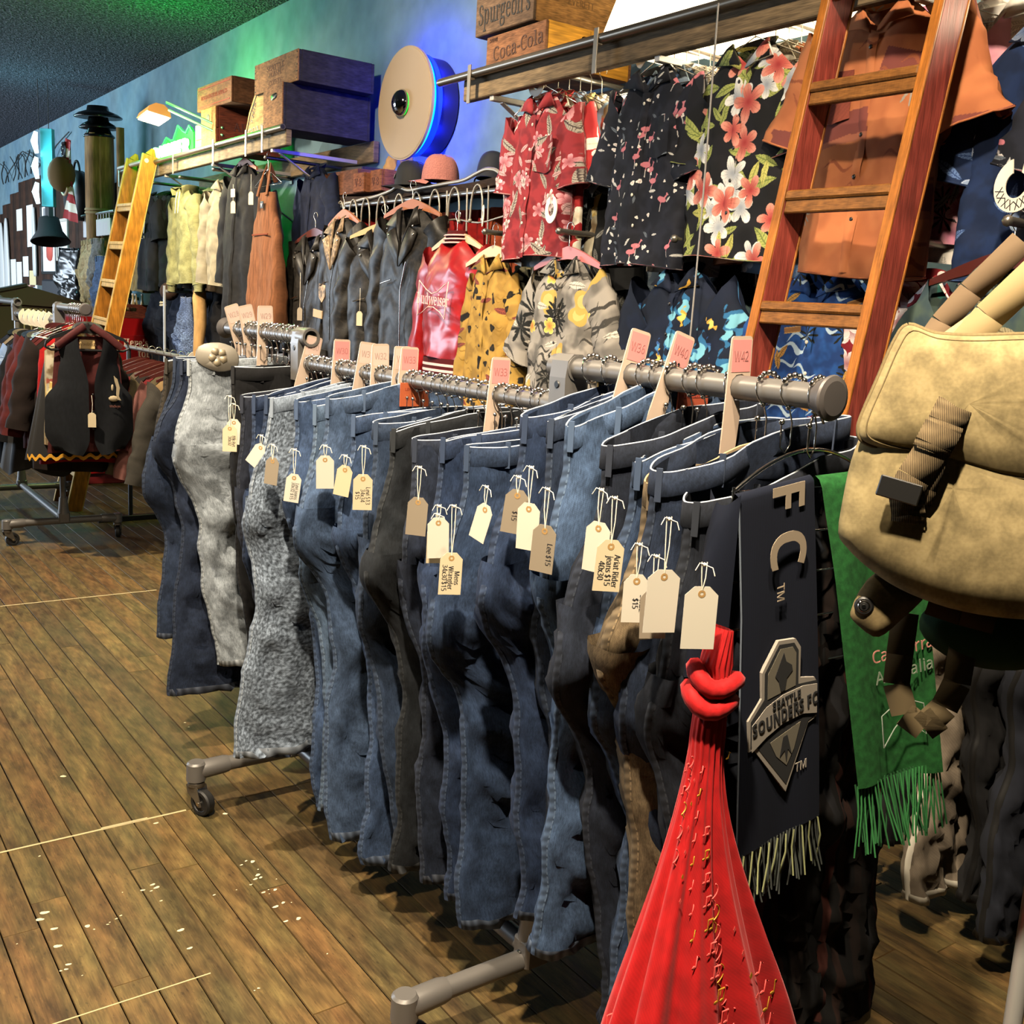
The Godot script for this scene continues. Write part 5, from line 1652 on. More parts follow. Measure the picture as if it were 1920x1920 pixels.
	# two cartons and a pale board
	c = crate("slatted_crate", "reddish printed wooden crate lying across a carton, near the green neon", "crate", Vector3(2.70, 2.845, -6.98), Vector3(0.42, 0.155, 0.60), {"mat": wood, "hole": false, "boards": 1, "yaw": 0.02})
	s = mb()
	for q in [[0.0, 0.135, 0.55, 0.006], [0.0, 0.022, 0.55, 0.006]]: bx(s, Vector3(-0.2115, q[1], q[0]), Vector3(0.002, q[3], q[2]), Transform3D.IDENTITY, 0.0005)
	tag(obj("printed_border", s, flat(Color(0.45, 0.15, 0.08), 0.9), c), "", "", "", "stuff")
	words("WASHINGTON APPLES", 0.024, flat(Color(0.42, 0.14, 0.08), 0.9), c, Vector3(-0.2115, 0.075, 0.0), Vector3(0, -PI / 2, 0), "Droid Serif", 0.001, 1.25)
	c = crate("carton_crate", "upright plywood crate with a round hand hole facing the aisle, beside the tent sign", "crate", Vector3(2.70, 2.577, -7.03), Vector3(0.44, 0.265, 0.27), {"mat": tri_mat(Color(0.40, 0.20, 0.14), "wood", Vector3(1.5, 2, 1.5), 0.85, 0.1), "hole": false, "boards": 2})
	s = mb()
	bx(s, Vector3(-0.224, 0.1325, 0), Vector3(0.008, 0.265, 0.27), Transform3D.IDENTITY, 0.002)
	pan = obj("face_board", s, palew, c)
	s = mb()
	lathe(s, PackedVector2Array([Vector2(0, 0.001), Vector2(0.028, 0.001), Vector2(0.028, 0)]), 16, Transform3D(Basis(Vector3(0, 0, 1), PI / 2), Vector3(-0.2285, 0.20, 0.0)))
	obj("hand_hole", s, M.black, pan)
	words("APPLES", 0.05, flat(Color(0.22, 0.09, 0.06), 0.9), c, Vector3(0.02, 0.15, 0.1355), Vector3.ZERO, "Droid Serif", 0.001)
	c = crate("white_box", "small pale wooden box squeezed behind the plywood crate", "crate", Vector3(2.62, 2.577, -7.30), Vector3(0.22, 0.20, 0.18), {"mat": tri_mat(Color(0.72, 0.67, 0.55), "wood", Vector3(1.5, 2, 1.5), 0.85, 0.1), "hole_w": 0.02})

func build_wall_fittings():
	# round wall lamp: ribbed disc, chrome dome, blue light behind
	var c := Vector3(2.86, 2.695, -5.115)
	var t := thing("disc_lamp", "round ribbed beige wall lamp with a chrome dome and blue light behind", "lamp", c, FACE)
	var s := mb()
	var pr := PackedVector2Array([Vector2(0.0, 0.006), Vector2(0.272, 0.0), Vector2(0.285, -0.004), Vector2(0.285, -0.012), Vector2(0.0, -0.012)])
	var face := Basis(Vector3.RIGHT, PI / 2)
	s.set_smooth_group(-1)
	for k in 34:
		var r0 := 0.28 * k / 34.0
		var r1 := 0.28 * (k + 1) / 34.0
		var rm := (r0 + r1) / 2
		lathe(s, PackedVector2Array([Vector2(r0, 0.004), Vector2(rm, 0.0095), Vector2(r1, 0.004)]), 64, Transform3D(face, Vector3.ZERO), false)
	lathe(s, PackedVector2Array([Vector2(0.28, 0.004), Vector2(0.287, 0.003), Vector2(0.287, -0.012), Vector2(0.0, -0.012)]), 64, Transform3D(face, Vector3.ZERO))
	var dm := flat(Color(0.56, 0.49, 0.40), 0.75)
	obj("ribbed_disc", s, dm, t)
	s = mb()
	for g in [[0.018, 0.05], [0.078, 0.05]]: pass
	lathe(s, PackedVector2Array([Vector2(0, 0.068), Vector2(0.03, 0.064), Vector2(0.055, 0.05), Vector2(0.068, 0.03), Vector2(0.070, 0.02), Vector2(0.055, 0.017), Vector2(0, 0.017)]), 32, Transform3D(face, Vector3.ZERO), false)
	obj("chrome_dome", s, flat(Color(0.6, 0.6, 0.62), 0.06, 1.0), t)
	s = mb()
	lathe(s, PackedVector2Array([Vector2(0.058, 0.008), Vector2(0.062, 0.008), Vector2(0.062, 0.017), Vector2(0.056, 0.017)]), 32, Transform3D(face, Vector3.ZERO))
	obj("green_ring_light", s, glow(Color(0.12, 0.9, 0.25), 1.4), t)
	s = mb()
	lathe(s, PackedVector2Array([Vector2(0.262, -0.03), Vector2(0.262, -0.075), Vector2(0.255, -0.075), Vector2(0.255, -0.03)]), 64, Transform3D(face, Vector3.ZERO))
	obj("blue_ring_light", s, glow(Color(0.02, 0.16, 1.0), 2.2), t)
	s = mb()
	lathe(s, PackedVector2Array([Vector2(0.272, -0.018), Vector2(0.272, -0.030), Vector2(0.262, -0.030)]), 64, Transform3D(face, Vector3.ZERO))
	obj("cyan_ring_light", s, glow(Color(0.05, 0.75, 1.0), 2.2), t)
	s = mb()
	lathe(s, PackedVector2Array([Vector2(0.0, -0.012), Vector2(0.25, -0.012), Vector2(0.25, -0.18), Vector2(0.0, -0.18)]), 48, Transform3D(face, Vector3.ZERO))
	obj("drum", s, flat(Color(0.05, 0.06, 0.2), 0.6), t)
	for k in 10:
		var a := TAU * k / 10.0
		var l := OmniLight3D.new()
		l.name = "blue_glow" if k == 0 else "blue_glow_%03d" % k
		l.light_color = Color(0.06, 0.16, 1.0)
		l.light_energy = 0.08
		l.omni_range = 6.0
		l.omni_attenuation = 2.0
		l.light_size = 0.03
		l.shadow_enabled = true
		t.add_child(l)
		l.position = Vector3(cos(a) * 0.30, sin(a) * 0.30, -0.085)
	# the plank shelf above the leather jackets, with its boxes and caps
	t = thing("plank_shelf", "dark rough plank shelf on the wall above the bed frame rack", "shelf", Vector3(2.905, 2.238, -5.0))
	s = mb()
	var poly := PackedVector2Array()
	for k in 21: poly.append(Vector2(lerpf(-1.02, 1.08, k / 20.0), -0.004 + 0.010 * sin(k * 0.7)))
	for k in 21: poly.append(Vector2(lerpf(1.08, -1.02, k / 20.0), -0.042 + 0.010 * sin(k * 0.9 + 1.0)))
	prism(s, poly, -0.14, 0.14, Transform3D(Basis(Vector3(0, 0, 1), Vector3.UP, Vector3(-1, 0, 0)), Vector3.ZERO))
	obj("plank", s, tri_mat(Color(0.20, 0.15, 0.12), "wood", Vector3(2, 4, 2), 0.85, 0.3), t)
	for z in [-0.8, 0.0, 0.8]:
		s = mb()
		bx(s, Vector3(0.13, -0.08, z), Vector3(0.02, 0.10, 0.03))
		bx(s, Vector3(0.0, -0.048, z), Vector3(0.27, 0.012, 0.03))
		obj("bracket", s, M.black, t)
	s = mb()
	tube(s, PackedVector3Array([Vector3(-0.14, -0.055, -0.95), Vector3(-0.14, -0.06, 1.06)]), 0.011, 10)
	obj("hanging_pipe", s, flat(Color(0.5, 0.5, 0.5), 0.35, 0.8), t)
	var redw := tri_mat(Color(0.42, 0.28, 0.21), "wood", Vector3(2.4, 3.4, 2.4), 0.8, 0.2)
	var orw := tri_mat(Color(0.50, 0.32, 0.23), "wood", Vector3(2.4, 3.4, 2.4), 0.8, 0.2)
	crate("cigar_box", "long reddish wooden box on the rough plank shelf", "box", Vector3(2.86, 2.246, -5.66), Vector3(0.19, 0.135, 0.42), {"mat": redw, "hole": false, "boards": 1})
	var lid := crate("box_lid", "dark shallow lid lying on the long reddish box", "box", Vector3(2.90, 2.383, -5.66), Vector3(0.14, 0.03, 0.26), {"mat": flat(Color(0.10, 0.08, 0.07), 0.8), "hole": false, "boards": 1})
	lid.rotation.x = 0.05
	for a in [[-5.40, "small orange wooden box with stamped lettering against the long reddish box", 0.13], [-5.255, "small orange wooden box standing apart, closest to the black cap", 0.13]]:
		var b := crate("small_box", a[1], "box", Vector3(2.80 if a[0] < -5.3 else 2.83, 2.246, a[0]), Vector3(0.11, 0.105 if a[0] < -5.3 else 0.115, a[2]), {"mat": orw, "hole": false, "boards": 1, "group": "small boxes on the plank shelf"})
		words("V 8", 0.04, flat(Color(0.25, 0.10, 0.06), 0.9), b, Vector3(-0.0562, 0.05, 0.0), Vector3(0, -PI / 2, 0), "Droid Sans", 0.001)
	cap("black cap with a small white patch beside the pink cap", Vector3(2.82, 2.245, -4.93), flat(Color(0.02, 0.022, 0.028), 0.8), -2.2, true)
	cap("dusty pink baseball cap at the middle of the plank shelf", Vector3(2.80, 2.248, -4.62), cloth(Color(0.66, 0.43, 0.40), "weave", Vector2(3, 3), 0.9), -2.35, false)
	cap("dark navy cap partly hidden behind the pink cap", Vector3(2.90, 2.245, -4.30), flat(Color(0.03, 0.05, 0.11), 0.8), -0.9, false)

func cap(label: String, at: Vector3, m: Material, turn: float, patch: bool):
	var t := thing("baseball_cap", label, "cap", at, turn, "caps on the plank shelf")
	var s := mb()
	var P := PackedVector3Array(); var U := PackedVector2Array()
	for j in 11:
		var th := PI / 2 * j / 10.0
		for i in 37:
			var ph := TAU * i / 36.0
			var r := 0.088 * pow(cos(th), 0.55)
			P.append(Vector3(cos(ph) * r * 0.92, 0.01 + 0.125 * sin(th) * (1.0 + 0.04 * sin(ph)), sin(ph) * r * 1.08))
			U.append(Vector2(i / 36.0 * 3.0, j / 10.0))
	sheet(s, 36, 10, P, U)
	var crown := obj("crown", s, m, t)
	s = mb()
	for k in 3:
		var q := PackedVector3Array()
		for j in 13:
			var th := PI * j / 12.0
			var a := PI * k / 3.0 + PI / 6
			q.append(Vector3(cos(a) * cos(th) * 0.081 * pow(absf(cos(th)) + 0.02, -0.4), 0.011 + 0.126 * sin(th), sin(a) * cos(th) * 0.095 * pow(absf(cos(th)) + 0.02, -0.4)))
		tube(s, q, 0.0016, 4)
	tag(obj("crown_seam", s, m, crown), "", "", "", "stuff")
	s = mb()
	ball(s, Vector3(0, 0.137, 0), 0.007, 8, Vector3(1, 0.6, 1))
	obj("top_button", s, m, crown)
	s = mb()
	drape(s, 18, 6, func(u: float, v: float):
		var a := lerpf(-1.15, 1.15, u)
		var r := 1.0 + v * 0.78 * cos(a * 0.9)
		return Vector3(sin(a) * 0.084 * lerpf(1.0, 1.02, v), 0.016 - 0.018 * pow(u * 2.0 - 1.0, 2.0) - 0.012 * v, cos(a) * 0.094 * r))
	obj("visor", s, m, t)
	if patch:
		s = mb()
		bx(s, Vector3.ZERO, Vector3(0.06, 0.024, 0.002), Transform3D(Basis(Vector3.RIGHT, -0.35), Vector3(0, 0.055, 0.092)), 0.001)
		var pt := obj("front_patch", s, flat(Color(0.45, 0.45, 0.45), 0.7), t)
		s = mb()
		bx(s, Vector3.ZERO, Vector3(0.054, 0.018, 0.002), Transform3D(Basis(Vector3.RIGHT, -0.35), Vector3(0, 0.0552, 0.0935)), 0.0008)
		obj("patch_field", s, M.black, pt)

# ---------------------------------------------------------------- clothes on hangers
func hanger(label: String, at: Vector3, turn: float, kind: String, group := "") -> Node3D:
	# origin at the rod it hangs from
	var key := "hanger_" + kind
	if M.has(key):
		return dup(M[key], at, turn, label, group)
	var t := thing("clothes_hanger", label, "hanger", at, turn, group)
	var s := mb()
	var pts := PackedVector3Array()
	for k in 13:
		var a := lerpf(-0.5, PI * 1.15, k / 12.0)
		pts.append(Vector3(cos(a) * 0.02, sin(a) * 0.02, 0))
	pts.append(Vector3(-0.002, -0.03, 0))
	pts.append(Vector3(0, -0.085, 0))
	tube(s, pts, 0.0018, 5)
	obj("hook", s, M.wire, t)
	s = mb()
	if kind == "wire":
		tube(s, PackedVector3Array([Vector3(0, -0.08, 0), Vector3(-0.2, -0.165, 0), Vector3(-0.205, -0.172, 0), Vector3(0.205, -0.172, 0), Vector3(0.2, -0.165, 0), Vector3(0, -0.08, 0)]), 0.0017, 5)
		obj("shoulder_wire", s, M.wire, t)
	else:
		var poly := PackedVector2Array()
		for k in 13:
			var x := lerpf(-0.21, 0.21, k / 12.0)
			poly.append(Vector2(x, -0.068 - 0.075 * pow(absf(x) / 0.21, 1.3)))
		for k in 13:
			var x := lerpf(0.21, -0.21, k / 12.0)
			poly.append(Vector2(x, -0.068 - 0.075 * pow(absf(x) / 0.21, 1.3) - lerpf(0.048, 0.016, absf(x) / 0.21)))
		prism(s, poly, -0.007, 0.007)
		obj("shoulder_piece", s, {"wood": flat(Color(0.56, 0.34, 0.20), 0.5), "dark": flat(Color(0.24, 0.08, 0.06), 0.4), "black": M.black, "cream": flat(Color(0.68, 0.58, 0.42), 0.5), "pink": flat(Color(0.62, 0.36, 0.36), 0.5), "white": M.white}[kind], t)
	M[key] = t
	return t

func garment(called: String, label: String, cat: String, at: Vector3, turn: float, o: Dictionary) -> Node3D:
	# origin at the hanger hook; the front looks along +z
	var t := thing(called, label, cat, at, turn, o.get("group", ""))
	var L: float = o.get("L", 0.72)
	var ws: float = o.get("ws", 0.22)
	var wc: float = o.get("wc", 0.25)
	var wh: float = o.get("wh", 0.27)
	var d: float = o.get("d", 0.05)
	var sd: float = o.get("seed", at.z * 17.0 + at.x * 5.0)
	var m: Material = o.mat
	var uvs: float = o.get("uvs", 2.6)
	var drop: float = o.get("drop", 0.125)   # how far the shoulder falls
	var nk: float = o.get("nk", 0.07)
	var fold: float = o.get("fold", 0.014)
	var top: float = o.get("top", -0.095)
	var hi: bool = o.get("fine", true)
	var N := 44 if hi else 26
	var rows := 30 if hi else 16
	var front_v: float = o.get("neck", 0.07)
	var topy := func(x: float, z: float) -> float:
		var ax := absf(x)
		if ax < nk:
			return top - (front_v * (1.0 - pow(ax / nk, 1.5)) if z > 0 else 0.012)
		return top - drop * (ax - nk) / (ws - nk)
	var bulge := func(x: float, v: float, side: float) -> float:
		# v: 0 at the hem, 1 at the shoulder
		var k := (1.0 - v)
		return fold * k * sin(x * (26.0 + 5.0 * sin(sd)) + sd + v * 2.0) + fold * 0.6 * k * sin(x * 51.0 + sd * 2.0 - v * 3.0) + 0.012 * n3(x * 6.0 + sd, v * 5.0, side) + 0.006 * n3(x * 16.0 + sd, v * 9.0, side + 4.0)
	var P := PackedVector3Array(); var U := PackedVector2Array()
	for j in rows + 1:
		var v := float(j) / rows
		var w := curve([[0.0, wh], [0.55, wc], [0.85, (wc + ws) * 0.5], [1.0, ws]], v)
		var dep := d * sqrt(maxf(0.0, 1.0 - pow(v, 5.0))) + 0.012
		for i in N + 1:
			var ph := TAU * (i % N) / N
			var x := pw(cos(ph), 0.85) * w
			var zs := sin(ph)
			var ty: float = topy.call(x * ws / w, zs)
			var y := lerpf(top - L + 0.012 * sin(x * 9.0 + sd), ty, v)
			var z: float = pw(zs, 0.7) * dep + bulge.call(x, v, signf(zs)) * minf(1.0, absf(zs) * 3.0 + 0.2)
			P.append(Vector3(x, y, z))
			U.append(Vector2(x * (1.0 if zs >= 0 else -1.0) * uvs + 0.5 + (0.0 if zs >= 0 else 0.37), -y * uvs))
	var s := mb()
	sheet(s, N, rows, P, U, PackedColorArray(), true)
	obj("body", s, m, t)
	# sleeves
	var sl: float = o.get("sl", 0.24)
	if sl > 0:
		var sa: float = deg_to_rad(o.get("sa", 22.0))
		var r0: float = o.get("sr0", 0.10)
		var r1: float = o.get("sr1", 0.105)
		var SN := 22 if hi else 14
		var SR := 18 if sl > 0.4 else 9
		if not hi: SR = SR / 2 + 2
		for g in [-1.0, 1.0]:
			var a0 := Vector3(g * (ws - 0.035), top - drop - 0.005, 0.0)
			P = PackedVector3Array(); U = PackedVector2Array()
			var center := PackedVector3Array()
			for j in SR + 1:
				var v := float(j) / SR
				var ang := lerpf(sa + 0.35, sa * 0.75, minf(1.0, v * 2.0))
				if j == 0: center.append(a0)
				else: center.append(center[j - 1] + Vector3(g * sin(ang), -cos(ang), o.get("swing", 0.02) * v) * sl / SR)
				var r := lerpf(r0, r1, v) * (1.0 - 0.10 * sin(PI * v))
				var side := Vector3(g * cos(ang), sin(ang), 0)
				for i in SN + 1:
					var ph := TAU * (i % SN) / SN
					var wr := 1.0 + 0.10 * sin(v * 24.0 + ph * 2.0 + sd) * (0.4 if sl < 0.4 else 1.0) + 0.22 * n3(cos(ph) * 1.5 + sd + g, v * sl * 9.0, sin(ph) * 1.5)
					var off: Vector3 = side * cos(ph) * r * wr + Vector3(0, 0, 1) * sin(ph) * r * o.get("sflat", 0.5) * wr
					if j == 0: off.y += 0.03 * cos(ph)
					P.append(center[j] + off)
					U.append(Vector2((cos(ph) * r + ph * 0.03) * uvs + g * 0.3 + 0.2, v * sl * uvs))
			s = mb()
			sheet(s, SN, SR, P, U, PackedColorArray(), g > 0)
			var sv := obj("sleeve", s, o.get("sleeve_mat", m), t)
			if o.has("cuff"):
				s = mb()
				var e := center[SR]
				var dv := (center[SR] - center[SR - 1]).normalized()
				tube(s, PackedVector3Array([e - dv * 0.005, e + dv * 0.02, e + dv * o.get("cuff_len", 0.05)]), PackedFloat32Array([r1 * 0.95, r1 * 0.82, r1 * 0.8]), 14, false, 0.6, Vector3(0, 0, 1))
				obj("cuff", s, o.cuff, sv)
			elif hi:
				s = mb()
				var R := PackedVector3Array()
				for i in SN + 1: R.append(P[SR * (SN + 1) + i])
				tube(s, R, 0.0032, 5, false)
				obj("sleeve_hem", s, o.get("sleeve_mat", m), sv)
	var front := func(x: float, y: float) -> float:
		var v := clampf((y - (top - L)) / L, 0, 1)
		return d * sqrt(maxf(0.0, 1.0 - pow(v, 5.0))) + 0.012 + bulge.call(x, v, 1.0)
	var facing := func(st: SurfaceTool, poly: PackedVector2Array, off: float):   # a flat piece laid on the front
		var gq := poly.duplicate()
		if Geometry2D.is_polygon_clockwise(gq): gq.reverse()
		var idx := Geometry2D.triangulate_polygon(gq)
		var zz := PackedFloat32Array()
		for p in gq: zz.append(front.call(p.x, p.y) + off)
		for kk in range(0, idx.size(), 3):
			var ids := [idx[kk], idx[kk + 1], idx[kk + 2]]
			if (gq[ids[1]] - gq[ids[0]]).cross(gq[ids[2]] - gq[ids[0]]) < 0: ids.reverse()
			for q in [ids[0], ids[2], ids[1]]:
				st.set_uv(gq[q] * uvs)
				st.add_vertex(Vector3(gq[q].x, gq[q].y, zz[q]))
		for kk in gq.size():
			var n2 := (kk + 1) % gq.size()
			st.set_uv(gq[kk] * uvs)
			quad(st, Vector3(gq[kk].x, gq[kk].y, zz[kk] - 0.008), Vector3(gq[n2].x, gq[n2].y, zz[n2] - 0.008), Vector3(gq[n2].x, gq[n2].y, zz[n2]), Vector3(gq[kk].x, gq[kk].y, zz[kk]))
	# collar
	var cm: Material = o.get("collar_mat", m)
	var kind: String = o.get("collar", "camp")
	var zf := d * 0.32 + 0.022
	if kind in ["camp", "lapel", "band"]:
		s = mb()
		var R := PackedVector3Array(); var RU := PackedVector2Array()
		var hgt: float = o.get("collar_h", 0.036)
		for j in 3:
			for i in 17:
				var a := lerpf(-0.35, PI + 0.35, i / 16.0)
				var fl := 1.0 + 0.10 * j
				R.append(Vector3(cos(a) * nk * fl, top - 0.014 + hgt * j / 2.0 * (0.25 + 0.9 * maxf(0.0, sin(a))) - (0.012 * maxf(0.0, -sin(a) + 0.2)), -sin(a) * 0.045 * fl + 0.004))
				RU.append(Vector2(i * 0.04 * uvs * 0.3, j * 0.03 * uvs))
		sheet(s, 16, 2, R, RU)
		obj("collar_stand", s, cm, t)
	if kind in ["camp", "lapel"]:
		var big := 1.0 if kind == "camp" else 1.5
		for g in [-1.0, 1.0]:
			s = mb()
			var pl := [Vector2(nk * 0.95, 0.004), Vector2(nk * 1.12, -0.012), Vector2(nk * 1.35 + 0.02 * big, -0.058 * big), Vector2(0.045, -0.066 * big), Vector2(0.012, -front_v - 0.012), Vector2(0.016, -front_v + 0.006), Vector2(nk * 0.8, -0.01)]
			var q := PackedVector2Array()
			for p in pl: q.append(Vector2(p.x * g, top + p.y))
			facing.call(s, q, 0.009)
			obj("collar_point", s, cm, t)
			if kind == "lapel":
				s = mb()
				q = PackedVector2Array()
				for p in [Vector2(0.052, -0.10), Vector2(0.115, -0.125), Vector2(0.085, -0.20), Vector2(0.004, -0.29), Vector2(0.006, -0.25), Vector2(0.018, -front_v - 0.02)]: q.append(Vector2(p.x * g, top + p.y))
				facing.call(s, q, 0.011)
				obj("lapel", s, cm, t)
				s = mb()
				ball(s, Vector3(g * 0.095, top - 0.135, front.call(g * 0.095, top - 0.135) + 0.012), 0.007, 8, Vector3(1, 1, 0.5))
				obj("snap", s, M.chrome, t)
	if kind == "rib":
		s = mb()
		var R := PackedVector3Array(); var RU := PackedVector2Array()
		for j in 5:
			for i in 25:
				var a := TAU * i / 24.0
				R.append(Vector3(cos(a) * (nk + 0.012 - 0.004 * j), top - 0.022 + 0.015 * j - (0.02 * maxf(0.0, sin(a)) if front_v > 0.04 else 0.0), sin(a) * (0.05 - 0.004 * j)))
				RU.append(Vector2(i * 0.4, j * 0.25))
		sheet(s, 24, 4, R, RU)
		obj("rib_collar", s, cm, t)
	if kind == "hood":
		s = mb()
		drape(s, 20, 12, func(u: float, v: float):
			var a := lerpf(-0.5, PI + 0.5, u)
			var r := 1.0 + 0.35 * sin(PI * v)
			return Vector3(cos(a) * (nk + 0.02) * r, top + 0.035 * sin(PI * v * 0.9) - 0.06 * v - 0.03 * maxf(0.0, -sin(a)), -sin(a) * 0.075 * r + 0.015 + 0.02 * sin(u * 14.0) * v), Vector2(1, 0.3))
		obj("hood", s, m, t)
		s = mb()
		for g in [-1.0, 1.0]: tube(s, PackedVector3Array([Vector3(0.03 * g, top - 0.04, zf + 0.01), Vector3(0.035 * g, top - 0.12, zf + 0.02), Vector3(0.03 * g, top - 0.19, zf + 0.025)]), 0.003, 5)
		tag(obj("drawstring", s, M.string, t), "", "", "", "stuff")
	# front placket, buttons, pocket
	if o.get("placket", true):
		s = mb()
		var SP := PackedVector3Array(); var SU := PackedVector2Array()
		var n2 := 24
		for j in n2 + 1:
			var y := lerpf(top - L + 0.004, top - front_v - 0.015, float(j) / n2)
			for i in 4:
				var x := -0.016 + 0.0105 * i
				SP.append(Vector3(x, y, front.call(x, y) + (0.0045 if i in [1, 2] else 0.001)))
				SU.append(Vector2(x * uvs + 0.5, -y * uvs))
		sheet(s, 3, n2, SP, SU, PackedColorArray(), true)
		obj("placket", s, o.get("placket_mat", m), t)
		if hi and o.has("button"):
			for k in 5:
				var y := top - front_v - 0.05 - k * (L - front_v - 0.13) / 4.6
				s = mb()
				ball(s, Vector3(0.0, y, front.call(0.0, y) + 0.006), 0.0062, 8, Vector3(1, 1, 0.4))
				obj("button", s, o.button, t)
	if o.has("pocket"):
		var px: float = o.pocket
		s = mb()
		var SP := PackedVector3Array(); var SU := PackedVector2Array()
		for j in 7:
			for i in 7:
				var x := px + lerpf(-0.055, 0.055, i / 6.0)
				var y := top - 0.17 - 0.125 * j / 6.0 - (0.012 * (1.0 - absf(i - 3.0) / 3.0) if j == 6 else 0.0)
				SP.append(Vector3(x, y, front.call(x, y) + 0.004))
				SU.append(Vector2(x * uvs + 0.62, -y * uvs + 0.13))
		sheet(s, 6, 6, SP, SU)
		obj("chest_pocket", s, o.get("pocket_mat", m), t)
	if hi and o.get("hem", true):
		s = mb()
		var R := PackedVector3Array()
		for i in N + 1: R.append(Vector3(P[0].x, 0, 0))
		R.clear()
		for i in 45:
			var ph := TAU * (i % 44) / 44
			var x := pw(cos(ph), 0.85) * wh
			var zs := sin(ph)
			R.append(Vector3(x, top - L + 0.012 * sin(x * 9.0 + sd) + 0.001, pw(zs, 0.7) * (d + 0.012) + bulge.call(x, 0.0, signf(zs)) * minf(1.0, absf(zs) * 3.0 + 0.2)))
		tube(s, R, 0.0026, 4, false)
		obj("bottom_hem", s, o.get("hem_mat", m), t)
	return t

func shirt_mat(tex: String, tint := Color.WHITE) -> StandardMaterial3D:
	return cloth(tint, tex, Vector2.ONE, 0.85)

func wall_tag(label: String, at: Vector3, drop: float, m: Material):
	var t := thing("garment_tag", label, "price tag", at, FACE + 0.4, "price tags on the wall clothes")
	var s := mb()
	tube(s, PackedVector3Array([Vector3.ZERO, Vector3(0.004, -drop * 0.5, 0.004), Vector3(0, -drop, 0)]), 0.0014, 4)
	obj("string", s, M.string, t)
	s = mb()
	prism(s, PackedVector2Array([Vector2(-0.02, -drop - 0.075), Vector2(0.02, -drop - 0.075), Vector2(0.02, -drop - 0.012), Vector2(0.009, -drop), Vector2(-0.009, -drop), Vector2(-0.02, -drop - 0.012)]), -0.0008, 0.0008)
	obj("card", s, m, t)

func size_disc(label: String, at: Vector3, turn: float, r := 0.045, text := ""):
	var t := thing("size_ring", label, "size ring", at, turn, "round size rings on the rods")
	var s := mb()
	var poly := PackedVector2Array()
	for k in 29:
		var a := lerpf(PI / 2 + 0.28, PI / 2 + TAU - 0.28, k / 28.0)
		poly.append(Vector2(cos(a), sin(a)) * r)
	for k in 29:
		var a := lerpf(PI / 2 + TAU - 0.42, PI / 2 + 0.42, k / 28.0)
		poly.append(Vector2(cos(a), sin(a)) * r * 0.48)
	prism(s, poly, -0.0015, 0.0015)
	var pl := obj("disc", s, flat(Color(0.78, 0.75, 0.69), 0.5), t)
	if text:
		for k in 4:
			var a := -PI / 2 + (k - 1.5) * 0.75
			words(text, r * 0.34, M.ink, pl, Vector3(cos(a), sin(a), 0) * r * 0.74 + Vector3(0, 0, 0.0016), Vector3(0, 0, a + PI / 2), "Droid Sans", 0.0006)

func face_rod(label: String, at: Vector3, len: float):
	# a rod that stands out from the wall, at its outer end; runs to the wall
	var t := thing("display_rod", label, "clothes rod", at, 0.0, "rods standing out from the wall")
	var s := mb()
	tube(s, PackedVector3Array([Vector3(0, 0, 0), Vector3(len, 0, 0)]), 0.011, 10)
	ball(s, Vector3(0, 0, 0), 0.014, 8)
	obj("rod", s, flat(Color(0.48, 0.46, 0.43), 0.35, 0.8), t)
	s = mb()
	bx(s, Vector3(len, 0, 0), Vector3(0.02, 0.07, 0.05))
	obj("wall_plate", s, flat(Color(0.48, 0.46, 0.43), 0.35, 0.8), t)

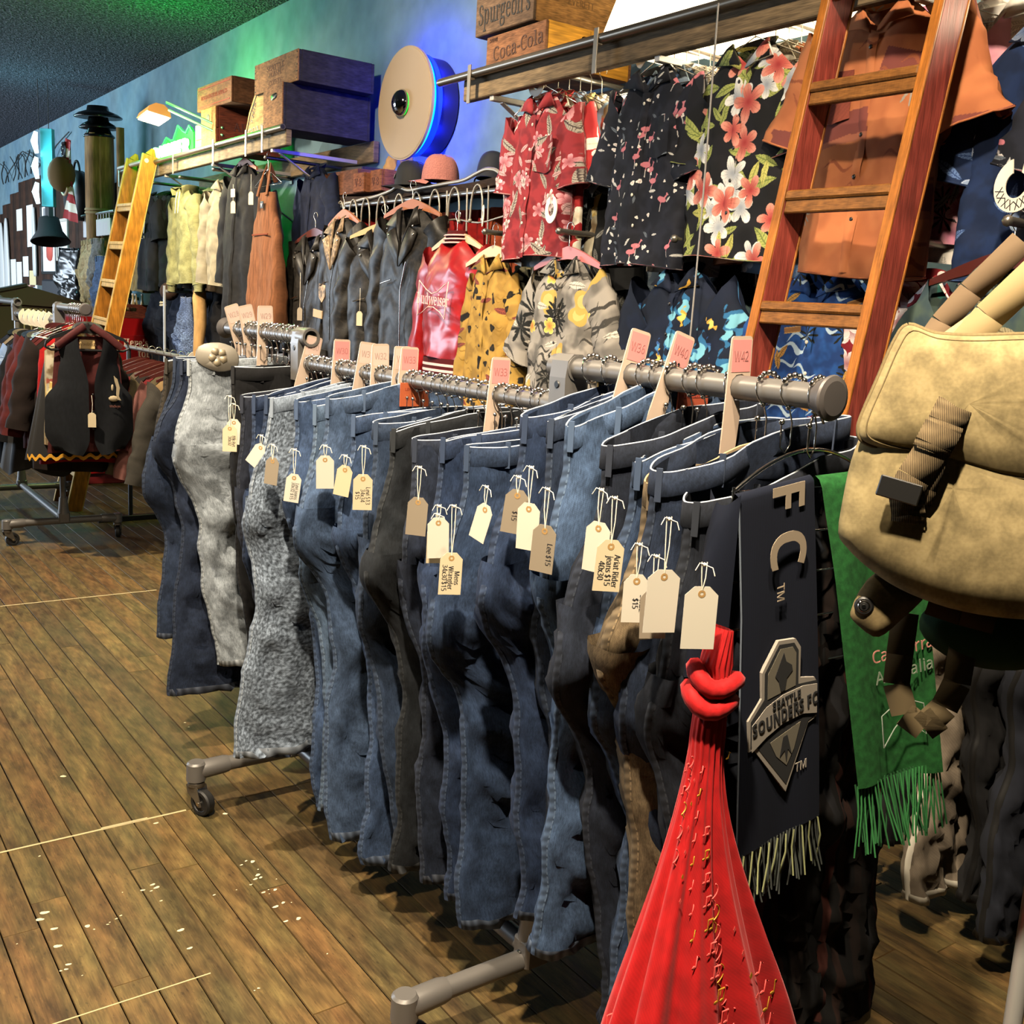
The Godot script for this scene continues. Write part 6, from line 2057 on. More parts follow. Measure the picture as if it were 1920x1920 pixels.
func build_shirts():
	var w: Material = M.white
	var db := flat(Color(0.07, 0.05, 0.04), 0.4)
	# upper row: [called, label, z, x of the front one, hook y, options]
	face_rod("steel rod over the red floral shirts", Vector3(2.50, 2.555, -3.42), 0.54)
	face_rod("steel rod over the flamingo shirt", Vector3(2.50, 2.555, -2.80), 0.54)
	face_rod("steel rod over the black floral shirt", Vector3(2.50, 2.555, -2.345), 0.54)
	face_rod("steel rod behind the red ladder top", Vector3(2.50, 2.60, -1.87), 0.54)
	var g1 := "wire hangers on the rods of the upper row"
	garment("floral_shirt", "dark red short sleeved shirt with pale pink flowers, first under the shelf end", "shirt", Vector3(2.53, 2.565, -3.42), FACE, {"mat": shirt_mat("red_floral"), "L": 0.625, "ws": 0.19, "wc": 0.205, "wh": 0.20, "sl": 0.24, "sa": 10.0, "sr0": 0.085, "sr1": 0.09, "button": w, "pocket": 0.09, "d": 0.045, "seed": 1.0})
	garment("floral_shirt", "navy short sleeved shirt with pink flamingos and white specks", "shirt", Vector3(2.53, 2.565, -2.79), FACE, {"mat": shirt_mat("flamingo"), "L": 0.66, "ws": 0.18, "wc": 0.205, "wh": 0.20, "sl": 0.25, "sa": 18.0, "sr0": 0.09, "sr1": 0.10, "button": w, "pocket": 0.09, "d": 0.045, "seed": 2.0})
	garment("floral_shirt", "large black shirt with red and white hibiscus flowers and olive leaves", "shirt", Vector3(2.53, 2.575, -2.36), FACE, {"mat": shirt_mat("black_floral"), "uvs": 1.75, "L": 0.645, "ws": 0.205, "wc": 0.225, "wh": 0.225, "sl": 0.22, "sa": 13.0, "sr0": 0.09, "sr1": 0.105, "button": db, "d": 0.045, "seed": 3.2, "fold": 0.008})
	garment("print_shirt", "big orange button shirt with brown patches behind the red ladder", "shirt", Vector3(2.50, 2.59, -1.87), FACE, {"mat": shirt_mat("orange_print"), "uvs": 1.6, "L": 0.71, "ws": 0.215, "wc": 0.20, "wh": 0.205, "sl": 0.24, "sa": 24.0, "sr0": 0.095, "sr1": 0.11, "button": db, "pocket": -0.10, "pocket_mat": cloth(Color(0.45, 0.22, 0.17), "weave"), "d": 0.045, "seed": 4.0, "fold": 0.008})
	for a in [[-3.42, 2.53, "dark red floral"], [-2.79, 2.53, "flamingo"], [-2.36, 2.53, "black floral"]]:
		hanger("wire hanger inside the %s shirt at the front of its rod" % a[2], Vector3(a[1], 2.58, a[0]), FACE, "wire", g1)
	# the shirts packed behind each front one
	var packs := [
		[-3.41, 2.575, [["red_white", "red and cream flowered shirt directly behind the dark red floral one"], ["blue_leaf", "pale blue leaf print shirt in the pack behind the dark red floral one"], ["sunset", "straw yellow shirt in the pack behind the dark red floral one"], ["white_print", "off white print shirt in the pack behind the dark red floral one"], ["white_print", "whitish shirt with red collar nearest the wall behind the dark red floral one"]]],
		[-2.77, 2.575, [["blue_leaf", "blue and white print shirt directly behind the flamingo one"], ["leaf_cream", "cream leaf shirt in the pack behind the flamingo one"], ["white_print", "white patterned shirt in the pack behind the flamingo one"], ["red_white", "red flowered shirt nearest the wall behind the flamingo one"]]],
		[-2.33, 2.575, [["leaf_cream", "yellowish leaf print shirt directly behind the black floral one"], ["orange_print", "orange bird print shirt hanging lower behind the black floral one"], ["blue_leaf", "light blue print shirt in the pack behind the black floral one"], ["leaf_dark", "dark leaf shirt nearest the wall behind the black floral one"]]],
		[-2.02, 2.60, [["red_floral", "red print shirt with a pale cuff directly behind the big orange one"], ["pink_palm", "pink palm shirt beside the big orange one, behind the right ladder rail"], ["white_print", "grey white print shirt peeping below the big orange one"]]]]
	for p in packs:
		var k := 0
		for q in p[2]:
			var big := 0.03 * (k % 3)
			var zz: float = p[0] + 0.01 + 0.012 * k + (0.16 * k if p[0] > -2.1 else 0.0)
			var x: float = p[1] + 0.045 * k
			garment("packed_shirt", q[1], "shirt", Vector3(x, 2.565 if p[0] < -2.1 else 2.60, zz), FACE + 0.12 * sin(k * 2.0), {"mat": shirt_mat(q[0]), "L": 0.60 + big * 1.2, "ws": 0.195, "wc": 0.20, "wh": 0.205, "sl": 0.22, "sa": 18.0 + 5.0 * (k % 2), "sr0": 0.085, "sr1": 0.095, "d": 0.018, "fine": false, "group": "shirts packed behind the front ones", "seed": k * 3.0 + p[0]})
			hanger("wire hanger %s in the pack behind the %s shirt" % [nth(k), ["dark red floral", "flamingo", "black floral", "big orange"][packs.find(p)]], Vector3(x, 2.58 if p[0] < -2.1 else 2.615, zz), FACE + 0.12 * sin(k * 2.0), "wire", "wire hangers packed on the rods")
			k += 1
	size_disc("white size ring at the front of the rod of red floral shirts", Vector3(2.515, 2.515, -3.46), FACE, 0.052)
	size_disc("white size ring over the flamingo shirt hooks", Vector3(2.515, 2.525, -2.86), FACE - 0.3, 0.045)
	# right of the ladder
	garment("floral_shirt", "navy blue shirt with pale hibiscus flowers right of the red ladder", "shirt", Vector3(2.58, 2.50, -1.42), FACE, {"mat": shirt_mat("hibiscus_navy"), "L": 0.62, "ws": 0.20, "wc": 0.2, "wh": 0.2, "sl": 0.26, "sa": 20.0, "d": 0.04, "seed": 6.0, "button": w})
	garment("floral_shirt", "dark navy shirt partly out of view beyond the blue hibiscus shirt", "shirt", Vector3(2.50, 2.48, -1.16), FACE, {"mat": shirt_mat("flamingo"), "L": 0.6, "ws": 0.19, "sl": 0.25, "d": 0.04, "seed": 7.0, "button": w})
	garment("plain_shirt", "dusty orange shirt hanging low between the blue hibiscus shirt and the strap", "shirt", Vector3(2.72, 2.32, -1.32), FACE, {"mat": cloth(Color(0.50, 0.26, 0.18), "weave"), "L": 0.6, "ws": 0.17, "wc": 0.18, "wh": 0.18, "sl": 0.0, "d": 0.03, "seed": 8.0})
	size_disc("white size ring marked XX right of the red ladder", Vector3(2.40, 1.985, -1.385), FACE - 0.2, 0.062, "XX")
	face_rod("steel rod over the teal shirt at the lower row", Vector3(2.36, 1.90, -1.37), 0.68)
	garment("print_shirt", "brown and teal scenic shirt on a grey hanger right of the red ladder", "shirt", Vector3(2.46, 1.90, -1.40), FACE, {"mat": shirt_mat("teal_scene"), "L": 0.62, "ws": 0.19, "wc": 0.20, "wh": 0.20, "sl": 0.24, "sa": 30.0, "d": 0.04, "seed": 9.0, "button": db})
	hanger("grey plastic hanger of the brown and teal shirt", Vector3(2.455, 1.915, -1.40), FACE, "dark", "")
	# lower row
	var low := [
		["long_shirt", "long mustard shirt with black and maroon insects on a cream hanger", "yellow_bug", -3.765, 2.57, 1.965, {"L": 0.80, "ws": 0.155, "wc": 0.165, "wh": 0.17, "sl": 0.42, "sa": 9.0, "sr0": 0.062, "sr1": 0.07, "button": db, "uvs": 2.2, "d": 0.045}],
		["print_shirt", "grey shirt with black palms and yellow islands on a pink hanger", "palm_grey", -3.19, 2.52, 1.945, {"L": 0.66, "ws": 0.195, "wc": 0.205, "wh": 0.215, "sl": 0.30, "sa": 30.0, "sr0": 0.085, "sr1": 0.09, "button": db, "uvs": 1.7, "d": 0.05}],
		["print_shirt", "black blue shirt with turquoise and yellow flames below the black floral one", "flame_blue", -2.60, 2.55, 1.905, {"L": 0.66, "ws": 0.20, "wc": 0.21, "wh": 0.21, "sl": 0.28, "sa": 26.0, "uvs": 1.7, "button": db, "d": 0.045}],
		["print_shirt", "royal blue surf shirt with palms seen through the ladder rungs", "surf_blue", -2.02, 2.56, 1.90, {"L": 0.62, "ws": 0.19, "wc": 0.2, "wh": 0.2, "sl": 0.28, "sa": 24.0, "button": w, "d": 0.04}],
		["print_shirt", "crimson shirt with white hibiscus at the foot of the ladder", "hibiscus_red", -1.72, 2.56, 1.88, {"L": 0.70, "ws": 0.17, "wc": 0.18, "wh": 0.18, "sl": 0.30, "sa": 12.0, "button": w, "d": 0.04}]]
	for a in low:
		var o: Dictionary = a[6]
		o.mat = shirt_mat(a[2])
		o.seed = a[3] * 7.0
		garment(a[0], a[1], "shirt", Vector3(a[4], a[5], a[3]), FACE, o)
		face_rod("steel rod over the " + ["mustard insect shirt", "grey palm shirt", "flame print shirt", "royal blue surf shirt", "crimson hibiscus shirt"][low.find(a)], Vector3(a[4] - 0.06, a[5] - 0.002, a[3]), 0.68 - (a[4] - 2.36))
	hanger("cream wooden hanger inside the mustard insect shirt", Vector3(2.565, 1.98, -3.765), FACE, "cream", "")
	hanger("pink hanger above the grey palm shirt", Vector3(2.515, 1.96, -3.19), FACE, "pink", "")
	var under := [
		["blue_leaf", -3.52, "blue striped print shirt between the mustard and the grey palm shirts"], ["leaf_dark", -3.40, "dark leaf shirt with a white branch left of the grey palm shirt"], ["moon_grey", -2.93, "grey blue shirt with a pale moon right of the grey palm shirt"], ["leaf_cream", -2.80, "cream palm leaf shirt beside the flame print shirt"],
		["teal_scene", -2.30, "dark scenic shirt behind the hanging wire line"], ["surf_blue", -2.20, "deep blue shirt with orange fish, left of the ladder"], ["leaf_dark", -1.88, "dark shirt with brown canoes behind the ladder"], ["pink_palm", -1.60, "pink streaked shirt behind the ladder foot"], ["leaf_dark", -1.50, "black shirt in the shadow right of the crimson one"],
		["camo", -3.62, "greenish camouflage shirt behind the mustard insect shirt"]]
	for k in under.size():
		var q = under[k]
		garment("packed_shirt", q[2], "shirt", Vector3(2.70 + 0.05 * (k % 3), 1.93, q[1]), FACE + 0.5 * sin(k * 1.7), {"mat": shirt_mat(q[0]), "L": 0.68, "ws": 0.18, "wc": 0.18, "wh": 0.19, "sl": 0.26, "sa": 10.0, "sr0": 0.08, "sr1": 0.085, "d": 0.03, "fine": false, "group": "shirts packed in the lower row", "seed": k * 2.0})
	# long dark garments in the gap under the red floral shirts
	for k in 4:
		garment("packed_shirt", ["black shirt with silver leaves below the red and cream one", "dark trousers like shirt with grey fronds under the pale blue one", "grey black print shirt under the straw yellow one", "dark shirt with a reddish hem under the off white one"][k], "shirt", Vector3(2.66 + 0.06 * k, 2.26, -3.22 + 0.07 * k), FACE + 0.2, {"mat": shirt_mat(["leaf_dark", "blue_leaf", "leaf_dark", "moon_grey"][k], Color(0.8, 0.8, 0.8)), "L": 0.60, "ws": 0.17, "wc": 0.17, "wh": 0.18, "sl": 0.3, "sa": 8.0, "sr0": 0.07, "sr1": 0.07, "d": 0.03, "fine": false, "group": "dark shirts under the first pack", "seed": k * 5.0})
	for k in 2:
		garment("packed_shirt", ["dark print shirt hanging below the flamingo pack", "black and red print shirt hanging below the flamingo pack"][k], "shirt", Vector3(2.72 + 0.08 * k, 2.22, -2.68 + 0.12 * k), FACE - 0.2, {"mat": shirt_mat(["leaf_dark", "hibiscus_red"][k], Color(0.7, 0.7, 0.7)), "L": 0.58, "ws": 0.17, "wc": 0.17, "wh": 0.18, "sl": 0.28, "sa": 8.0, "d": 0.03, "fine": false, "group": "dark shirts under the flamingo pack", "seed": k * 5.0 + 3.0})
	size_disc("white size ring in front of the grey palm shirt rod", Vector3(2.44, 2.02, -3.22), FACE - 0.2, 0.05)
	size_disc("white size ring left of the mustard shirt hanger", Vector3(2.52, 2.03, -3.80), FACE - 0.5, 0.045)
	# thin cord that hangs in front of the shirts
	var t := thing("line_wire", "thin grey wire hanging straight down past the black floral shirt", "wire", Vector3(2.36, 2.56, -2.36))
	var s := mb()
	tube(s, PackedVector3Array([Vector3(0, 0, 0), Vector3(0.004, -0.6, 0.002), Vector3(0, -1.25, 0)]), 0.003, 6)
	obj("strand", s, flat(Color(0.45, 0.44, 0.43), 0.6), t)

func build_jackets():
	var lea := cloth(Color(0.15, 0.14, 0.13), "leather", Vector2(2, 2), 0.5)
	lea.metallic_specular = 0.4
	var white_lea := cloth(Color(0.72, 0.63, 0.52), "leather", Vector2(2, 2), 0.5)
	var silver: Material = M.chrome
	# the old bed frame that the jackets hang from
	var t := thing("bed_frame", "old white metal bed head with looped wires, used as a rack for leather jackets", "bed frame", Vector3(2.76, 2.0, -5.0), FACE)
	var s := mb()
	var fm := flat(Color(0.56, 0.53, 0.48), 0.4, 0.5)
	var z2x := func(z: float) -> float: return z + 5.0
	var pts := PackedVector3Array()
	for q in [[-1.02, -0.22], [-1.05, 0.0], [-1.03, 0.10], [-0.98, 0.17], [-0.88, 0.225], [-0.78, 0.225], [-0.66, 0.20], [-0.5, 0.20], [-0.36, 0.21], [-0.22, 0.215], [-0.05, 0.235], [0.02, 0.25], [0.14, 0.225], [0.3, 0.23], [0.5, 0.235], [0.66, 0.24], [0.78, 0.265], [0.86, 0.275], [0.95, 0.255], [1.0, 0.19], [1.02, 0.05], [1.03, -0.25]]: pts.append(Vector3(q[0], q[1], 0))
	var fine := PackedVector3Array()
	for i in pts.size() - 1:
		for j in 4: fine.append(pts[i].cubic_interpolate(pts[i + 1], pts[maxi(i - 1, 0)], pts[mini(i + 2, pts.size() - 1)], j / 4.0))
	fine.append(pts[pts.size() - 1])
	tube(s, fine, 0.009, 8)
	obj("frame_tube", s, fm, t)
	for x in [-0.62, -0.46, -0.31, -0.13, 0.06, 0.24, 0.42, 0.60, 0.80]:
		s = mb()
		var lp := PackedVector3Array()
		for k in 13:
			var a := PI * k / 12.0
			lp.append(Vector3(x + cos(a) * 0.05, 0.10 + sin(a) * 0.11, 0.012))
		lp.insert(0, Vector3(x + 0.052, 0.055, 0.012))
		lp.append(Vector3(x - 0.052, 0.055, 0.012))
		tube(s, lp, 0.0048, 6)
		obj("wire_loop", s, fm, t)
		s = mb()
		for q in [[x + 0.052, 0.05], [x - 0.052, 0.05]]: ball(s, Vector3(q[0], q[1], 0.012), 0.011, 6)
		tag(obj("wire_knuckle", s, fm, t), "", "", "", "stuff")
	for y in [0.05, -0.12]:
		s = mb()
		var q := PackedVector3Array()
		for k in 30: q.append(Vector3(lerpf(-1.0, 1.02, k / 29.0), y + 0.012 * sin(k * 0.9), 0.006))
		tube(s, q, 0.0045, 6)
		obj("cross_wire", s, fm, t)
	for x in [-0.88, -0.72, 0.52, 0.7, 0.88]:
		s = mb()
		tube(s, PackedVector3Array([Vector3(x, 0.2, 0.004), Vector3(x + 0.01, 0.0, 0.004), Vector3(x, -0.22, 0.004)]), 0.0045, 6)
		obj("upright_wire", s, fm, t)
	# faded orange and red cloth behind the frame
	t = thing("hanging_cloth", "faded orange and red cloth hung behind the bed frame rack", "cloth", Vector3(2.93, 2.13, -4.9), FACE)
	s = mb()
	drape(s, 60, 6, func(u: float, v: float): return Vector3(lerpf(-0.75, 0.85, u), -v * (0.32 + 0.05 * sin(u * 17.0)), 0.02 * sin(u * 40.0) + 0.012 * sin(u * 91.0)), Vector2(3, 0.6))
	obj("fabric", s, cloth(Color(0.52, 0.24, 0.14), "canvas", Vector2(2, 1), 0.95), t)
	s = mb()
	for a in [[-0.62, 0.16], [0.40, 0.22]]:
		drape(s, 16, 4, func(u: float, v: float): return Vector3(a[0] + (u - 0.5) * a[1] * 1.6, -0.01 - v * 0.2, 0.03 + 0.015 * sin(u * 17.0)))
	tag(obj("red_panel", s, cloth(Color(0.50, 0.07, 0.07), "canvas", Vector2(1, 1), 0.95), t), "", "", "", "stuff")
	# leather jackets: [z, x, hook y, yaw, label, hanger kind]
	var jk := [
		[-5.80, 2.68, 2.115, 0.15, "black leather biker jacket with a zipped pocket, first of the leather row", "dark", {}],
		[-5.39, 2.66, 2.20, -0.05, "black leather biker jacket with cream collar, lapels and pocket flap", "wood", {"collar_mat": white_lea}],
		[-5.00, 2.70, 2.12, 0.5, "black leather jacket turned sideways beside the cream collared one", "cream", {}],
		[-4.66, 2.67, 2.215, 0.2, "shiny black leather biker jacket hung highest, left of the red satin jacket", "wood", {}]]
	for a in jk:
		var o := {"mat": lea, "L": 0.74, "ws": 0.20, "wc": 0.205, "wh": 0.19, "sl": 0.60, "sa": 7.0, "sr0": 0.085, "sr1": 0.06, "sflat": 0.62, "d": 0.06, "collar": "lapel", "neck": 0.16, "placket": false, "fold": 0.008, "seed": a[0] * 3.0, "drop": 0.10}
		o.merge(a[6], true)
		var g := garment("leather_jacket", a[4], "jacket", Vector3(a[1], a[2], a[0]), FACE + a[3], o)
		hanger("%s wooden hanger in a leather jacket" % ["dark red", "orange brown", "pale", "light brown"][jk.find(a)], Vector3(a[1], a[2] + 0.015, a[0]), FACE + a[3], a[5], "")
		var zf := 0.085
		s = mb()
		tube(s, PackedVector3Array([Vector3(0.06, -0.36, zf), Vector3(0.03, -0.5, zf + 0.004), Vector3(0.035, -0.82, zf)]), 0.003, 5)
		obj("front_zip", s, silver, g)
		s = mb()
		tube(s, PackedVector3Array([Vector3(-0.13, -0.47, zf - 0.004), Vector3(-0.05, -0.45, zf)]), 0.003, 5)
		obj("pocket_zip", s, silver, g)
		for q in [[-0.10, -0.20], [0.09, -0.19]]:
			s = mb()
			ball(s, Vector3(q[0], q[1], zf - 0.012), 0.006, 8, Vector3(1, 1, 0.6))
			obj("snap", s, silver, g)
		if a[6].has("collar_mat"):
			s = mb()
			prism(s, PackedVector2Array([Vector2(-0.155, -0.46), Vector2(-0.055, -0.47), Vector2(-0.06, -0.53), Vector2(-0.105, -0.565), Vector2(-0.15, -0.535)]), zf - 0.012, zf - 0.006)
			obj("pocket_flap", s, white_lea, g)
			s = mb()
			bx(s, Vector3(-0.11, -0.64, zf - 0.008), Vector3(0.13, 0.045, 0.008), Transform3D(Basis(Vector3(0, 0, 1), -0.08), Vector3.ZERO), 0.002)
			obj("belt", s, white_lea, g)
	# a dark jacket pair filling the gaps
	for k in 3:
		garment("leather_jacket", ["black leather jacket packed at the back, behind the cream collared one", "black leather jacket packed at the back, behind the sideways one", "black leather jacket packed at the back, nearest to the red satin jacket"][k], "jacket", Vector3(2.88, 2.12, [-5.58, -5.18, -4.84][k]), FACE + 0.4, {"mat": lea, "L": 0.75, "ws": 0.19, "wc": 0.19, "wh": 0.18, "sl": 0.58, "sa": 5.0, "sr0": 0.08, "sr1": 0.06, "d": 0.05, "placket": false, "fine": false, "seed": k * 4.0})
	wall_tag("small manila tag on a string against the first leather jacket", Vector3(2.59, 1.80, -5.80), 0.20, M.paper_grey)
	wall_tag("small white tag on the sideways leather jacket", Vector3(2.58, 1.72, -5.02), 0.12, M.paper)
	# red satin jacket seen from the back
	var satin := cloth(Color(0.55, 0.06, 0.075), "weave", Vector2(1, 1), 0.36)
	satin.metallic_specular = 0.5
	var ribm := cloth(Color(0.34, 0.05, 0.055), "rib", Vector2(3, 1), 0.9)
	t = garment("satin_jacket", "shiny red satin jacket seen from behind, with a bow tie emblem and script", "jacket", Vector3(2.63, 2.045, -4.17), FACE, {"mat": satin, "L": 0.545, "ws": 0.215, "wc": 0.225, "wh": 0.195, "sl": 0.60, "sa": 12.0, "sr0": 0.095, "sr1": 0.065, "sflat": 0.6, "d": 0.075, "collar": "rib", "collar_mat": ribm, "neck": 0.03, "placket": false, "fold": 0.006, "cuff": ribm, "hem": false, "seed": 2.6, "drop": 0.105})
	hanger("plain wooden hanger inside the red satin jacket", Vector3(2.63, 2.06, -4.17), FACE, "cream", "")
	var pale := flat(Color(0.80, 0.62, 0.60), 0.7)
	s = mb()
	var band := func(y0: float, y1: float, grow: float) -> Array:
		var BP := PackedVector3Array(); var BU := PackedVector2Array()
		for j in 2:
			for i in 41:
				var a := TAU * i / 40.0
				BP.append(Vector3(pw(cos(a), 0.85) * (0.19 + grow), (y0 if j == 0 else y1), pw(sin(a), 0.7) * (0.078 + grow)))
				BU.append(Vector2(i * 0.5, j))
		return [BP, BU]
	var bb: Array = band.call(-0.715, -0.635, 0.006)
	sheet(s, 40, 1, bb[0], bb[1])
	obj("waist_rib", s, ribm, t)
	for y in [-0.665, -0.692]:
		s = mb()
		bb = band.call(y - 0.006, y + 0.006, 0.008)
		sheet(s, 40, 1, bb[0], bb[1])
		obj("rib_stripe", s, pale, t)
	for k in 3:
		s = mb()
		var R := PackedVector3Array()
		for i in 25:
			var a := TAU * i / 24.0
			R.append(Vector3(cos(a) * (0.085 - 0.003 * k), -0.112 + 0.017 * k, sin(a) * (0.053 - 0.003 * k)))
		tube(s, R, 0.004, 5, false)
		obj("collar_stripe", s, pale, t)
	# printed bow tie and script on the back
	s = mb()
	var zb := 0.112
	var bow := PackedVector3Array()
	for q in [[-0.135, -0.285], [-0.07, -0.325], [-0.02, -0.345], [0.03, -0.335], [0.085, -0.305], [0.12, -0.29], [0.105, -0.375], [0.10, -0.455], [0.055, -0.425], [0.0, -0.405], [-0.05, -0.405], [-0.10, -0.43], [-0.14, -0.445], [-0.135, -0.285]]: bow.append(Vector3(q[0], q[1], zb))
	tube(s, bow, 0.0026, 5)
	obj("bow_outline", s, pale, t)
	words("Budweiser", 0.048, pale, t, Vector3(-0.012, -0.372, zb), Vector3(0, 0, -0.05), "Droid Serif", 0.0015, 0.84)

# ---------------------------------------------------------------- clothes under the left shelf
func build_left_bay():
	for a in [[-8.30, "steel rod over the black crown shirts"], [-7.68, "steel rod over the cream hoodie"], [-7.0, "steel rod over the cream overshirt"], [-6.12, "steel rod over the rust overalls"]]: face_rod(a[1], Vector3(2.50, 2.46, a[0]), 0.55)
	var blk := cloth(Color(0.075, 0.076, 0.08), "weave", Vector2(1, 1), 0.9)
	var dg := cloth(Color(0.10, 0.13, 0.115), "weave", Vector2(1, 1), 0.9)
	var hood := cloth(Color(0.50, 0.50, 0.36), "canvas", Vector2(1, 1), 0.95)
	var brown := cloth(Color(0.20, 0.165, 0.13), "weave", Vector2(1, 1), 0.95)
	var cream := cloth(Color(0.52, 0.49, 0.41), "weave", Vector2(1, 1), 0.95)
	var tt := garment("t_shirt", "black T shirt with a white crown print, nearest to the yellow ladder", "shirt", Vector3(2.58, 2.50, -8.66), FACE, {"mat": blk, "L": 0.74, "ws": 0.20, "wc": 0.21, "wh": 0.21, "sl": 0.24, "sa": 12.0, "collar": "band", "placket": false, "d": 0.045})
	var s := mb()
	prism(s, PackedVector2Array([Vector2(-0.085, -0.335), Vector2(-0.06, -0.40), Vector2(0.055, -0.40), Vector2(0.085, -0.31), Vector2(0.045, -0.345), Vector2(0.03, -0.30), Vector2(0.0, -0.34), Vector2(-0.04, -0.305), Vector2(-0.045, -0.345)]), 0.064, 0.068)
	bx(s, Vector3(0, -0.43, 0.066), Vector3(0.11, 0.022, 0.004))
	tag(obj("crown_print", s, flat(Color(0.7, 0.68, 0.63), 0.8), tt), "", "", "", "stuff")
	for k in 5:
		garment("t_shirt", ["dark green T shirt directly right of the crown print one", "charcoal T shirt second behind the crown print one", "blackish green T shirt third behind the crown print one", "faded black T shirt fourth behind the crown print one", "dark grey T shirt close to the cream hoodie"][k], "shirt", Vector3(2.62 + 0.035 * k, 2.50, -8.46 + 0.10 * k), FACE + 0.35, {"mat": dg if k % 2 == 0 else blk, "L": 0.72, "ws": 0.19, "wc": 0.19, "wh": 0.19, "sl": 0.22, "sa": 10.0, "collar": "band", "placket": false, "d": 0.03, "fine": false, "group": "dark T shirts under the neon sign", "seed": k * 3.0})
	garment("hoodie", "cream and green hoodie with a front pouch, facing the aisle below the neon sign", "hoodie", Vector3(2.57, 2.50, -7.78), FACE, {"mat": hood, "L": 0.68, "ws": 0.215, "wc": 0.215, "wh": 0.20, "sl": 0.58, "sa": 9.0, "sr0": 0.09, "sr1": 0.06, "sflat": 0.65, "collar": "hood", "placket": false, "cuff": hood, "d": 0.06, "seed": 4.4, "fold": 0.02})
	for k in 3:
		var q := garment("striped_jersey", ["brown jersey with two cream sleeve bands directly behind the cream hoodie", "dark brown jersey with cream bands, second behind the hoodie", "taupe jersey behind the striped ones"][k], "jersey", Vector3(2.66 + 0.05 * k, 2.48, -7.50 + 0.13 * k), FACE + 0.25, {"mat": brown, "L": 0.72, "ws": 0.20, "wc": 0.20, "wh": 0.20, "sl": 0.58, "sa": 7.0, "sr0": 0.085, "sr1": 0.065, "sflat": 0.6, "collar": "band", "collar_mat": cream, "placket": false, "d": 0.04, "fine": false, "seed": k * 2.0 + 1.0})
		if k < 2:
			s = mb()
			for y in [-0.43, -0.50]:
				for g in [-1.0, 1.0]: tube(s, PackedVector3Array([Vector3(g * 0.205, y, 0.0), Vector3(g * 0.213, y - 0.032, 0.0)]), 0.088, 14, false, 0.62, Vector3(0, 0, 1))
			tag(obj("sleeve_band", s, cream, q), "", "", "", "stuff")
	garment("overshirt", "cream overshirt with dark buttons right of the striped jerseys", "shirt", Vector3(2.60, 2.50, -7.02), FACE + 0.3, {"mat": cream, "L": 0.70, "ws": 0.20, "wc": 0.20, "wh": 0.20, "sl": 0.56, "sa": 7.0, "sr0": 0.08, "sr1": 0.06, "sflat": 0.6, "d": 0.05, "button": M.ink, "seed": 3.0, "pocket": 0.09})
	garment("overshirt", "pale grey overshirt tucked behind the cream one", "shirt", Vector3(2.70, 2.50, -6.85), FACE + 0.4, {"mat": cloth(Color(0.42, 0.41, 0.38), "weave"), "L": 0.70, "ws": 0.19, "wc": 0.19, "wh": 0.19, "sl": 0.55, "sa": 7.0, "sr0": 0.08, "sr1": 0.06, "d": 0.04, "fine": false, "seed": 5.0})
	var ck := garment("work_jacket", "long black work coat with a white label, left of the rust overalls", "coat", Vector3(2.56, 2.56, -6.60), FACE + 0.1, {"mat": cloth(Color(0.085, 0.085, 0.09), "canvas", Vector2(2, 2), 0.85), "L": 0.98, "ws": 0.21, "wc": 0.225, "wh": 0.23, "sl": 0.62, "sa": 8.0, "sr0": 0.09, "sr1": 0.07, "sflat": 0.6, "d": 0.07, "seed": 1.5, "fold": 0.016})
	s = mb()
	bx(s, Vector3(0.02, -0.28, 0.092), Vector3(0.055, 0.05, 0.004))
	obj("white_label", s, M.white, ck)
	hanger("brown wooden hanger holding the long black coat", Vector3(2.555, 2.575, -6.60), FACE, "wood", "")
	wall_tag("white tag hanging off the long black coat", Vector3(2.46, 2.33, -6.54), 0.10, M.paper)
	overalls()
	garment("work_jacket", "navy blue coverall hanging behind the rust overalls", "coverall", Vector3(2.74, 2.52, -5.93), FACE, {"mat": cloth(Color(0.06, 0.09, 0.18), "canvas", Vector2(2, 2), 0.9), "L": 1.08, "ws": 0.20, "wc": 0.21, "wh": 0.22, "sl": 0.55, "sa": 8.0, "sr0": 0.085, "sr1": 0.07, "d": 0.05, "seed": 7.7, "fold": 0.014})
	garment("khaki_jacket", "khaki jacket hanging behind the yellow ladder", "jacket", Vector3(2.62, 2.40, -9.05), FACE, {"mat": cloth(Color(0.45, 0.39, 0.24), "weave"), "L": 0.66, "ws": 0.19, "wc": 0.19, "wh": 0.19, "sl": 0.5, "sa": 8.0, "sr0": 0.08, "sr1": 0.06, "d": 0.05, "fine": false, "seed": 2.2})
	# second row below: dark jeans on a low rail
	var t := thing("low_rail", "steel clothes rail low on the wall below the hooded jackets", "clothes rail", Vector3(2.78, 1.74, -7.7))
	s = mb()
	tube(s, PackedVector3Array([Vector3(0, 0, -1.35), Vector3(0, 0, 1.5)]), 0.013, 10)
	obj("rail", s, M.steel, t)
	s = mb()
	for z in [-1.2, 0.1, 1.4]: bx(s, Vector3(0.13, 0, z), Vector3(0.27, 0.02, 0.02))
	tag(obj("bracket", s, M.steel, t), "", "", "", "stuff")
	var cols := [Color(0.075, 0.085, 0.12), Color(0.06, 0.075, 0.11), Color(0.09, 0.115, 0.18), Color(0.07, 0.08, 0.11), Color(0.10, 0.13, 0.21), Color(0.07, 0.072, 0.085), Color(0.085, 0.08, 0.08), Color(0.075, 0.07, 0.068), Color(0.085, 0.08, 0.075), Color(0.07, 0.066, 0.064)]
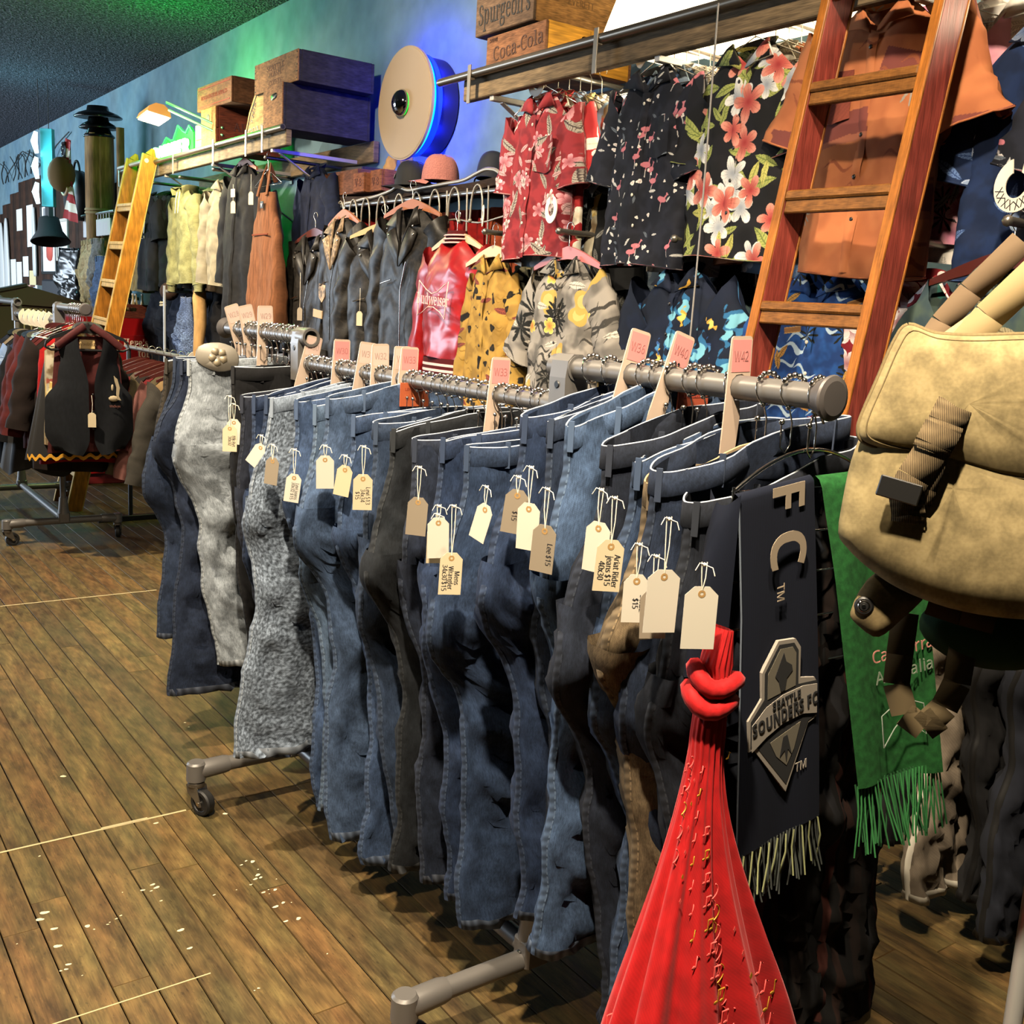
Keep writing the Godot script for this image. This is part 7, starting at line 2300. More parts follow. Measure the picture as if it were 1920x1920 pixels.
	for k in 10:
		var nm: String = ["indigo jeans farthest along the low wall rail, above the red cooler", "navy jeans second on the low wall rail", "blue black jeans third on the low wall rail", "dark jeans left of the white metal post", "streaky faded jeans right of the white metal post", "black jeans after the streaky faded pair", "brown black trousers under the cream overshirt", "charcoal trousers under the long black coat", "black brown trousers left of the rust overalls", "dark trousers tucked behind the rust overalls"][k]
		jeans("dark_jeans", nm, Vector3(2.76, 1.70, -8.95 + 0.30 * k), {"mat": denim(cols[k]), "seam": M.black, "w": 0.15, "L": 0.98, "hip": 0.02, "hem": 0.10, "yaw": FACE + 0.3, "tilt": 0.0, "group": "dark trousers on the low wall rail", "fade": 0.25, "edge": flat(Color(0.2, 0.22, 0.26), 0.9), "cat": "jeans" if k < 6 else "trousers", "seed": k * 3.0})
	# pale streaked pair and a cream pair by the post, patterned yellow top
	jeans("dark_jeans", "pale blue torn jeans next to the cream rolled cloth", Vector3(2.60, 1.62, -7.86), {"mat": cloth(Color(0.42, 0.50, 0.66), "acid", Vector2(1, 1), 0.95, true), "seam": M.black, "w": 0.09, "L": 0.75, "hip": 0.01, "thigh": 0.05, "knee": 0.045, "hem": 0.05, "yaw": FACE, "tilt": 0.0, "group": "", "fade": 0.7, "cat": "jeans", "seed": 2.0})
	t = thing("hanging_cloth", "cream and orange silk cloth rolled beside the pale blue torn jeans", "cloth", Vector3(2.60, 1.74, -7.55), FACE)
	s = mb()
	tube(s, PackedVector3Array([Vector3(0, 0.02, 0), Vector3(0.01, -0.12, 0.01), Vector3(0.0, -0.3, 0.0), Vector3(-0.02, -0.62, 0.02)]), PackedFloat32Array([0.03, 0.05, 0.045, 0.03]), 12)
	obj("fabric", s, cloth(Color(0.66, 0.52, 0.33), "weave"), t)
	t = thing("metal_post", "thin white metal post between the dark jeans on the low rail", "post", Vector3(2.52, 0, -8.12))
	s = mb()
	tube(s, PackedVector3Array([Vector3(0, 0, 0), Vector3(0, 1.70, 0)]), 0.011, 8)
	obj("pole", s, flat(Color(0.55, 0.56, 0.58), 0.4, 0.4), t)
	s = mb()
	bx(s, Vector3(0.14, 1.66, 0), Vector3(0.28, 0.02, 0.02))
	obj("arm", s, flat(Color(0.55, 0.56, 0.58), 0.4, 0.4), t)
	garment("silk_top", "yellow and black patterned silk top hanging low under the black coat", "top", Vector3(2.58, 1.78, -6.62), FACE, {"mat": shirt_mat("yellow_bug"), "L": 0.34, "ws": 0.13, "wc": 0.12, "wh": 0.10, "sl": 0.0, "d": 0.04, "fine": false})
	t = thing("cap_on_hook", "striped knitted cap hanging under the black T shirts", "cap", Vector3(2.62, 1.66, -8.32), FACE)
	s = mb()
	ball(s, Vector3.ZERO, 0.09, 14, Vector3(1, 0.8, 0.8))
	obj("crown", s, cloth(Color(0.36, 0.27, 0.22), "rib", Vector2(4, 4)), t)
	s = mb()
	for y in [-0.085, -0.105]: tube(s, PackedVector3Array([Vector3(-0.05, y, 0.05), Vector3(0.0, y - 0.006, 0.07), Vector3(0.06, y, 0.05)]), 0.008, 6)
	tag(obj("cream_stripe", s, M.paper, t), "", "", "", "stuff")

func overalls():
	var rust := cloth(Color(0.42, 0.27, 0.18), "rib", Vector2(2.5, 0.4), 0.95)
	rust.albedo_texture = TX["canvas"]
	var t := thing("overalls", "rust brown corduroy bib overalls with a small black label", "overalls", Vector3(2.52, 2.36, -6.13), FACE)
	var s := mb()
	var P := PackedVector3Array(); var U := PackedVector2Array()
	var N := 40
	for j in 31:
		var v := j / 30.0
		var y := lerpf(-0.10, -0.92, v)
		var w := curve([[0.0, 0.105], [0.12, 0.115], [0.26, 0.17], [0.34, 0.185], [0.7, 0.215], [1.0, 0.215]], v)
		for i in N + 1:
			var ph := TAU * (i % N) / N
			var x := pw(cos(ph), 0.85) * w
			var z := pw(sin(ph), 0.7) * lerpf(0.03, 0.075, v) + 0.018 * v * sin(x * 34.0 + v * 2.0) * signf(sin(ph)) + 0.01 * n3(x * 9.0, v * 6.0, 2.0)
			if sin(ph) > 0: z -= 0.03 * exp(-pow((x + 0.02) * 24.0, 2.0)) * smoothstep(0.35, 0.6, v)
			P.append(Vector3(x, y, z))
			U.append(Vector2(x * 5.0, y * 3.0))
	sheet(s, N, 30, P, U)
	obj("trouser_body", s, rust, t)
	for g in [-1.0, 1.0]:
		s = mb()
		tube(s, PackedVector3Array([Vector3(0.07 * g, -0.12, 0.038), Vector3(0.055 * g, -0.03, 0.02), Vector3(0.03 * g, 0.06, 0.0), Vector3(0.05 * g, -0.04, -0.03)]), 0.017, 8, true, 0.3, Vector3(0, 0, 1))
		obj("strap", s, rust, t)
	s = mb()
	bx(s, Vector3(0.035, -0.175, 0.052), Vector3(0.042, 0.04, 0.004))
	var lb := obj("black_label", s, M.black, t)
	s = mb()
	prism(s, PackedVector2Array([Vector2(0.02, -0.165), Vector2(0.035, -0.172), Vector2(0.05, -0.165), Vector2(0.036, -0.19)]), 0.054, 0.0555)
	obj("emblem", s, M.white, lb)
	s = mb()
	bx(s, Vector3(0.0, -0.345, 0.048), Vector3(0.24, 0.010, 0.006))
	obj("waist_seam", s, cloth(Color(0.38, 0.17, 0.09), "canvas"), t)
	wall_tag("narrow white tag on a long string over the rust overalls bib", Vector3(2.43, 2.36, -6.17), 0.10, M.paper)
	hanger("wire hanger of the rust overalls", Vector3(2.52, 2.475, -6.13), FACE, "wire", "wire hanger by itself")

# ---------------------------------------------------------------- ladders
func ladder(label: String, foot: Vector3, top: Vector3, width: float, rungs: Array, face: Material, edge: Material, rung: Material, depth: float) -> Node3D:
	# side rails lean from foot to top; the rungs run along z
	var t := thing("library_ladder", label, "ladder", foot)
	var d := top - foot
	var L := d.length()
	d = d.normalized()
	var nrm := Vector3(0, 0, 1).cross(d).normalized()   # points away from the wall
	if nrm.x > 0: nrm = -nrm
	var b := Basis(nrm, d, nrm.cross(d))
	for g in [-1.0, 1.0]:
		var tr := Transform3D(b, Vector3(0, 0, g * (width / 2 - 0.014)))
		var s := mb()
		bx(s, Vector3(0, L / 2, 0), Vector3(depth, L, 0.024), tr, 0.003)
		tube(s, PackedVector3Array([tr * Vector3(-0.004, L, 0), tr * Vector3(-0.01, L + 0.05, 0)]), PackedFloat32Array([depth * 0.42, 0.012]), 10, true, 0.28, nrm.cross(d))
		var r := obj("side_rail", s, face, t)
		for q in [-1.0, 1.0]:
			s = mb()
			bx(s, Vector3(q * (depth / 2 + 0.003), L / 2, 0), Vector3(0.008, L, 0.027), tr, 0.003)
			obj("rail_edge", s, edge, r)
		for y in rungs:
			for q in [-0.022, 0.022]:
				s = mb()
				ball(s, tr * Vector3(q, y + q * 0.3, g * 0.0125), 0.006, 8)
				obj("screw", s, flat(Color(0.42, 0.25, 0.22), 0.35, 0.8), r)
	for y in rungs:
		var s := mb()
		bx(s, Vector3(0, y, 0), Vector3(depth + 0.012, 0.026, width - 0.054), Transform3D(b, Vector3.ZERO), 0.005)
		bx(s, Vector3(depth * 0.5 - 0.01, y - 0.028, 0), Vector3(0.016, 0.034, width - 0.056), Transform3D(b, Vector3.ZERO), 0.003)
		obj("rung", s, rung, t)
	return t

func build_ladders():
	var red := tri_mat(Color(0.54, 0.25, 0.23), "wood_up", Vector3(5, 1.2, 5), 0.5, 0.1)
	var oak := tri_mat(Color(0.62, 0.40, 0.17), "wood_up", Vector3(5, 1.2, 5), 0.45, 0.05)
	var oakh := tri_mat(Color(0.48, 0.33, 0.17), "wood", Vector3(3, 5, 3), 0.45, 0.05)
	# red ladder
	var foot := Vector3(1.895, 0.0, -1.757)
	var top := Vector3(2.385, 2.72, -1.733)
	var rg := []
	var y := 0.30
	for h in [0.36, 0.70, 1.035, 1.37, 1.675, 1.96, 2.235, 2.50]: rg.append(h * foot.distance_to(top) / 2.72)
	var t := ladder("red library ladder with oak rungs leaning on the shelf rail", foot, top, 0.372, rg, red, oak, oakh, 0.088)
	var s := mb()
	bx(s, Vector3(0.285, 1.555, -0.1725), Vector3(0.03, 0.018, 0.004))
	obj("maker_plate", s, M.brass, t)
	# its notice
	var n := thing("ladder_notice", "cream paper notice asking to keep off the ladder, hung on its lowest visible rung", "notice", Vector3(2.085, 1.345, -1.76), deg_to_rad(-62.0))
	s = mb()
	prism(s, PackedVector2Array([Vector2(-0.13, 0.0), Vector2(0.16, 0.02), Vector2(0.125, -0.155), Vector2(0.105, -0.185), Vector2(-0.12, -0.205)]), -0.001, 0.001)
	var pp := obj("sheet", s, flat(Color(0.82, 0.72, 0.50), 0.8), n)
	words("Please keep", 0.030, flat(Color(0.16, 0.13, 0.10), 0.8), pp, Vector3(0.01, -0.035, 0.0012), Vector3(0, 0, 0.0), "Droid Sans", 0.0008)
	words("off ladder!", 0.030, flat(Color(0.16, 0.13, 0.10), 0.8), pp, Vector3(0.0, -0.085, 0.0012), Vector3(0, 0, 0.0), "Droid Sans", 0.0008)
	# yellow ladder
	var yel := tri_mat(Color(0.66, 0.45, 0.16), "wood_up", Vector3(5, 1.2, 5), 0.5, 0.1)
	var cr := tri_mat(Color(0.80, 0.68, 0.40), "wood_up", Vector3(5, 1.2, 5), 0.5, 0.0)
	foot = Vector3(1.83, 0.0, -8.30)
	top = Vector3(2.39, 2.62, -8.22)
	rg = []
	for h in [0.30, 0.58, 0.86, 1.14, 1.42, 1.70, 1.98, 2.26]: rg.append(h * foot.distance_to(top) / 2.62)
	t = ladder("yellow wooden library ladder with pale rungs leaning on the left shelf rail", foot, top, 0.44, rg, yel, cr, cr, 0.10)
	s = mb()
	tube(s, PackedVector3Array([Vector3(0.53, 2.58, -0.42), Vector3(0.53, 2.58, 0.30)]), 0.016, 10)
	obj("hook_bar", s, flat(Color(0.62, 0.60, 0.55), 0.4, 0.5), t)

# ---------------------------------------------------------------- the rack with the vest
func build_vest_rack():
	make_rack("second steel rolling rack with vests and jackets in the far aisle", Vector3(1.54, 0, -7.77))
	var navy := cloth(Color(0.075, 0.085, 0.10), "weave", Vector2(1, 1), 0.95)
	var plum := cloth(Color(0.26, 0.10, 0.10), "weave", Vector2(1, 1), 0.7)
	var t := thing("embroidered_vest", "navy vest with an embroidered leaping fish, nearest on the far rack", "vest", Vector3(1.55, 1.475, -6.42), 0.0)
	var s := mb()
	for g in [-1.0, 1.0]:
		s = mb()
		var P := PackedVector3Array(); var U := PackedVector2Array()
		for j in 25:
			var v := j / 24.0
			var y := lerpf(-0.115, -0.80, v)
			var inner := curve([[0.0, 0.070], [0.42, 0.016], [1.0, 0.012]], v)
			if v > 0.86: inner += 0.04 * pow((v - 0.86) / 0.14, 1.6)
			var outer := curve([[0.0, 0.165], [0.12, 0.155], [0.36, 0.175], [0.52, 0.245], [0.8, 0.25], [1.0, 0.19]], v)
			for i in 13:
				var u := i / 12.0
				P.append(Vector3(g * lerpf(inner, outer, u), y - 0.075 * u * (1.0 - minf(1.0, v * 4.0)) + (0.10 * pow(u, 2.0) if v > 0.99 else 0.0) * 0.6, 0.055 * cos(u * 1.4) + 0.008 * sin(u * 7.0 + v * 5.0) * v))
				U.append(Vector2(u, v) * 2.0)
		sheet(s, 12, 24, P, U, PackedColorArray(), g > 0)
		obj("front_panel", s, navy, t)
		s = mb()
		tube(s, PackedVector3Array([Vector3(g * 0.02, -0.05, 0.0), Vector3(g * 0.10, -0.105, 0.03), Vector3(g * 0.18, -0.17, 0.03)]), 0.022, 10, true, 0.5, Vector3(0, 0, 1))
		obj("shoulder_yoke", s, plum, t)
	s = mb()
	drape(s, 14, 14, func(u: float, v: float): return Vector3((u - 0.5) * lerpf(0.34, 0.46, v), -0.11 - 0.68 * v, -0.035 + 0.006 * sin(u * 20.0)), Vector2(2, 2))
	obj("back_lining", s, plum, t)
	s = mb()
	var R := PackedVector3Array()
	for i in 15:
		var a := PI * i / 14.0
		R.append(Vector3(cos(a) * 0.075, -0.075 + 0.035 * sin(a), -0.03 * sin(a)))
	tube(s, R, 0.016, 8)
	obj("neck_band", s, flat(Color(0.03, 0.032, 0.036), 0.7), t)
	s = mb()
	bx(s, Vector3(0.0, -0.155, -0.022), Vector3(0.085, 0.052, 0.003))
	var lab := obj("woven_label", s, flat(Color(0.72, 0.62, 0.42), 0.8), t)
	words("Woolrich", 0.016, flat(Color(0.35, 0.25, 0.15), 0.8), lab, Vector3(0, -0.155, -0.0196), Vector3.ZERO, "Droid Serif", 0.0005)
	s = mb()
	bx(s, Vector3(0.0, -0.19, -0.022), Vector3(0.03, 0.014, 0.003))
	obj("size_label", s, M.white, lab)
	s = mb()
	var fish := flat(Color(0.55, 0.50, 0.40), 0.9)
	prism(s, PackedVector2Array([Vector2(0.125, -0.33), Vector2(0.145, -0.35), Vector2(0.158, -0.40), Vector2(0.152, -0.45), Vector2(0.165, -0.475), Vector2(0.145, -0.47), Vector2(0.138, -0.44), Vector2(0.140, -0.40), Vector2(0.13, -0.365)]), 0.058, 0.064)
	ball(s, Vector3(0.125, -0.465, 0.052), 0.03, 10, Vector3(1, 0.6, 0.35))
	ball(s, Vector3(0.118, -0.40, 0.055), 0.013, 8, Vector3(0.6, 1.6, 0.35))
	tag(obj("embroidered_fish", s, fish, t), "", "", "", "stuff")
	words("Walleye", 0.012, flat(Color(0.40, 0.24, 0.20), 0.9), t, Vector3(0.13, -0.51, 0.058), Vector3.ZERO, "Droid Serif", 0.001)
	for k in 3:
		s = mb()
		ball(s, Vector3(0.005, -0.44 - 0.1 * k, 0.062), 0.007, 8, Vector3(1, 1, 0.5))
		obj("button", s, M.black, t)
	var hg := hanger("black plastic hanger holding the fish vest", Vector3(1.55, 1.50, -6.43), 0.0, "black", "")
	s = mb()
	tube(s, PackedVector3Array([Vector3(-0.19, -0.14, 0), Vector3(-0.225, -0.165, 0), Vector3(-0.232, -0.20, 0), Vector3(-0.20, -0.215, 0), Vector3(0.20, -0.215, 0), Vector3(0.232, -0.20, 0), Vector3(0.225, -0.165, 0), Vector3(0.19, -0.14, 0)]), 0.007, 8)
	obj("lower_bar", s, M.black, hg)
	var pt := thing("garment_tag", "small white tag hanging in front of the fish vest", "price tag", Vector3(1.545, 0.93, -6.345), -0.25)
	s = mb()
	prism(s, PackedVector2Array([Vector2(-0.022, -0.085), Vector2(0.022, -0.085), Vector2(0.022, -0.012), Vector2(0.01, 0.0), Vector2(-0.01, 0.0), Vector2(-0.022, -0.012)]), -0.0008, 0.0008)
	obj("card", s, M.paper, pt)
	s = mb()
	tube(s, PackedVector3Array([Vector3(0, -0.008, 0), Vector3(0.004, 0.05, -0.01), Vector3(0.0, 0.10, -0.02)]), 0.0013, 4)
	obj("string", s, M.string, pt)
	# the clothes behind it
	var list := [["sunset", Color(0.9, 0.9, 0.9), "tan and rainbow striped vest directly behind the navy fish vest", 0.0, 0.66, "vest"], ["weave", Color(0.52, 0.05, 0.05), "bright red long vest showing at the arm hole of the fish vest", 0.0, 0.80, "vest"], ["weave", Color(0.10, 0.07, 0.06), "dark brown coat behind the striped vest on the far rack", 0.5, 0.86, "coat"], ["weave", Color(0.27, 0.09, 0.09), "wine red jacket with a light shoulder on the far rack", 0.55, 0.76, "jacket"], ["weave", Color(0.24, 0.08, 0.08), "maroon jacket second on the far rack, beside the wine red one", 0.55, 0.74, "jacket"], ["weave", Color(0.06, 0.065, 0.08), "black jacket in the middle of the far rack", 0.55, 0.8, "jacket"], ["blue_leaf", Color(0.8, 0.85, 0.95), "pale blue shirt sleeve on the far rack at the picture border", 0.55, 0.74, "shirt"], ["weave", Color(0.30, 0.29, 0.27), "grey jacket on the far rack near the size rings", 0.55, 0.74, "jacket"], ["denim", Color(0.16, 0.22, 0.32), "blue denim jacket on the far rack near the size rings", 0.55, 0.7, "jacket"], ["weave", Color(0.07, 0.075, 0.09), "black coat toward the far end of the far rack", 0.55, 0.85, "coat"], ["weave", Color(0.42, 0.38, 0.33), "beige jacket toward the far end of the far rack", 0.55, 0.74, "jacket"], ["denim", Color(0.10, 0.13, 0.19), "navy denim jacket at the far end of the far rack", 0.55, 0.72, "jacket"]]
	for k in list.size():
		var a = list[k]
		var z := -6.56 - 0.10 * k - (0.1 if k > 4 else 0.0)
		var hy := 1.49 if z > -7.05 else 1.42
		garment("rack_garment", a[2], a[5], Vector3(1.55 - 0.01 * k, hy, z), 0.10 * sin(k * 2.1), {"mat": cloth(a[1], a[0], Vector2(1, 1), 0.9), "L": a[4], "ws": 0.21, "wc": 0.215 + 0.02 * (k % 2), "wh": 0.23, "sl": a[3], "sa": 14.0, "sr0": 0.09, "sr1": 0.07, "sflat": 0.6, "d": 0.045, "fine": false, "group": "clothes packed on the far rack", "seed": k * 2.0, "placket": k % 2 == 0, "collar": "band"})
		if k > 0: hanger("hanger %s behind the navy fish vest on the far rack" % nth(k - 1), Vector3(1.55, hy + 0.02, z), 0.10 * sin(k * 2.1), "wire", "hangers packed on the far rack")
	# long dark hem with a yellow zigzag below
	t = thing("zigzag_skirt", "black skirt with a yellow zigzag border, lowest on the far rack", "skirt", Vector3(1.52, 1.40, -6.58))
	s = mb()
	drape(s, 50, 10, func(u: float, v: float):
		var a := TAU * u
		return Vector3(cos(a) * (0.16 + 0.13 * v) + 0.012 * sin(a * 11.0) * v, -0.1 - 0.67 * v, sin(a) * 0.05))
	obj("cloth", s, flat(Color(0.035, 0.033, 0.034), 0.9), t)
	s = mb()
	drape(s, 60, 1, func(u: float, v: float):
		var a := lerpf(PI * 1.02, TAU * 0.99, u) - PI
		return Vector3(-cos(a) * 0.288, -0.742 - 0.022 * v + 0.012 * sin(u * 70.0), sin(a) * 0.056 + 0.004))
	obj("zigzag_border", s, flat(Color(0.72, 0.52, 0.12), 0.8), t)
	t = thing("black_coat", "long black coat low on the far rack at the picture border", "coat", Vector3(1.50, 1.36, -7.15))
	s = mb()
	drape(s, 40, 10, func(u: float, v: float):
		var a := TAU * u
		return Vector3(cos(a) * (0.18 + 0.12 * v) + 0.02 * sin(a * 9.0) * v, -0.1 - (0.78 + 0.03 * sin(a * 5.0)) * v, sin(a) * 0.16))
	obj("cloth", s, flat(Color(0.025, 0.026, 0.03), 0.8), t)
	for k in 6:
		size_disc("white round size divider on the far rack, %s from the vest" % nth(k), Vector3(1.54, 1.425, -7.30 - 0.16 * k), 0.35, 0.058, "")
	for k in 6:
		dup(get_node("roller_ring"), Vector3(1.54, 1.5225, -6.50 - 0.05 * k), 0.2, "chrome roller ring on the far rack, %s from the round cap" % nth(k), "chrome roller rings on the far rack")

# ---------------------------------------------------------------- the far end of the shop
func build_far_left():
	# brown board panelling with a stepped top
	var t := thing("board_panelling", "brown vertical board panelling with a stepped top on the far wall", "panelling", Vector3(WALL - 0.022, 0, -14.6))
	var bmats := []
	for c in [Color(0.24, 0.17, 0.13), Color(0.20, 0.145, 0.115), Color(0.28, 0.19, 0.145)]: bmats.append(tri_mat(c, "wood_up", Vector3(3, 1, 3), 0.8, 0.1))
	var z := -10.95
	var k := 0
	while z > -19.5:
		var hgt := 2.72 if z > -13.2 else (3.04 if z > -16.1 else (2.92 if z > -16.7 else (2.8 if z > -17.3 else 2.68)))
		var s := mb()
		bx(s, Vector3(0.0, hgt / 2, z + 14.6), Vector3(0.022 + 0.004 * (k % 3), hgt, 0.148), Transform3D.IDENTITY, 0.004)
		obj("board", s, bmats[k % 3], t)
		z -= 0.15
		k += 1
	# papers and frames on the panelling: [z0, z1, y0, y1, frame, label]
	for a in [[-14.70, -13.92, 1.83, 2.66, true, "tall framed poster with a red shape on the brown panelling"], [-13.86, -13.30, 1.99, 2.44, true, "small framed picture beside the black bucket hat"], [-15.62, -15.22, 2.17, 2.71, false, "tall white paper pinned left of the tall framed poster"], [-16.30, -15.92, 2.40, 2.69, false, "small white paper pinned high on the panelling"], [-16.85, -16.45, 1.64, 2.02, false, "white leaflet low on the panelling, farthest"], [-16.40, -16.05, 1.60, 1.98, false, "white leaflet low on the panelling, second farthest"], [-15.95, -15.60, 1.78, 2.05, false, "white card in the middle of the panelling"], [-15.55, -15.15, 1.58, 1.86, false, "yellowish card below the tall white paper"]]:
		var p := thing("picture" if a[4] else "poster", a[5], "picture" if a[4] else "poster", Vector3(WALL - 0.035, (a[2] + a[3]) / 2, (a[0] + a[1]) / 2), FACE)
		var w: float = a[1] - a[0]
		var h: float = a[3] - a[2]
		var s := mb()
		bx(s, Vector3.ZERO, Vector3(w, h, 0.006))
		obj("print", s, flat(Color(0.80, 0.80, 0.78) if not "yellow" in a[5] else Color(0.76, 0.70, 0.52), 0.6), p)
		if a[4]:
			s = mb()
			for g in [-1.0, 1.0]:
				bx(s, Vector3(g * w / 2, 0, 0.006), Vector3(0.035, h + 0.035, 0.03))
				bx(s, Vector3(0, g * h / 2, 0.006), Vector3(w, 0.035, 0.03))
			obj("frame", s, flat(Color(0.12, 0.11, 0.10), 0.4) if w > 0.6 else M.white, p)
		if w > 0.6:
			s = mb()
			pillow(s, smooth_loop(PackedVector2Array([Vector2(-0.16, -0.22), Vector2(0.14, -0.26), Vector2(0.20, -0.05), Vector2(0.06, 0.10), Vector2(-0.1, 0.06)]), 3), [[0.0, 0.003], [0.0, 0.005], [1.0, 0.005]])
			obj("red_shape", s, flat(Color(0.72, 0.30, 0.24), 0.7), p)
			s = mb()
			bx(s, Vector3(0, 0.27, 0.004), Vector3(0.55, 0.22, 0.003))
			obj("grey_block", s, flat(Color(0.48, 0.48, 0.48), 0.7), p)
	for a in [[-15.05, 1.80, 2.66, 0.07, "long narrow white strap hanging left of the tall framed poster"], [-17.35, 1.45, 2.55, 0.16, "white surfboard shape standing at the picture border"], [-16.95, 1.45, 2.60, 0.13, "pale board standing beside the white surfboard shape"]]:
		var p := thing("white_board", a[4], "board", Vector3(WALL - 0.06, a[1], a[0]), FACE)
		var s := mb()
		var h: float = a[2] - a[1]
		pillow(s, smooth_loop(PackedVector2Array([Vector2(-a[3], 0.02), Vector2(0, 0.0), Vector2(a[3], 0.02), Vector2(a[3] * 1.1, h * 0.5), Vector2(a[3] * 0.6, h * 0.93), Vector2(0, h), Vector2(-a[3] * 0.6, h * 0.93), Vector2(-a[3] * 1.1, h * 0.5)]), 3), [[1.0, -0.01], [0.0, -0.01], [0.0, 0.01], [0.1, 0.018], [1.0, 0.02]])
		obj("body", s, flat(Color(0.74, 0.74, 0.72), 0.4), p)
	# shelf below with books and a dark suitcase
	t = thing("long_shelf", "long dark shelf with books and a suitcase below the pictures", "shelf", Vector3(2.86, 1.40, -14.4))
	var s2 := mb()
	bx(s2, Vector3.ZERO, Vector3(0.34, 0.03, 5.6))
	obj("board", s2, M.black, t)
	for kk in 9:
		var b := thing("book", ["white book at the far end of the dark shelf", "red book second on the dark shelf", "cream book third on the dark shelf", "small red book in the middle of the row", "pale book right of the small red one", "white and red book near the blue ones", "blue book closest to the suitcase group", "pale blue binder beside the suitcase", "white binder touching the suitcase"][kk], "book", Vector3(2.80, 1.416, -14.75 + 0.13 * kk), FACE, "books on the dark shelf")
		s2 = mb()
		bx(s2, Vector3(0, 0.10 + 0.012 * (kk % 3), 0), Vector3(0.10, 0.20 + 0.024 * (kk % 3), 0.15), Transform3D.IDENTITY, 0.004)
		obj("cover", s2, flat([Color(0.75, 0.74, 0.7), Color(0.5, 0.12, 0.1), Color(0.74, 0.66, 0.54), Color(0.55, 0.14, 0.1), Color(0.72, 0.7, 0.66), Color(0.70, 0.5, 0.46), Color(0.2, 0.32, 0.5), Color(0.5, 0.62, 0.76), Color(0.76, 0.78, 0.8)][kk], 0.6), b)
		s2 = mb()
		bx(s2, Vector3(0, 0.2 + 0.024 * (kk % 3), 0), Vector3(0.085, 0.006, 0.13), Transform3D.IDENTITY, 0.001)
		obj("pages", s2, M.paper, b)
	t = thing("suitcase", "dark navy hard suitcase standing on the dark shelf", "suitcase", Vector3(2.80, 1.416, -12.75), FACE)
	s2 = mb()
	bx(s2, Vector3(0, 0.16, 0), Vector3(0.95, 0.32, 0.22), Transform3D.IDENTITY, 0.02)
	obj("shell", s2, flat(Color(0.055, 0.065, 0.09), 0.6), t)
	s2 = mb()
	bx(s2, Vector3(0, 0.16, 0.112), Vector3(0.12, 0.03, 0.01))
	obj("lock_plate", s2, M.steel, t)
	# log post with the stack of black hats and a pole
	t = thing("log_post", "weathered split log post standing against the wall", "post", Vector3(2.68, 0, -10.55))
	s2 = mb()
	var P := PackedVector3Array(); var U := PackedVector2Array()
	for j in 30:
		for i in 33:
			var a := TAU * (i % 32) / 32.0
			var y := 3.06 * j / 29.0
			var r := 0.124 + 0.006 * sin(a * 5.0 + 0.6 * y) + 0.008 * n3(cos(a) * 2.0, y * 0.7, sin(a) * 2.0)
			r -= 0.035 * exp(-pow(angle_difference(a, PI * 0.86 + 0.05 * sin(y * 2.0)) * 16.0, 2.0)) + 0.02 * exp(-pow(angle_difference(a, PI * 0.62) * 20.0, 2.0))
			P.append(Vector3(cos(a) * r, y, sin(a) * r))
			U.append(Vector2(i / 32.0 * 2.0, y * 0.6))
	sheet(s2, 32, 29, P, U, PackedColorArray(), true)
	obj("trunk", s2, cloth(Color(0.56, 0.45, 0.31), "wood_up", Vector2(1, 1), 0.9), t)
	s2 = mb()
	lathe(s2, PackedVector2Array([Vector2(0.136, 2.34), Vector2(0.14, 2.35), Vector2(0.136, 2.36)]), 28)
	lathe(s2, PackedVector2Array([Vector2(0.136, 2.37), Vector2(0.14, 2.38), Vector2(0.136, 2.39)]), 28)
	tag(obj("rope_ring", s2, flat(Color(0.5, 0.42, 0.28), 0.9), t), "", "", "", "stuff")
	t = thing("wooden_pole", "pale round pole standing right of the log post", "pole", Vector3(2.78, 0, -10.22))
	s2 = mb()
	tube(s2, PackedVector3Array([Vector3(0, 0, 0), Vector3(0, 1.5, 0.01), Vector3(0, 3.10, 0)]), 0.036, 12)
	obj("pole", s2, tri_mat(Color(0.50, 0.41, 0.28), "wood_up", Vector3(4, 1, 4), 0.85), t)
	t = thing("hat_stack", "stack of shiny black brimmed hats on top of the log post", "hats", Vector3(2.68, 3.06, -10.55))
	for q in [[-0.02, 0.14, 0.10], [0.055, 0.175, 0.095], [0.15, 0.215, 0.10]]:
		s2 = mb()
		var r: float = q[1]
		lathe(s2, PackedVector2Array([Vector2(0.0, q[0] + 0.10), Vector2(q[2] * 0.9, q[0] + 0.10), Vector2(q[2], q[0] + 0.06), Vector2(r * 0.8, q[0] + 0.035), Vector2(r, q[0] + 0.005), Vector2(r * 0.98, q[0] - 0.005), Vector2(q[2], q[0] + 0.03)]), 28, Transform3D(Basis(Vector3(0.6, 0, 0.8), 0.06), Vector3.ZERO), false)
		obj("hat", s2, flat(Color(0.012, 0.012, 0.014), 0.22), t)
	# striped flag, helmet, dark bags, bucket hat
	t = thing("striped_flag", "red and white striped flag with a dark starred corner beside the log post", "flag", Vector3(2.50, 3.05, -10.92), FACE + 0.2)
	for q in 9:
		s2 = mb()
		drape(s2, 6, 3, func(u: float, v: float):
			var y: float = -(q + v) * 0.082
			var w := 0.07 + 0.11 * smoothstep(0.35, 0.75, -y)
			return Vector3((u - 0.35) * w * 1.5 - 0.02 + 0.02 * sin(y * 8.0) - 0.05 * smoothstep(0.3, 0.8, -y), y - 0.05 * u, 0.02 * sin(u * 9.0 + y * 5.0)))
		obj("stripe", s2, flat([Color(0.52, 0.08, 0.08), Color(0.75, 0.72, 0.66)][q % 2], 0.9), t)
	s2 = mb()
	drape(s2, 4, 6, func(u: float, v: float): return Vector3(-0.075 + (u - 0.5) * 0.07, -0.04 - v * 0.36, 0.022 + 0.012 * sin(u * 7.0 + v * 8.0)))
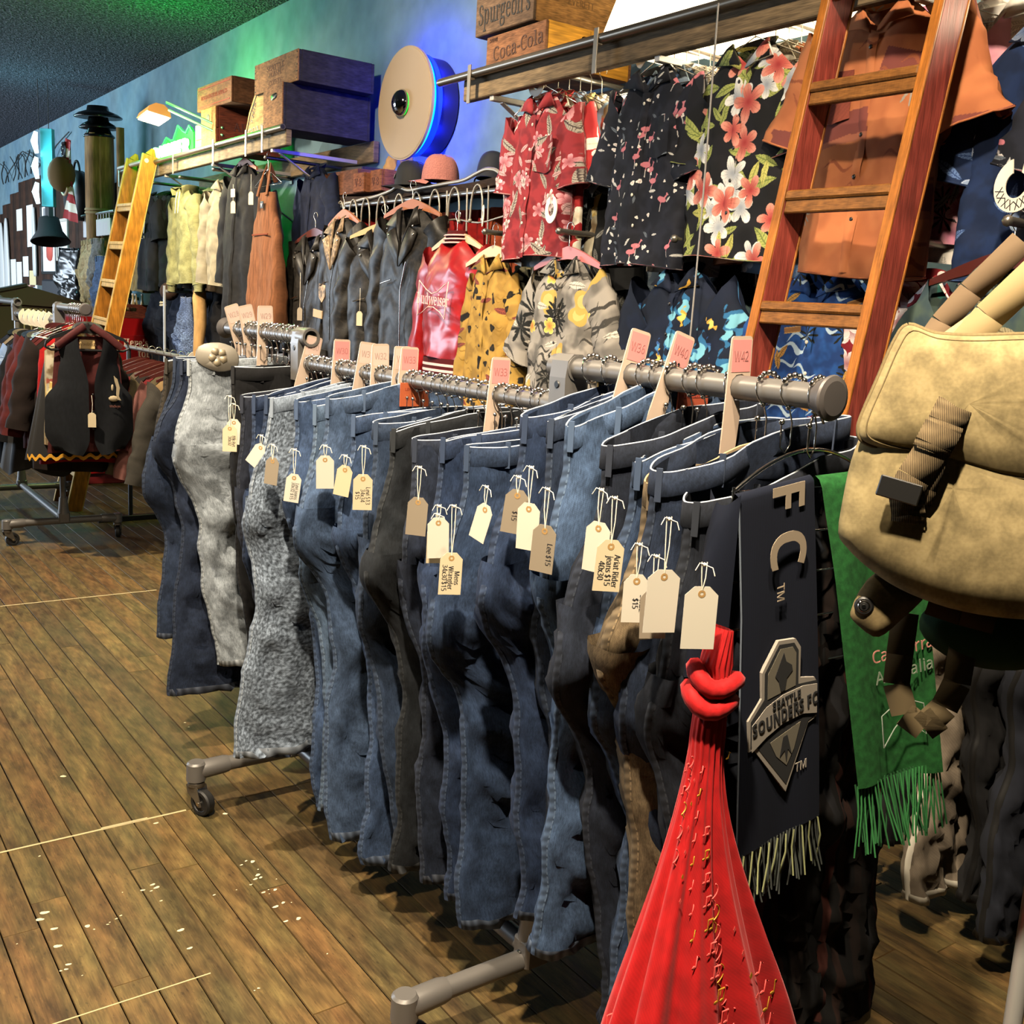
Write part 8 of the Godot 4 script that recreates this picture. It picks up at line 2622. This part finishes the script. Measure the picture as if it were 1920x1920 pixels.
	var canton := obj("dark_corner", s2, flat(Color(0.035, 0.04, 0.08), 0.9), t)
	s2 = mb()
	for q in 10: ball(s2, Vector3(-0.09 + 0.03 * (q % 2), -0.07 - 0.033 * q, 0.036), 0.009, 5, Vector3(1, 1, 0.3))
	tag(obj("star", s2, M.white, canton), "", "", "", "stuff")
	t = thing("felt_helmet", "round brown felt helmet with a pale rim hanging left of the log post", "helmet", Vector3(2.44, 2.71, -11.0), FACE)
	s2 = mb()
	ball(s2, Vector3.ZERO, 0.155, 20, Vector3(1.0, 1.05, 0.8))
	obj("shell", s2, cloth(Color(0.36, 0.28, 0.18), "canvas", Vector2(3, 3), 0.95), t)
	s2 = mb()
	R_arc(s2, Vector3(-0.02, -0.02, -0.03), 0.165, 2.3, 5.6, 0.012)
	obj("rim", s2, flat(Color(0.55, 0.48, 0.36), 0.8), t)
	t = thing("black_bag", "large black bag hanging behind the brown felt helmet", "bag", Vector3(2.66, 2.62, -11.35), FACE)
	s2 = mb()
	pillow(s2, smooth_loop(PackedVector2Array([Vector2(-0.25, 0.1), Vector2(0.0, 0.18), Vector2(0.25, 0.1), Vector2(0.27, -0.15), Vector2(0.15, -0.3), Vector2(-0.15, -0.27), Vector2(-0.27, -0.12)]), 4), [[1.0, -0.06], [0.0, -0.04], [0.0, 0.03], [0.2, 0.08], [1.0, 0.09]])
	obj("bag_body", s2, M.black, t)
	s2 = mb()
	R_arc(s2, Vector3(0, 0.15, 0), 0.12, 0.0, PI, 0.012)
	obj("handle", s2, M.black, t)
	t = thing("bucket_hat", "black bucket hat hanging over the small framed picture", "hat", Vector3(2.56, 2.18, -12.1), FACE)
	s2 = mb()
	lathe(s2, PackedVector2Array([Vector2(0, 0.19), Vector2(0.10, 0.185), Vector2(0.125, 0.05), Vector2(0.20, -0.06), Vector2(0.195, -0.066), Vector2(0.12, 0.04)]), 24, Transform3D(Basis(Vector3(0, 0, 1), 0.25), Vector3.ZERO), false)
	obj("crown", s2, flat(Color(0.03, 0.03, 0.032), 0.8), t)
	s2 = mb()
	bx(s2, Vector3(-0.02, 0.26, 0), Vector3(0.16, 0.14, 0.05))
	obj("hanging_strap", s2, flat(Color(0.05, 0.05, 0.055), 0.6), t)
	jeans("leather_trousers", "shiny black trousers hanging below the bucket hat", Vector3(2.70, 2.06, -11.9), {"mat": flat(Color(0.035, 0.036, 0.042), 0.3), "seam": M.black, "w": 0.16, "L": 0.82, "hip": 0.01, "hem": 0.08, "yaw": FACE + 0.4, "tilt": 0.0, "group": "", "cat": "trousers", "fade": 0.0, "edge": M.black})
	# trousers on white clip hangers
	var cols := [["khaki trousers on the first white clip hanger by the log post", Color(0.62, 0.53, 0.36)], ["light khaki trousers on the second white clip hanger", Color(0.66, 0.58, 0.42)], ["cream trousers in the middle of the white clip hangers", Color(0.68, 0.60, 0.44)], ["grey and white striped trousers by the yellow ladder top", Color(0.45, 0.44, 0.42)], ["faded blue jeans below the striped ones, left of the yellow ladder", Color(0.30, 0.38, 0.50)]]
	for q in 5:
		jeans("clip_trousers", cols[q][0], Vector3(2.62 - 0.02 * q, 2.10 - (0.16 if q == 4 else 0.0), -10.82 + 0.21 * q), {"mat": cloth(cols[q][1], "denim", Vector2(1, 1), 0.95, true), "seam": M.black, "w": 0.10, "L": 0.88, "hip": 0.01, "hem": 0.07, "knee": 0.065, "yaw": FACE + 0.2, "tilt": 0.0, "group": "", "cat": "trousers", "edge": M.paper})
	for q in 10:
		var c := thing("clip_hanger", "white plastic clip hanger below the log post, %s from the far end" % nth(q), "hanger", Vector3(2.62, 2.15, -10.88 + 0.096 * q), FACE + 0.7, "white clip hangers below the log post")
		s2 = mb()
		bx(s2, Vector3(0, 0.06, 0), Vector3(0.034, 0.15, 0.02))
		tube(s2, PackedVector3Array([Vector3(0, 0.13, 0), Vector3(0, 0.18, 0), Vector3(0.02, 0.2, 0)]), 0.004, 5)
		obj("body", s2, flat(Color(0.76, 0.77, 0.78), 0.4), c)
	t = thing("trouser_rail", "steel rail carrying the white clip hangers", "clothes rail", Vector3(2.62, 2.34, -10.4))
	s2 = mb()
	tube(s2, PackedVector3Array([Vector3(0.0, 0, -0.6), Vector3(0, 0, 0.55)]), 0.012, 8)
	for q in [-0.55, 0.5]: bx(s2, Vector3(0.21, 0, q), Vector3(0.43, 0.02, 0.02))
	obj("rail", s2, M.steel, t)
	# upright lit sign hanging from the ceiling
	t = thing("tube_sign", "upright hanging sign with white light tubes and a cyan edge", "sign", Vector3(2.35, 2.80, -11.45), deg_to_rad(-38.0))
	s2 = mb()
	bx(s2, Vector3(0.05, 0.0, -0.05), Vector3(0.12, 0.74, 0.06))
	obj("case", s2, flat(Color(0.24, 0.62, 0.66), 0.5), t)
	for q in 3:
		s2 = mb()
		tube(s2, PackedVector3Array([Vector3(-0.035, 0.33 - 0.24 * q, 0.01), Vector3(-0.05, 0.24 - 0.24 * q, 0.02), Vector3(-0.03, 0.13 - 0.24 * q, 0.01)]), PackedFloat32Array([0.018, 0.032, 0.018]), 10)
		obj("tube", s2, glow(Color(0.85, 0.97, 1.0), 2.6), t)
	for q in [-0.03, 0.07]:
		s2 = mb()
		tube(s2, PackedVector3Array([Vector3(q, 0.36, -0.04), Vector3(q, CEIL - 2.80, -0.04)]), 0.004, 5)
		obj("suspension_cord", s2, M.black, t)
	var ol := OmniLight3D.new()
	ol.name = "sign_glow"
	ol.light_color = Color(0.6, 0.95, 1.0)
	ol.light_energy = 1.0
	ol.light_size = 0.1
	ol.omni_range = 20.0
	ol.omni_attenuation = 2.0
	ol.shadow_enabled = true
	t.add_child(ol)
	ol.position = Vector3(-0.16, 0, 0.12)
	# bare twigs stuck on the wall
	t = thing("bare_twigs", "thin bare twigs fixed to the teal wall above the panelling", "branches", Vector3(WALL - 0.05, 3.0, -15.5), FACE)
	s2 = mb()
	for q in 14:
		var x0 := -1.6 + 0.25 * q
		var pts := PackedVector3Array()
		for j in 6: pts.append(Vector3(x0 + 0.13 * sin(q * 2.3) * j + 0.02 * j * j * sin(q * 1.7), 0.08 + 0.085 * j - 0.004 * j * j, 0.02 * sin(j + q)))
		tube(s2, pts, 0.008, 4)
	tag(obj("twig", s2, flat(Color(0.10, 0.12, 0.12), 0.9), t), "", "", "", "stuff")
	# swing arm lamp on the left shelf
	t = thing("swing_lamp", "lit reflector lamp on two thin arms reaching out from the left shelf", "lamp", Vector3(2.22, 2.80, -7.35))
	s2 = mb()
	var hd := Transform3D(Basis(Vector3(0, 0, 1), -0.15) * Basis(Vector3.RIGHT, -0.10) * Basis.from_scale(Vector3(0.75, 0.8, 0.52)), Vector3.ZERO)
	prism(s2, PackedVector2Array([Vector2(-0.105, -0.025), Vector2(0.105, -0.025), Vector2(0.085, 0.03), Vector2(0.03, 0.06), Vector2(-0.04, 0.055), Vector2(-0.09, 0.02)]), -0.22, 0.22, hd)
	obj("reflector", s2, flat(Color(0.62, 0.46, 0.24), 0.5), t)
	s2 = mb()
	bx(s2, Vector3(0, -0.032, 0), Vector3(0.19, 0.014, 0.42), hd, 0.003)
	obj("lit_face", s2, glow(Color(1.0, 0.93, 0.76), 3.0), t)
	for q in [0.0, 0.045]:
		s2 = mb()
		tube(s2, PackedVector3Array([Vector3(0.05, 0.075 - q * 1.2, 0.10 + q), Vector3(0.30, -0.09 - q, 0.46)]), 0.008, 6)
		obj("arm", s2, flat(Color(0.35, 0.62, 0.42), 0.4, 0.3), t)
	ol = OmniLight3D.new()
	ol.name = "lamp_glow"
	ol.light_color = Color(1.0, 0.92, 0.74)
	ol.light_energy = 1.8
	ol.light_size = 0.08
	ol.omni_range = 20.0
	ol.omni_attenuation = 2.0
	ol.shadow_enabled = true
	t.add_child(ol)
	ol.position = Vector3(-0.02, -0.12, 0.0)
	# green neon brewery sign
	t = thing("neon_sign", "green and white neon sign with a mountain outline on the left shelf", "sign", Vector3(2.50, 2.655, -7.92), FACE)
	s2 = mb()
	prism(s2, PackedVector2Array([Vector2(-0.42, -0.07), Vector2(0.46, -0.07), Vector2(0.46, 0.09), Vector2(0.40, 0.13), Vector2(0.33, 0.09), Vector2(0.26, 0.11), Vector2(0.16, 0.155), Vector2(0.06, 0.07), Vector2(0.0, 0.07), Vector2(-0.10, 0.10), Vector2(-0.22, 0.04), Vector2(-0.42, 0.02)]), -0.03, -0.02)
	obj("green_panel", s2, glow(Color(0.05, 0.75, 0.16), 0.75), t)
	s2 = mb()
	tube(s2, PackedVector3Array([Vector3(-0.42, 0.02, -0.01), Vector3(-0.22, 0.045, -0.01), Vector3(-0.10, 0.105, -0.01), Vector3(0.0, 0.075, -0.01), Vector3(0.06, 0.075, -0.01), Vector3(0.16, 0.16, -0.01), Vector3(0.26, 0.115, -0.01), Vector3(0.33, 0.095, -0.01), Vector3(0.40, 0.135, -0.01), Vector3(0.46, 0.095, -0.01)]), 0.006, 6)
	obj("green_tube", s2, glow(Color(0.15, 1.0, 0.3), 2.0), t)
	words("RAINIER", 0.105, glow(Color(0.7, 0.9, 0.8), 0.55), t, Vector3(0.02, 0.0, 0.0), Vector3.ZERO, "Droid Sans", 0.02, 1.35, "neon_lettering", true)
	for q in 3:
		ol = OmniLight3D.new()
		ol.name = ["green_glow", "green_glow_001", "green_glow_002"][q]
		ol.light_color = Color(0.08, 1.0, 0.25)
		ol.light_energy = [0.08, 0.25, 1.1][q]
		ol.light_size = 0.06
		ol.omni_range = 20.0
		ol.omni_attenuation = 2.0
		ol.shadow_enabled = true
		t.add_child(ol)
		ol.position = [Vector3(-0.2, 0.02, 0.16), Vector3(0.3, 0.1, 0.16), Vector3(0.15, 0.45, 0.05)][q]
	# red cooler with its lettering; crate and bottles on top
	t = thing("drinks_cooler", "red rounded drinks cooler with white lettering", "cooler", Vector3(2.52, 0.0, -9.55))
	s2 = mb()
	var rp := PackedVector2Array([Vector2(-0.44, 0.10), Vector2(0.44, 0.10), Vector2(0.44, 1.33)])
	for q in 9: rp.append(Vector2(0.35 + 0.09 * cos(PI / 2 * q / 8.0), 1.33 + 0.09 * sin(PI / 2 * q / 8.0)))
	for q in 9: rp.append(Vector2(-0.35 - 0.09 * sin(PI / 2 * q / 8.0), 1.33 + 0.09 * cos(PI / 2 * q / 8.0)))
	prism(s2, rp, -0.35, 0.35)
	var red := flat(Color(0.50, 0.035, 0.045), 0.28)
	obj("cabinet", s2, red, t)
	s2 = mb()
	bx(s2, Vector3(0.10, 0.72, 0.356), Vector3(0.62, 1.12, 0.012), Transform3D.IDENTITY, 0.005)
	var dr := obj("door", s2, flat(Color(0.46, 0.03, 0.04), 0.3), t)
	s2 = mb()
	bx(s2, Vector3(-0.30, 1.12, 0.37), Vector3(0.16, 0.045, 0.04), Transform3D.IDENTITY, 0.015)
	bx(s2, Vector3(-0.25, 1.12, 0.356), Vector3(0.05, 0.09, 0.02), Transform3D.IDENTITY, 0.006)
	obj("latch", s2, M.chrome, t)
	s2 = mb()
	bx(s2, Vector3(0, 0.05, 0), Vector3(0.80, 0.10, 0.62), Transform3D.IDENTITY, 0.006)
	obj("base", s2, flat(Color(0.36, 0.03, 0.035), 0.5), t)
	var cw := flat(Color(0.80, 0.70, 0.62), 0.6)
	words("Here's a Coke", 0.062, cw, dr, Vector3(0.205, 1.215, 0.363), Vector3.ZERO, "Droid Serif", 0.002, 0.76, "lettering", true)
	words("for You", 0.062, cw, dr, Vector3(0.23, 1.125, 0.363), Vector3.ZERO, "Droid Serif", 0.002, 0.8, "lettering", true)
	var cr := crate("bottle_crate", "reddish bottle crate with a hand hole on top of the red cooler", "crate", Vector3(2.60, 1.422, -9.45), Vector3(0.34, 0.115, 0.30), {"mat": tri_mat(Color(0.40, 0.20, 0.15), "wood", Vector3(2, 3, 2), 0.8), "hole_w": 0.035, "hole_y": 0.62})
	for q in 7:
		var b := thing("glass_bottle", "pale bottle in the crate on the red cooler, %s from the ladder" % nth(q), "bottle", Vector3(2.48 + 0.04 * q, 1.437, -9.38 - 0.05 * (q % 2)), 0.0, "bottles in the crate on the cooler")
		s2 = mb()
		lathe(s2, PackedVector2Array([Vector2(0, 0), Vector2(0.019, 0), Vector2(0.019, 0.10), Vector2(0.009, 0.145), Vector2(0.009, 0.185), Vector2(0, 0.185)]), 10, Transform3D.IDENTITY, false)
		obj("glass", s2, flat(Color(0.62, 0.55, 0.40), 0.25), b)
		s2 = mb()
		lathe(s2, PackedVector2Array([Vector2(0.011, 0.18), Vector2(0.011, 0.192), Vector2(0, 0.194)]), 10)
		obj("bottle_cap", s2, M.white, b)
	# letter board shaped like a little chapel
	t = thing("letter_board", "olive letter board with a gable top and cream capitals, behind the far rack", "sign", Vector3(1.98, 0.0, -10.75))
	s2 = mb()
	prism(s2, PackedVector2Array([Vector2(-0.60, 1.15), Vector2(0.58, 1.15), Vector2(0.58, 1.47), Vector2(0.03, 1.60), Vector2(-0.60, 1.47)]), -0.05, 0.05)
	obj("board", s2, flat(Color(0.23, 0.19, 0.10), 0.7), t)
	s2 = mb()
	prism(s2, PackedVector2Array([Vector2(-0.66, 1.465), Vector2(0.03, 1.655), Vector2(0.63, 1.50), Vector2(0.63, 1.465), Vector2(0.55, 1.455), Vector2(0.03, 1.47), Vector2(-0.60, 1.44)]), -0.07, 0.09)
	obj("gable", s2, flat(Color(0.26, 0.22, 0.15), 0.7), t)
	s2 = mb()
	bx(s2, Vector3(0.30, 1.575, 0.02), Vector3(0.66, 0.03, 0.2), Transform3D(Basis.IDENTITY, Vector3(0, 0, 0)) * Transform3D(Basis(Vector3(0, 0, 1), -0.25), Vector3(0.385, 0.13, 0)), 0.004)
	obj("roof_strip", s2, flat(Color(0.15, 0.12, 0.09), 0.7), t)
	s2 = mb()
	bx(s2, Vector3(-0.28, 1.57, 0.02), Vector3(0.68, 0.03, 0.2), Transform3D(Basis(Vector3(0, 0, 1), 0.26), Vector3(0.405, 0.12, 0)), 0.004)
	obj("roof_strip", s2, flat(Color(0.15, 0.12, 0.09), 0.7), t)
	var cl := flat(Color(0.74, 0.68, 0.50), 0.7)
	words("ETSIL", 0.085, cl, t, Vector3(0.12, 1.39, 0.052), Vector3.ZERO, "Droid Sans", 0.003, 1.05)
	words("ITY  CHU", 0.085, cl, t, Vector3(0.20, 1.27, 0.052), Vector3.ZERO, "Droid Sans", 0.003, 1.05)
	for g in [-0.5, 0.5]:
		s2 = mb()
		bx(s2, Vector3(g, 0.6, 0), Vector3(0.05, 1.2, 0.05))
		obj("leg", s2, flat(Color(0.15, 0.12, 0.09), 0.7), t)
	# the third rail, with jackets, behind the pale jeans
	t = thing("clothes_rail", "low clothes rail with letterman jackets between the cooler and the pale jeans", "clothes rail", Vector3(2.12, 0, -6.75))
	s2 = mb()
	tube(s2, PackedVector3Array([Vector3(0, 1.255, -0.95), Vector3(0, 1.255, 1.0)]), 0.015, 10)
	obj("rail", s2, M.steel, t)
	for g in [-0.9, 0.95]:
		s2 = mb()
		tube(s2, PackedVector3Array([Vector3(0, 0.02, g), Vector3(0, 1.255, g)]), 0.016, 10)
		bx(s2, Vector3(0, 0.02, g), Vector3(0.46, 0.04, 0.05))
		obj("stand", s2, M.black, t)
	var js := [["black and green jacket with pale yellow sleeves, first past the red cooler", Color(0.06, 0.10, 0.085), Color(0.62, 0.55, 0.36)], ["black jacket with a gold stripe behind the green one", Color(0.05, 0.05, 0.055), Color(0.05, 0.05, 0.055)], ["taupe jacket in the middle of the low clothes rail", Color(0.28, 0.24, 0.20), Color(0.28, 0.24, 0.20)], ["brown black jacket with a red stripe on the low clothes rail", Color(0.11, 0.09, 0.08), Color(0.30, 0.07, 0.07)], ["dusty red jacket high on the low clothes rail", Color(0.36, 0.10, 0.11), Color(0.36, 0.10, 0.11)], ["olive patterned jacket on the low clothes rail", Color(0.25, 0.22, 0.15), Color(0.25, 0.22, 0.15)], ["cream and pink tie dyed jacket on the low clothes rail", Color(0.42, 0.34, 0.22), Color(0.40, 0.26, 0.24)], ["black jacket with cream piping nearest to the pale jeans", Color(0.06, 0.06, 0.07), Color(0.20, 0.19, 0.17)]]
	for q in js.size():
		garment("rail_jacket", js[q][0], "jacket", Vector3(2.12, 1.25, -7.40 + 0.15 * q), 0.15 * sin(q * 2.0), {"mat": cloth(js[q][1], "weave"), "sleeve_mat": cloth(js[q][2], "weave"), "L": 0.68, "ws": 0.21, "wc": 0.22, "wh": 0.21, "sl": 0.56, "sa": 18.0, "sr0": 0.095, "sr1": 0.07, "sflat": 0.6, "d": 0.06, "fine": false, "collar": "band", "seed": q * 3.0, "group": "jackets on the low clothes rail"})
		hanger("dark hanger on the low clothes rail, %s from the red cooler" % nth(q), Vector3(2.12, 1.27, -7.40 + 0.15 * q), 0.15 * sin(q * 2.0), "dark", "hangers on the low clothes rail")
	for q in 3: size_disc("white size ring on the low clothes rail by the pale jeans, %s from the cooler" % nth(q), Vector3(2.12, 1.255, -6.25 + 0.14 * q), 0.2, 0.05)
	# belt plate on the pale jeans
	t = thing("belt_plate", "large grey belt plate with a five petal emblem on the pale washed jeans", "belt plate", Vector3(1.225, 1.435, -3.385), -0.30)
	s2 = mb()
	pillow(s2, smooth_loop(PackedVector2Array([Vector2(-0.062, 0.03), Vector2(0.0, 0.046), Vector2(0.058, 0.024), Vector2(0.062, -0.03), Vector2(0.0, -0.05), Vector2(-0.066, -0.02)]), 3), [[1.0, 0.0], [0.0, 0.0], [0.0, 0.006], [0.06, 0.010], [1.0, 0.012]])
	obj("plate", s2, flat(Color(0.46, 0.44, 0.40), 0.5, 0.2), t)
	for q in 5:
		var a := TAU * q / 5.0 + 0.5
		s2 = mb()
		pillow(s2, PackedVector2Array([Vector2(-0.006, 0.006), Vector2(0.006, 0.006), Vector2(0.013, 0.024), Vector2(0.0, 0.032), Vector2(-0.013, 0.024)]), [[0.0, 0.010], [0.05, 0.014], [1.0, 0.014]])
		var pe := obj("petal", s2, flat(Color(0.50, 0.46, 0.38), 0.45, 0.3), t)
		pe.rotation.z = a

func R_arc(s: SurfaceTool, c: Vector3, r: float, a0: float, a1: float, w: float):
	var pts := PackedVector3Array()
	for k in 17:
		var a := lerpf(a0, a1, k / 16.0)
		pts.append(c + Vector3(cos(a), sin(a), 0) * r)
	tube(s, pts, w, 8)

# ---------------------------------------------------------------- right of the rack
func build_right_side():
	# trousers and joggers hung low along the wall, behind the haversack
	var t := thing("low_rail", "steel clothes rail low on the wall behind the haversack", "clothes rail", Vector3(2.62, 1.22, -1.0))
	var s := mb()
	tube(s, PackedVector3Array([Vector3(0, 0, -0.85), Vector3(0, 0, 1.1)]), 0.014, 10)
	for z in [-0.7, 0.9]: bx(s, Vector3(0.215, 0, z), Vector3(0.43, 0.02, 0.02))
	obj("rail", s, M.steel, t)
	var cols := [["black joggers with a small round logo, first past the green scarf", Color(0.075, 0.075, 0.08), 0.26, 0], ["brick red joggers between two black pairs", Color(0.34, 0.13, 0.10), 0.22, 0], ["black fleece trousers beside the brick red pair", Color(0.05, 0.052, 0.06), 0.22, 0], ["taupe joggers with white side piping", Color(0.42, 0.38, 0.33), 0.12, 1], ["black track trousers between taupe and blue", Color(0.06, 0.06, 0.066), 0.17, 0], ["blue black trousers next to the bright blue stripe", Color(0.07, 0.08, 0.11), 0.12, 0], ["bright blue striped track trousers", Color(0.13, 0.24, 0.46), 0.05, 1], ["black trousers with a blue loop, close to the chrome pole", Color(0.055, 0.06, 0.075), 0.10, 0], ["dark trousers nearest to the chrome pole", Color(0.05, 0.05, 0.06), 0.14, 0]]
	for k in cols.size():
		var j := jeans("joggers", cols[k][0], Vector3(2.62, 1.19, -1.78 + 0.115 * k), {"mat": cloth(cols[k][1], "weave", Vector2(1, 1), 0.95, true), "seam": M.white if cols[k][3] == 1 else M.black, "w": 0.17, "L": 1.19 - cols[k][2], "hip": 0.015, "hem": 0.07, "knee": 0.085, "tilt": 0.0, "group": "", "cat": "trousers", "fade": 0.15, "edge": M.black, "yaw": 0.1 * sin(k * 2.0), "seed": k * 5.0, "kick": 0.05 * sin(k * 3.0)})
		if k == 0:
			s = mb()
			R_arc(s, Vector3(-0.08, -0.66, 0.058), 0.014, -0.9, 4.6, 0.003)
			obj("round_logo", s, M.white, j)
	# shirts hung above them, below the scenic shirt
	for k in 3:
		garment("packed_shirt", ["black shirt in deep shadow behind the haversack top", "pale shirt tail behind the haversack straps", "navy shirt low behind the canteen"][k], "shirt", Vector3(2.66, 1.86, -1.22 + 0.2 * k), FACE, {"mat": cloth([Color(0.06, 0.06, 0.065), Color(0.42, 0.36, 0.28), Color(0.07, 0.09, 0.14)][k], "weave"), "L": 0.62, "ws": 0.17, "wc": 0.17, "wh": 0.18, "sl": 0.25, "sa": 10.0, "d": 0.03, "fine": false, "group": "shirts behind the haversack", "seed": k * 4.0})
	# chrome pole of the rack in front
	t = thing("chrome_pole", "bright chrome pole standing beside the lower clothes at the picture border", "pole", Vector3(1.46, 0, -0.66))
	s = mb()
	tube(s, PackedVector3Array([Vector3(0.0, 0.02, 0.0), Vector3(0.02, 0.9, -0.015)]), 0.0135, 14)
	obj("tube", s, flat(Color(0.66, 0.66, 0.65), 0.35, 0.3), t)
	s = mb()
	lathe(s, PackedVector2Array([Vector2(0, 0.02), Vector2(0.10, 0.018), Vector2(0.11, 0.008), Vector2(0.11, 0.0), Vector2(0, 0.0)]), 20)
	obj("base", s, M.black, t)
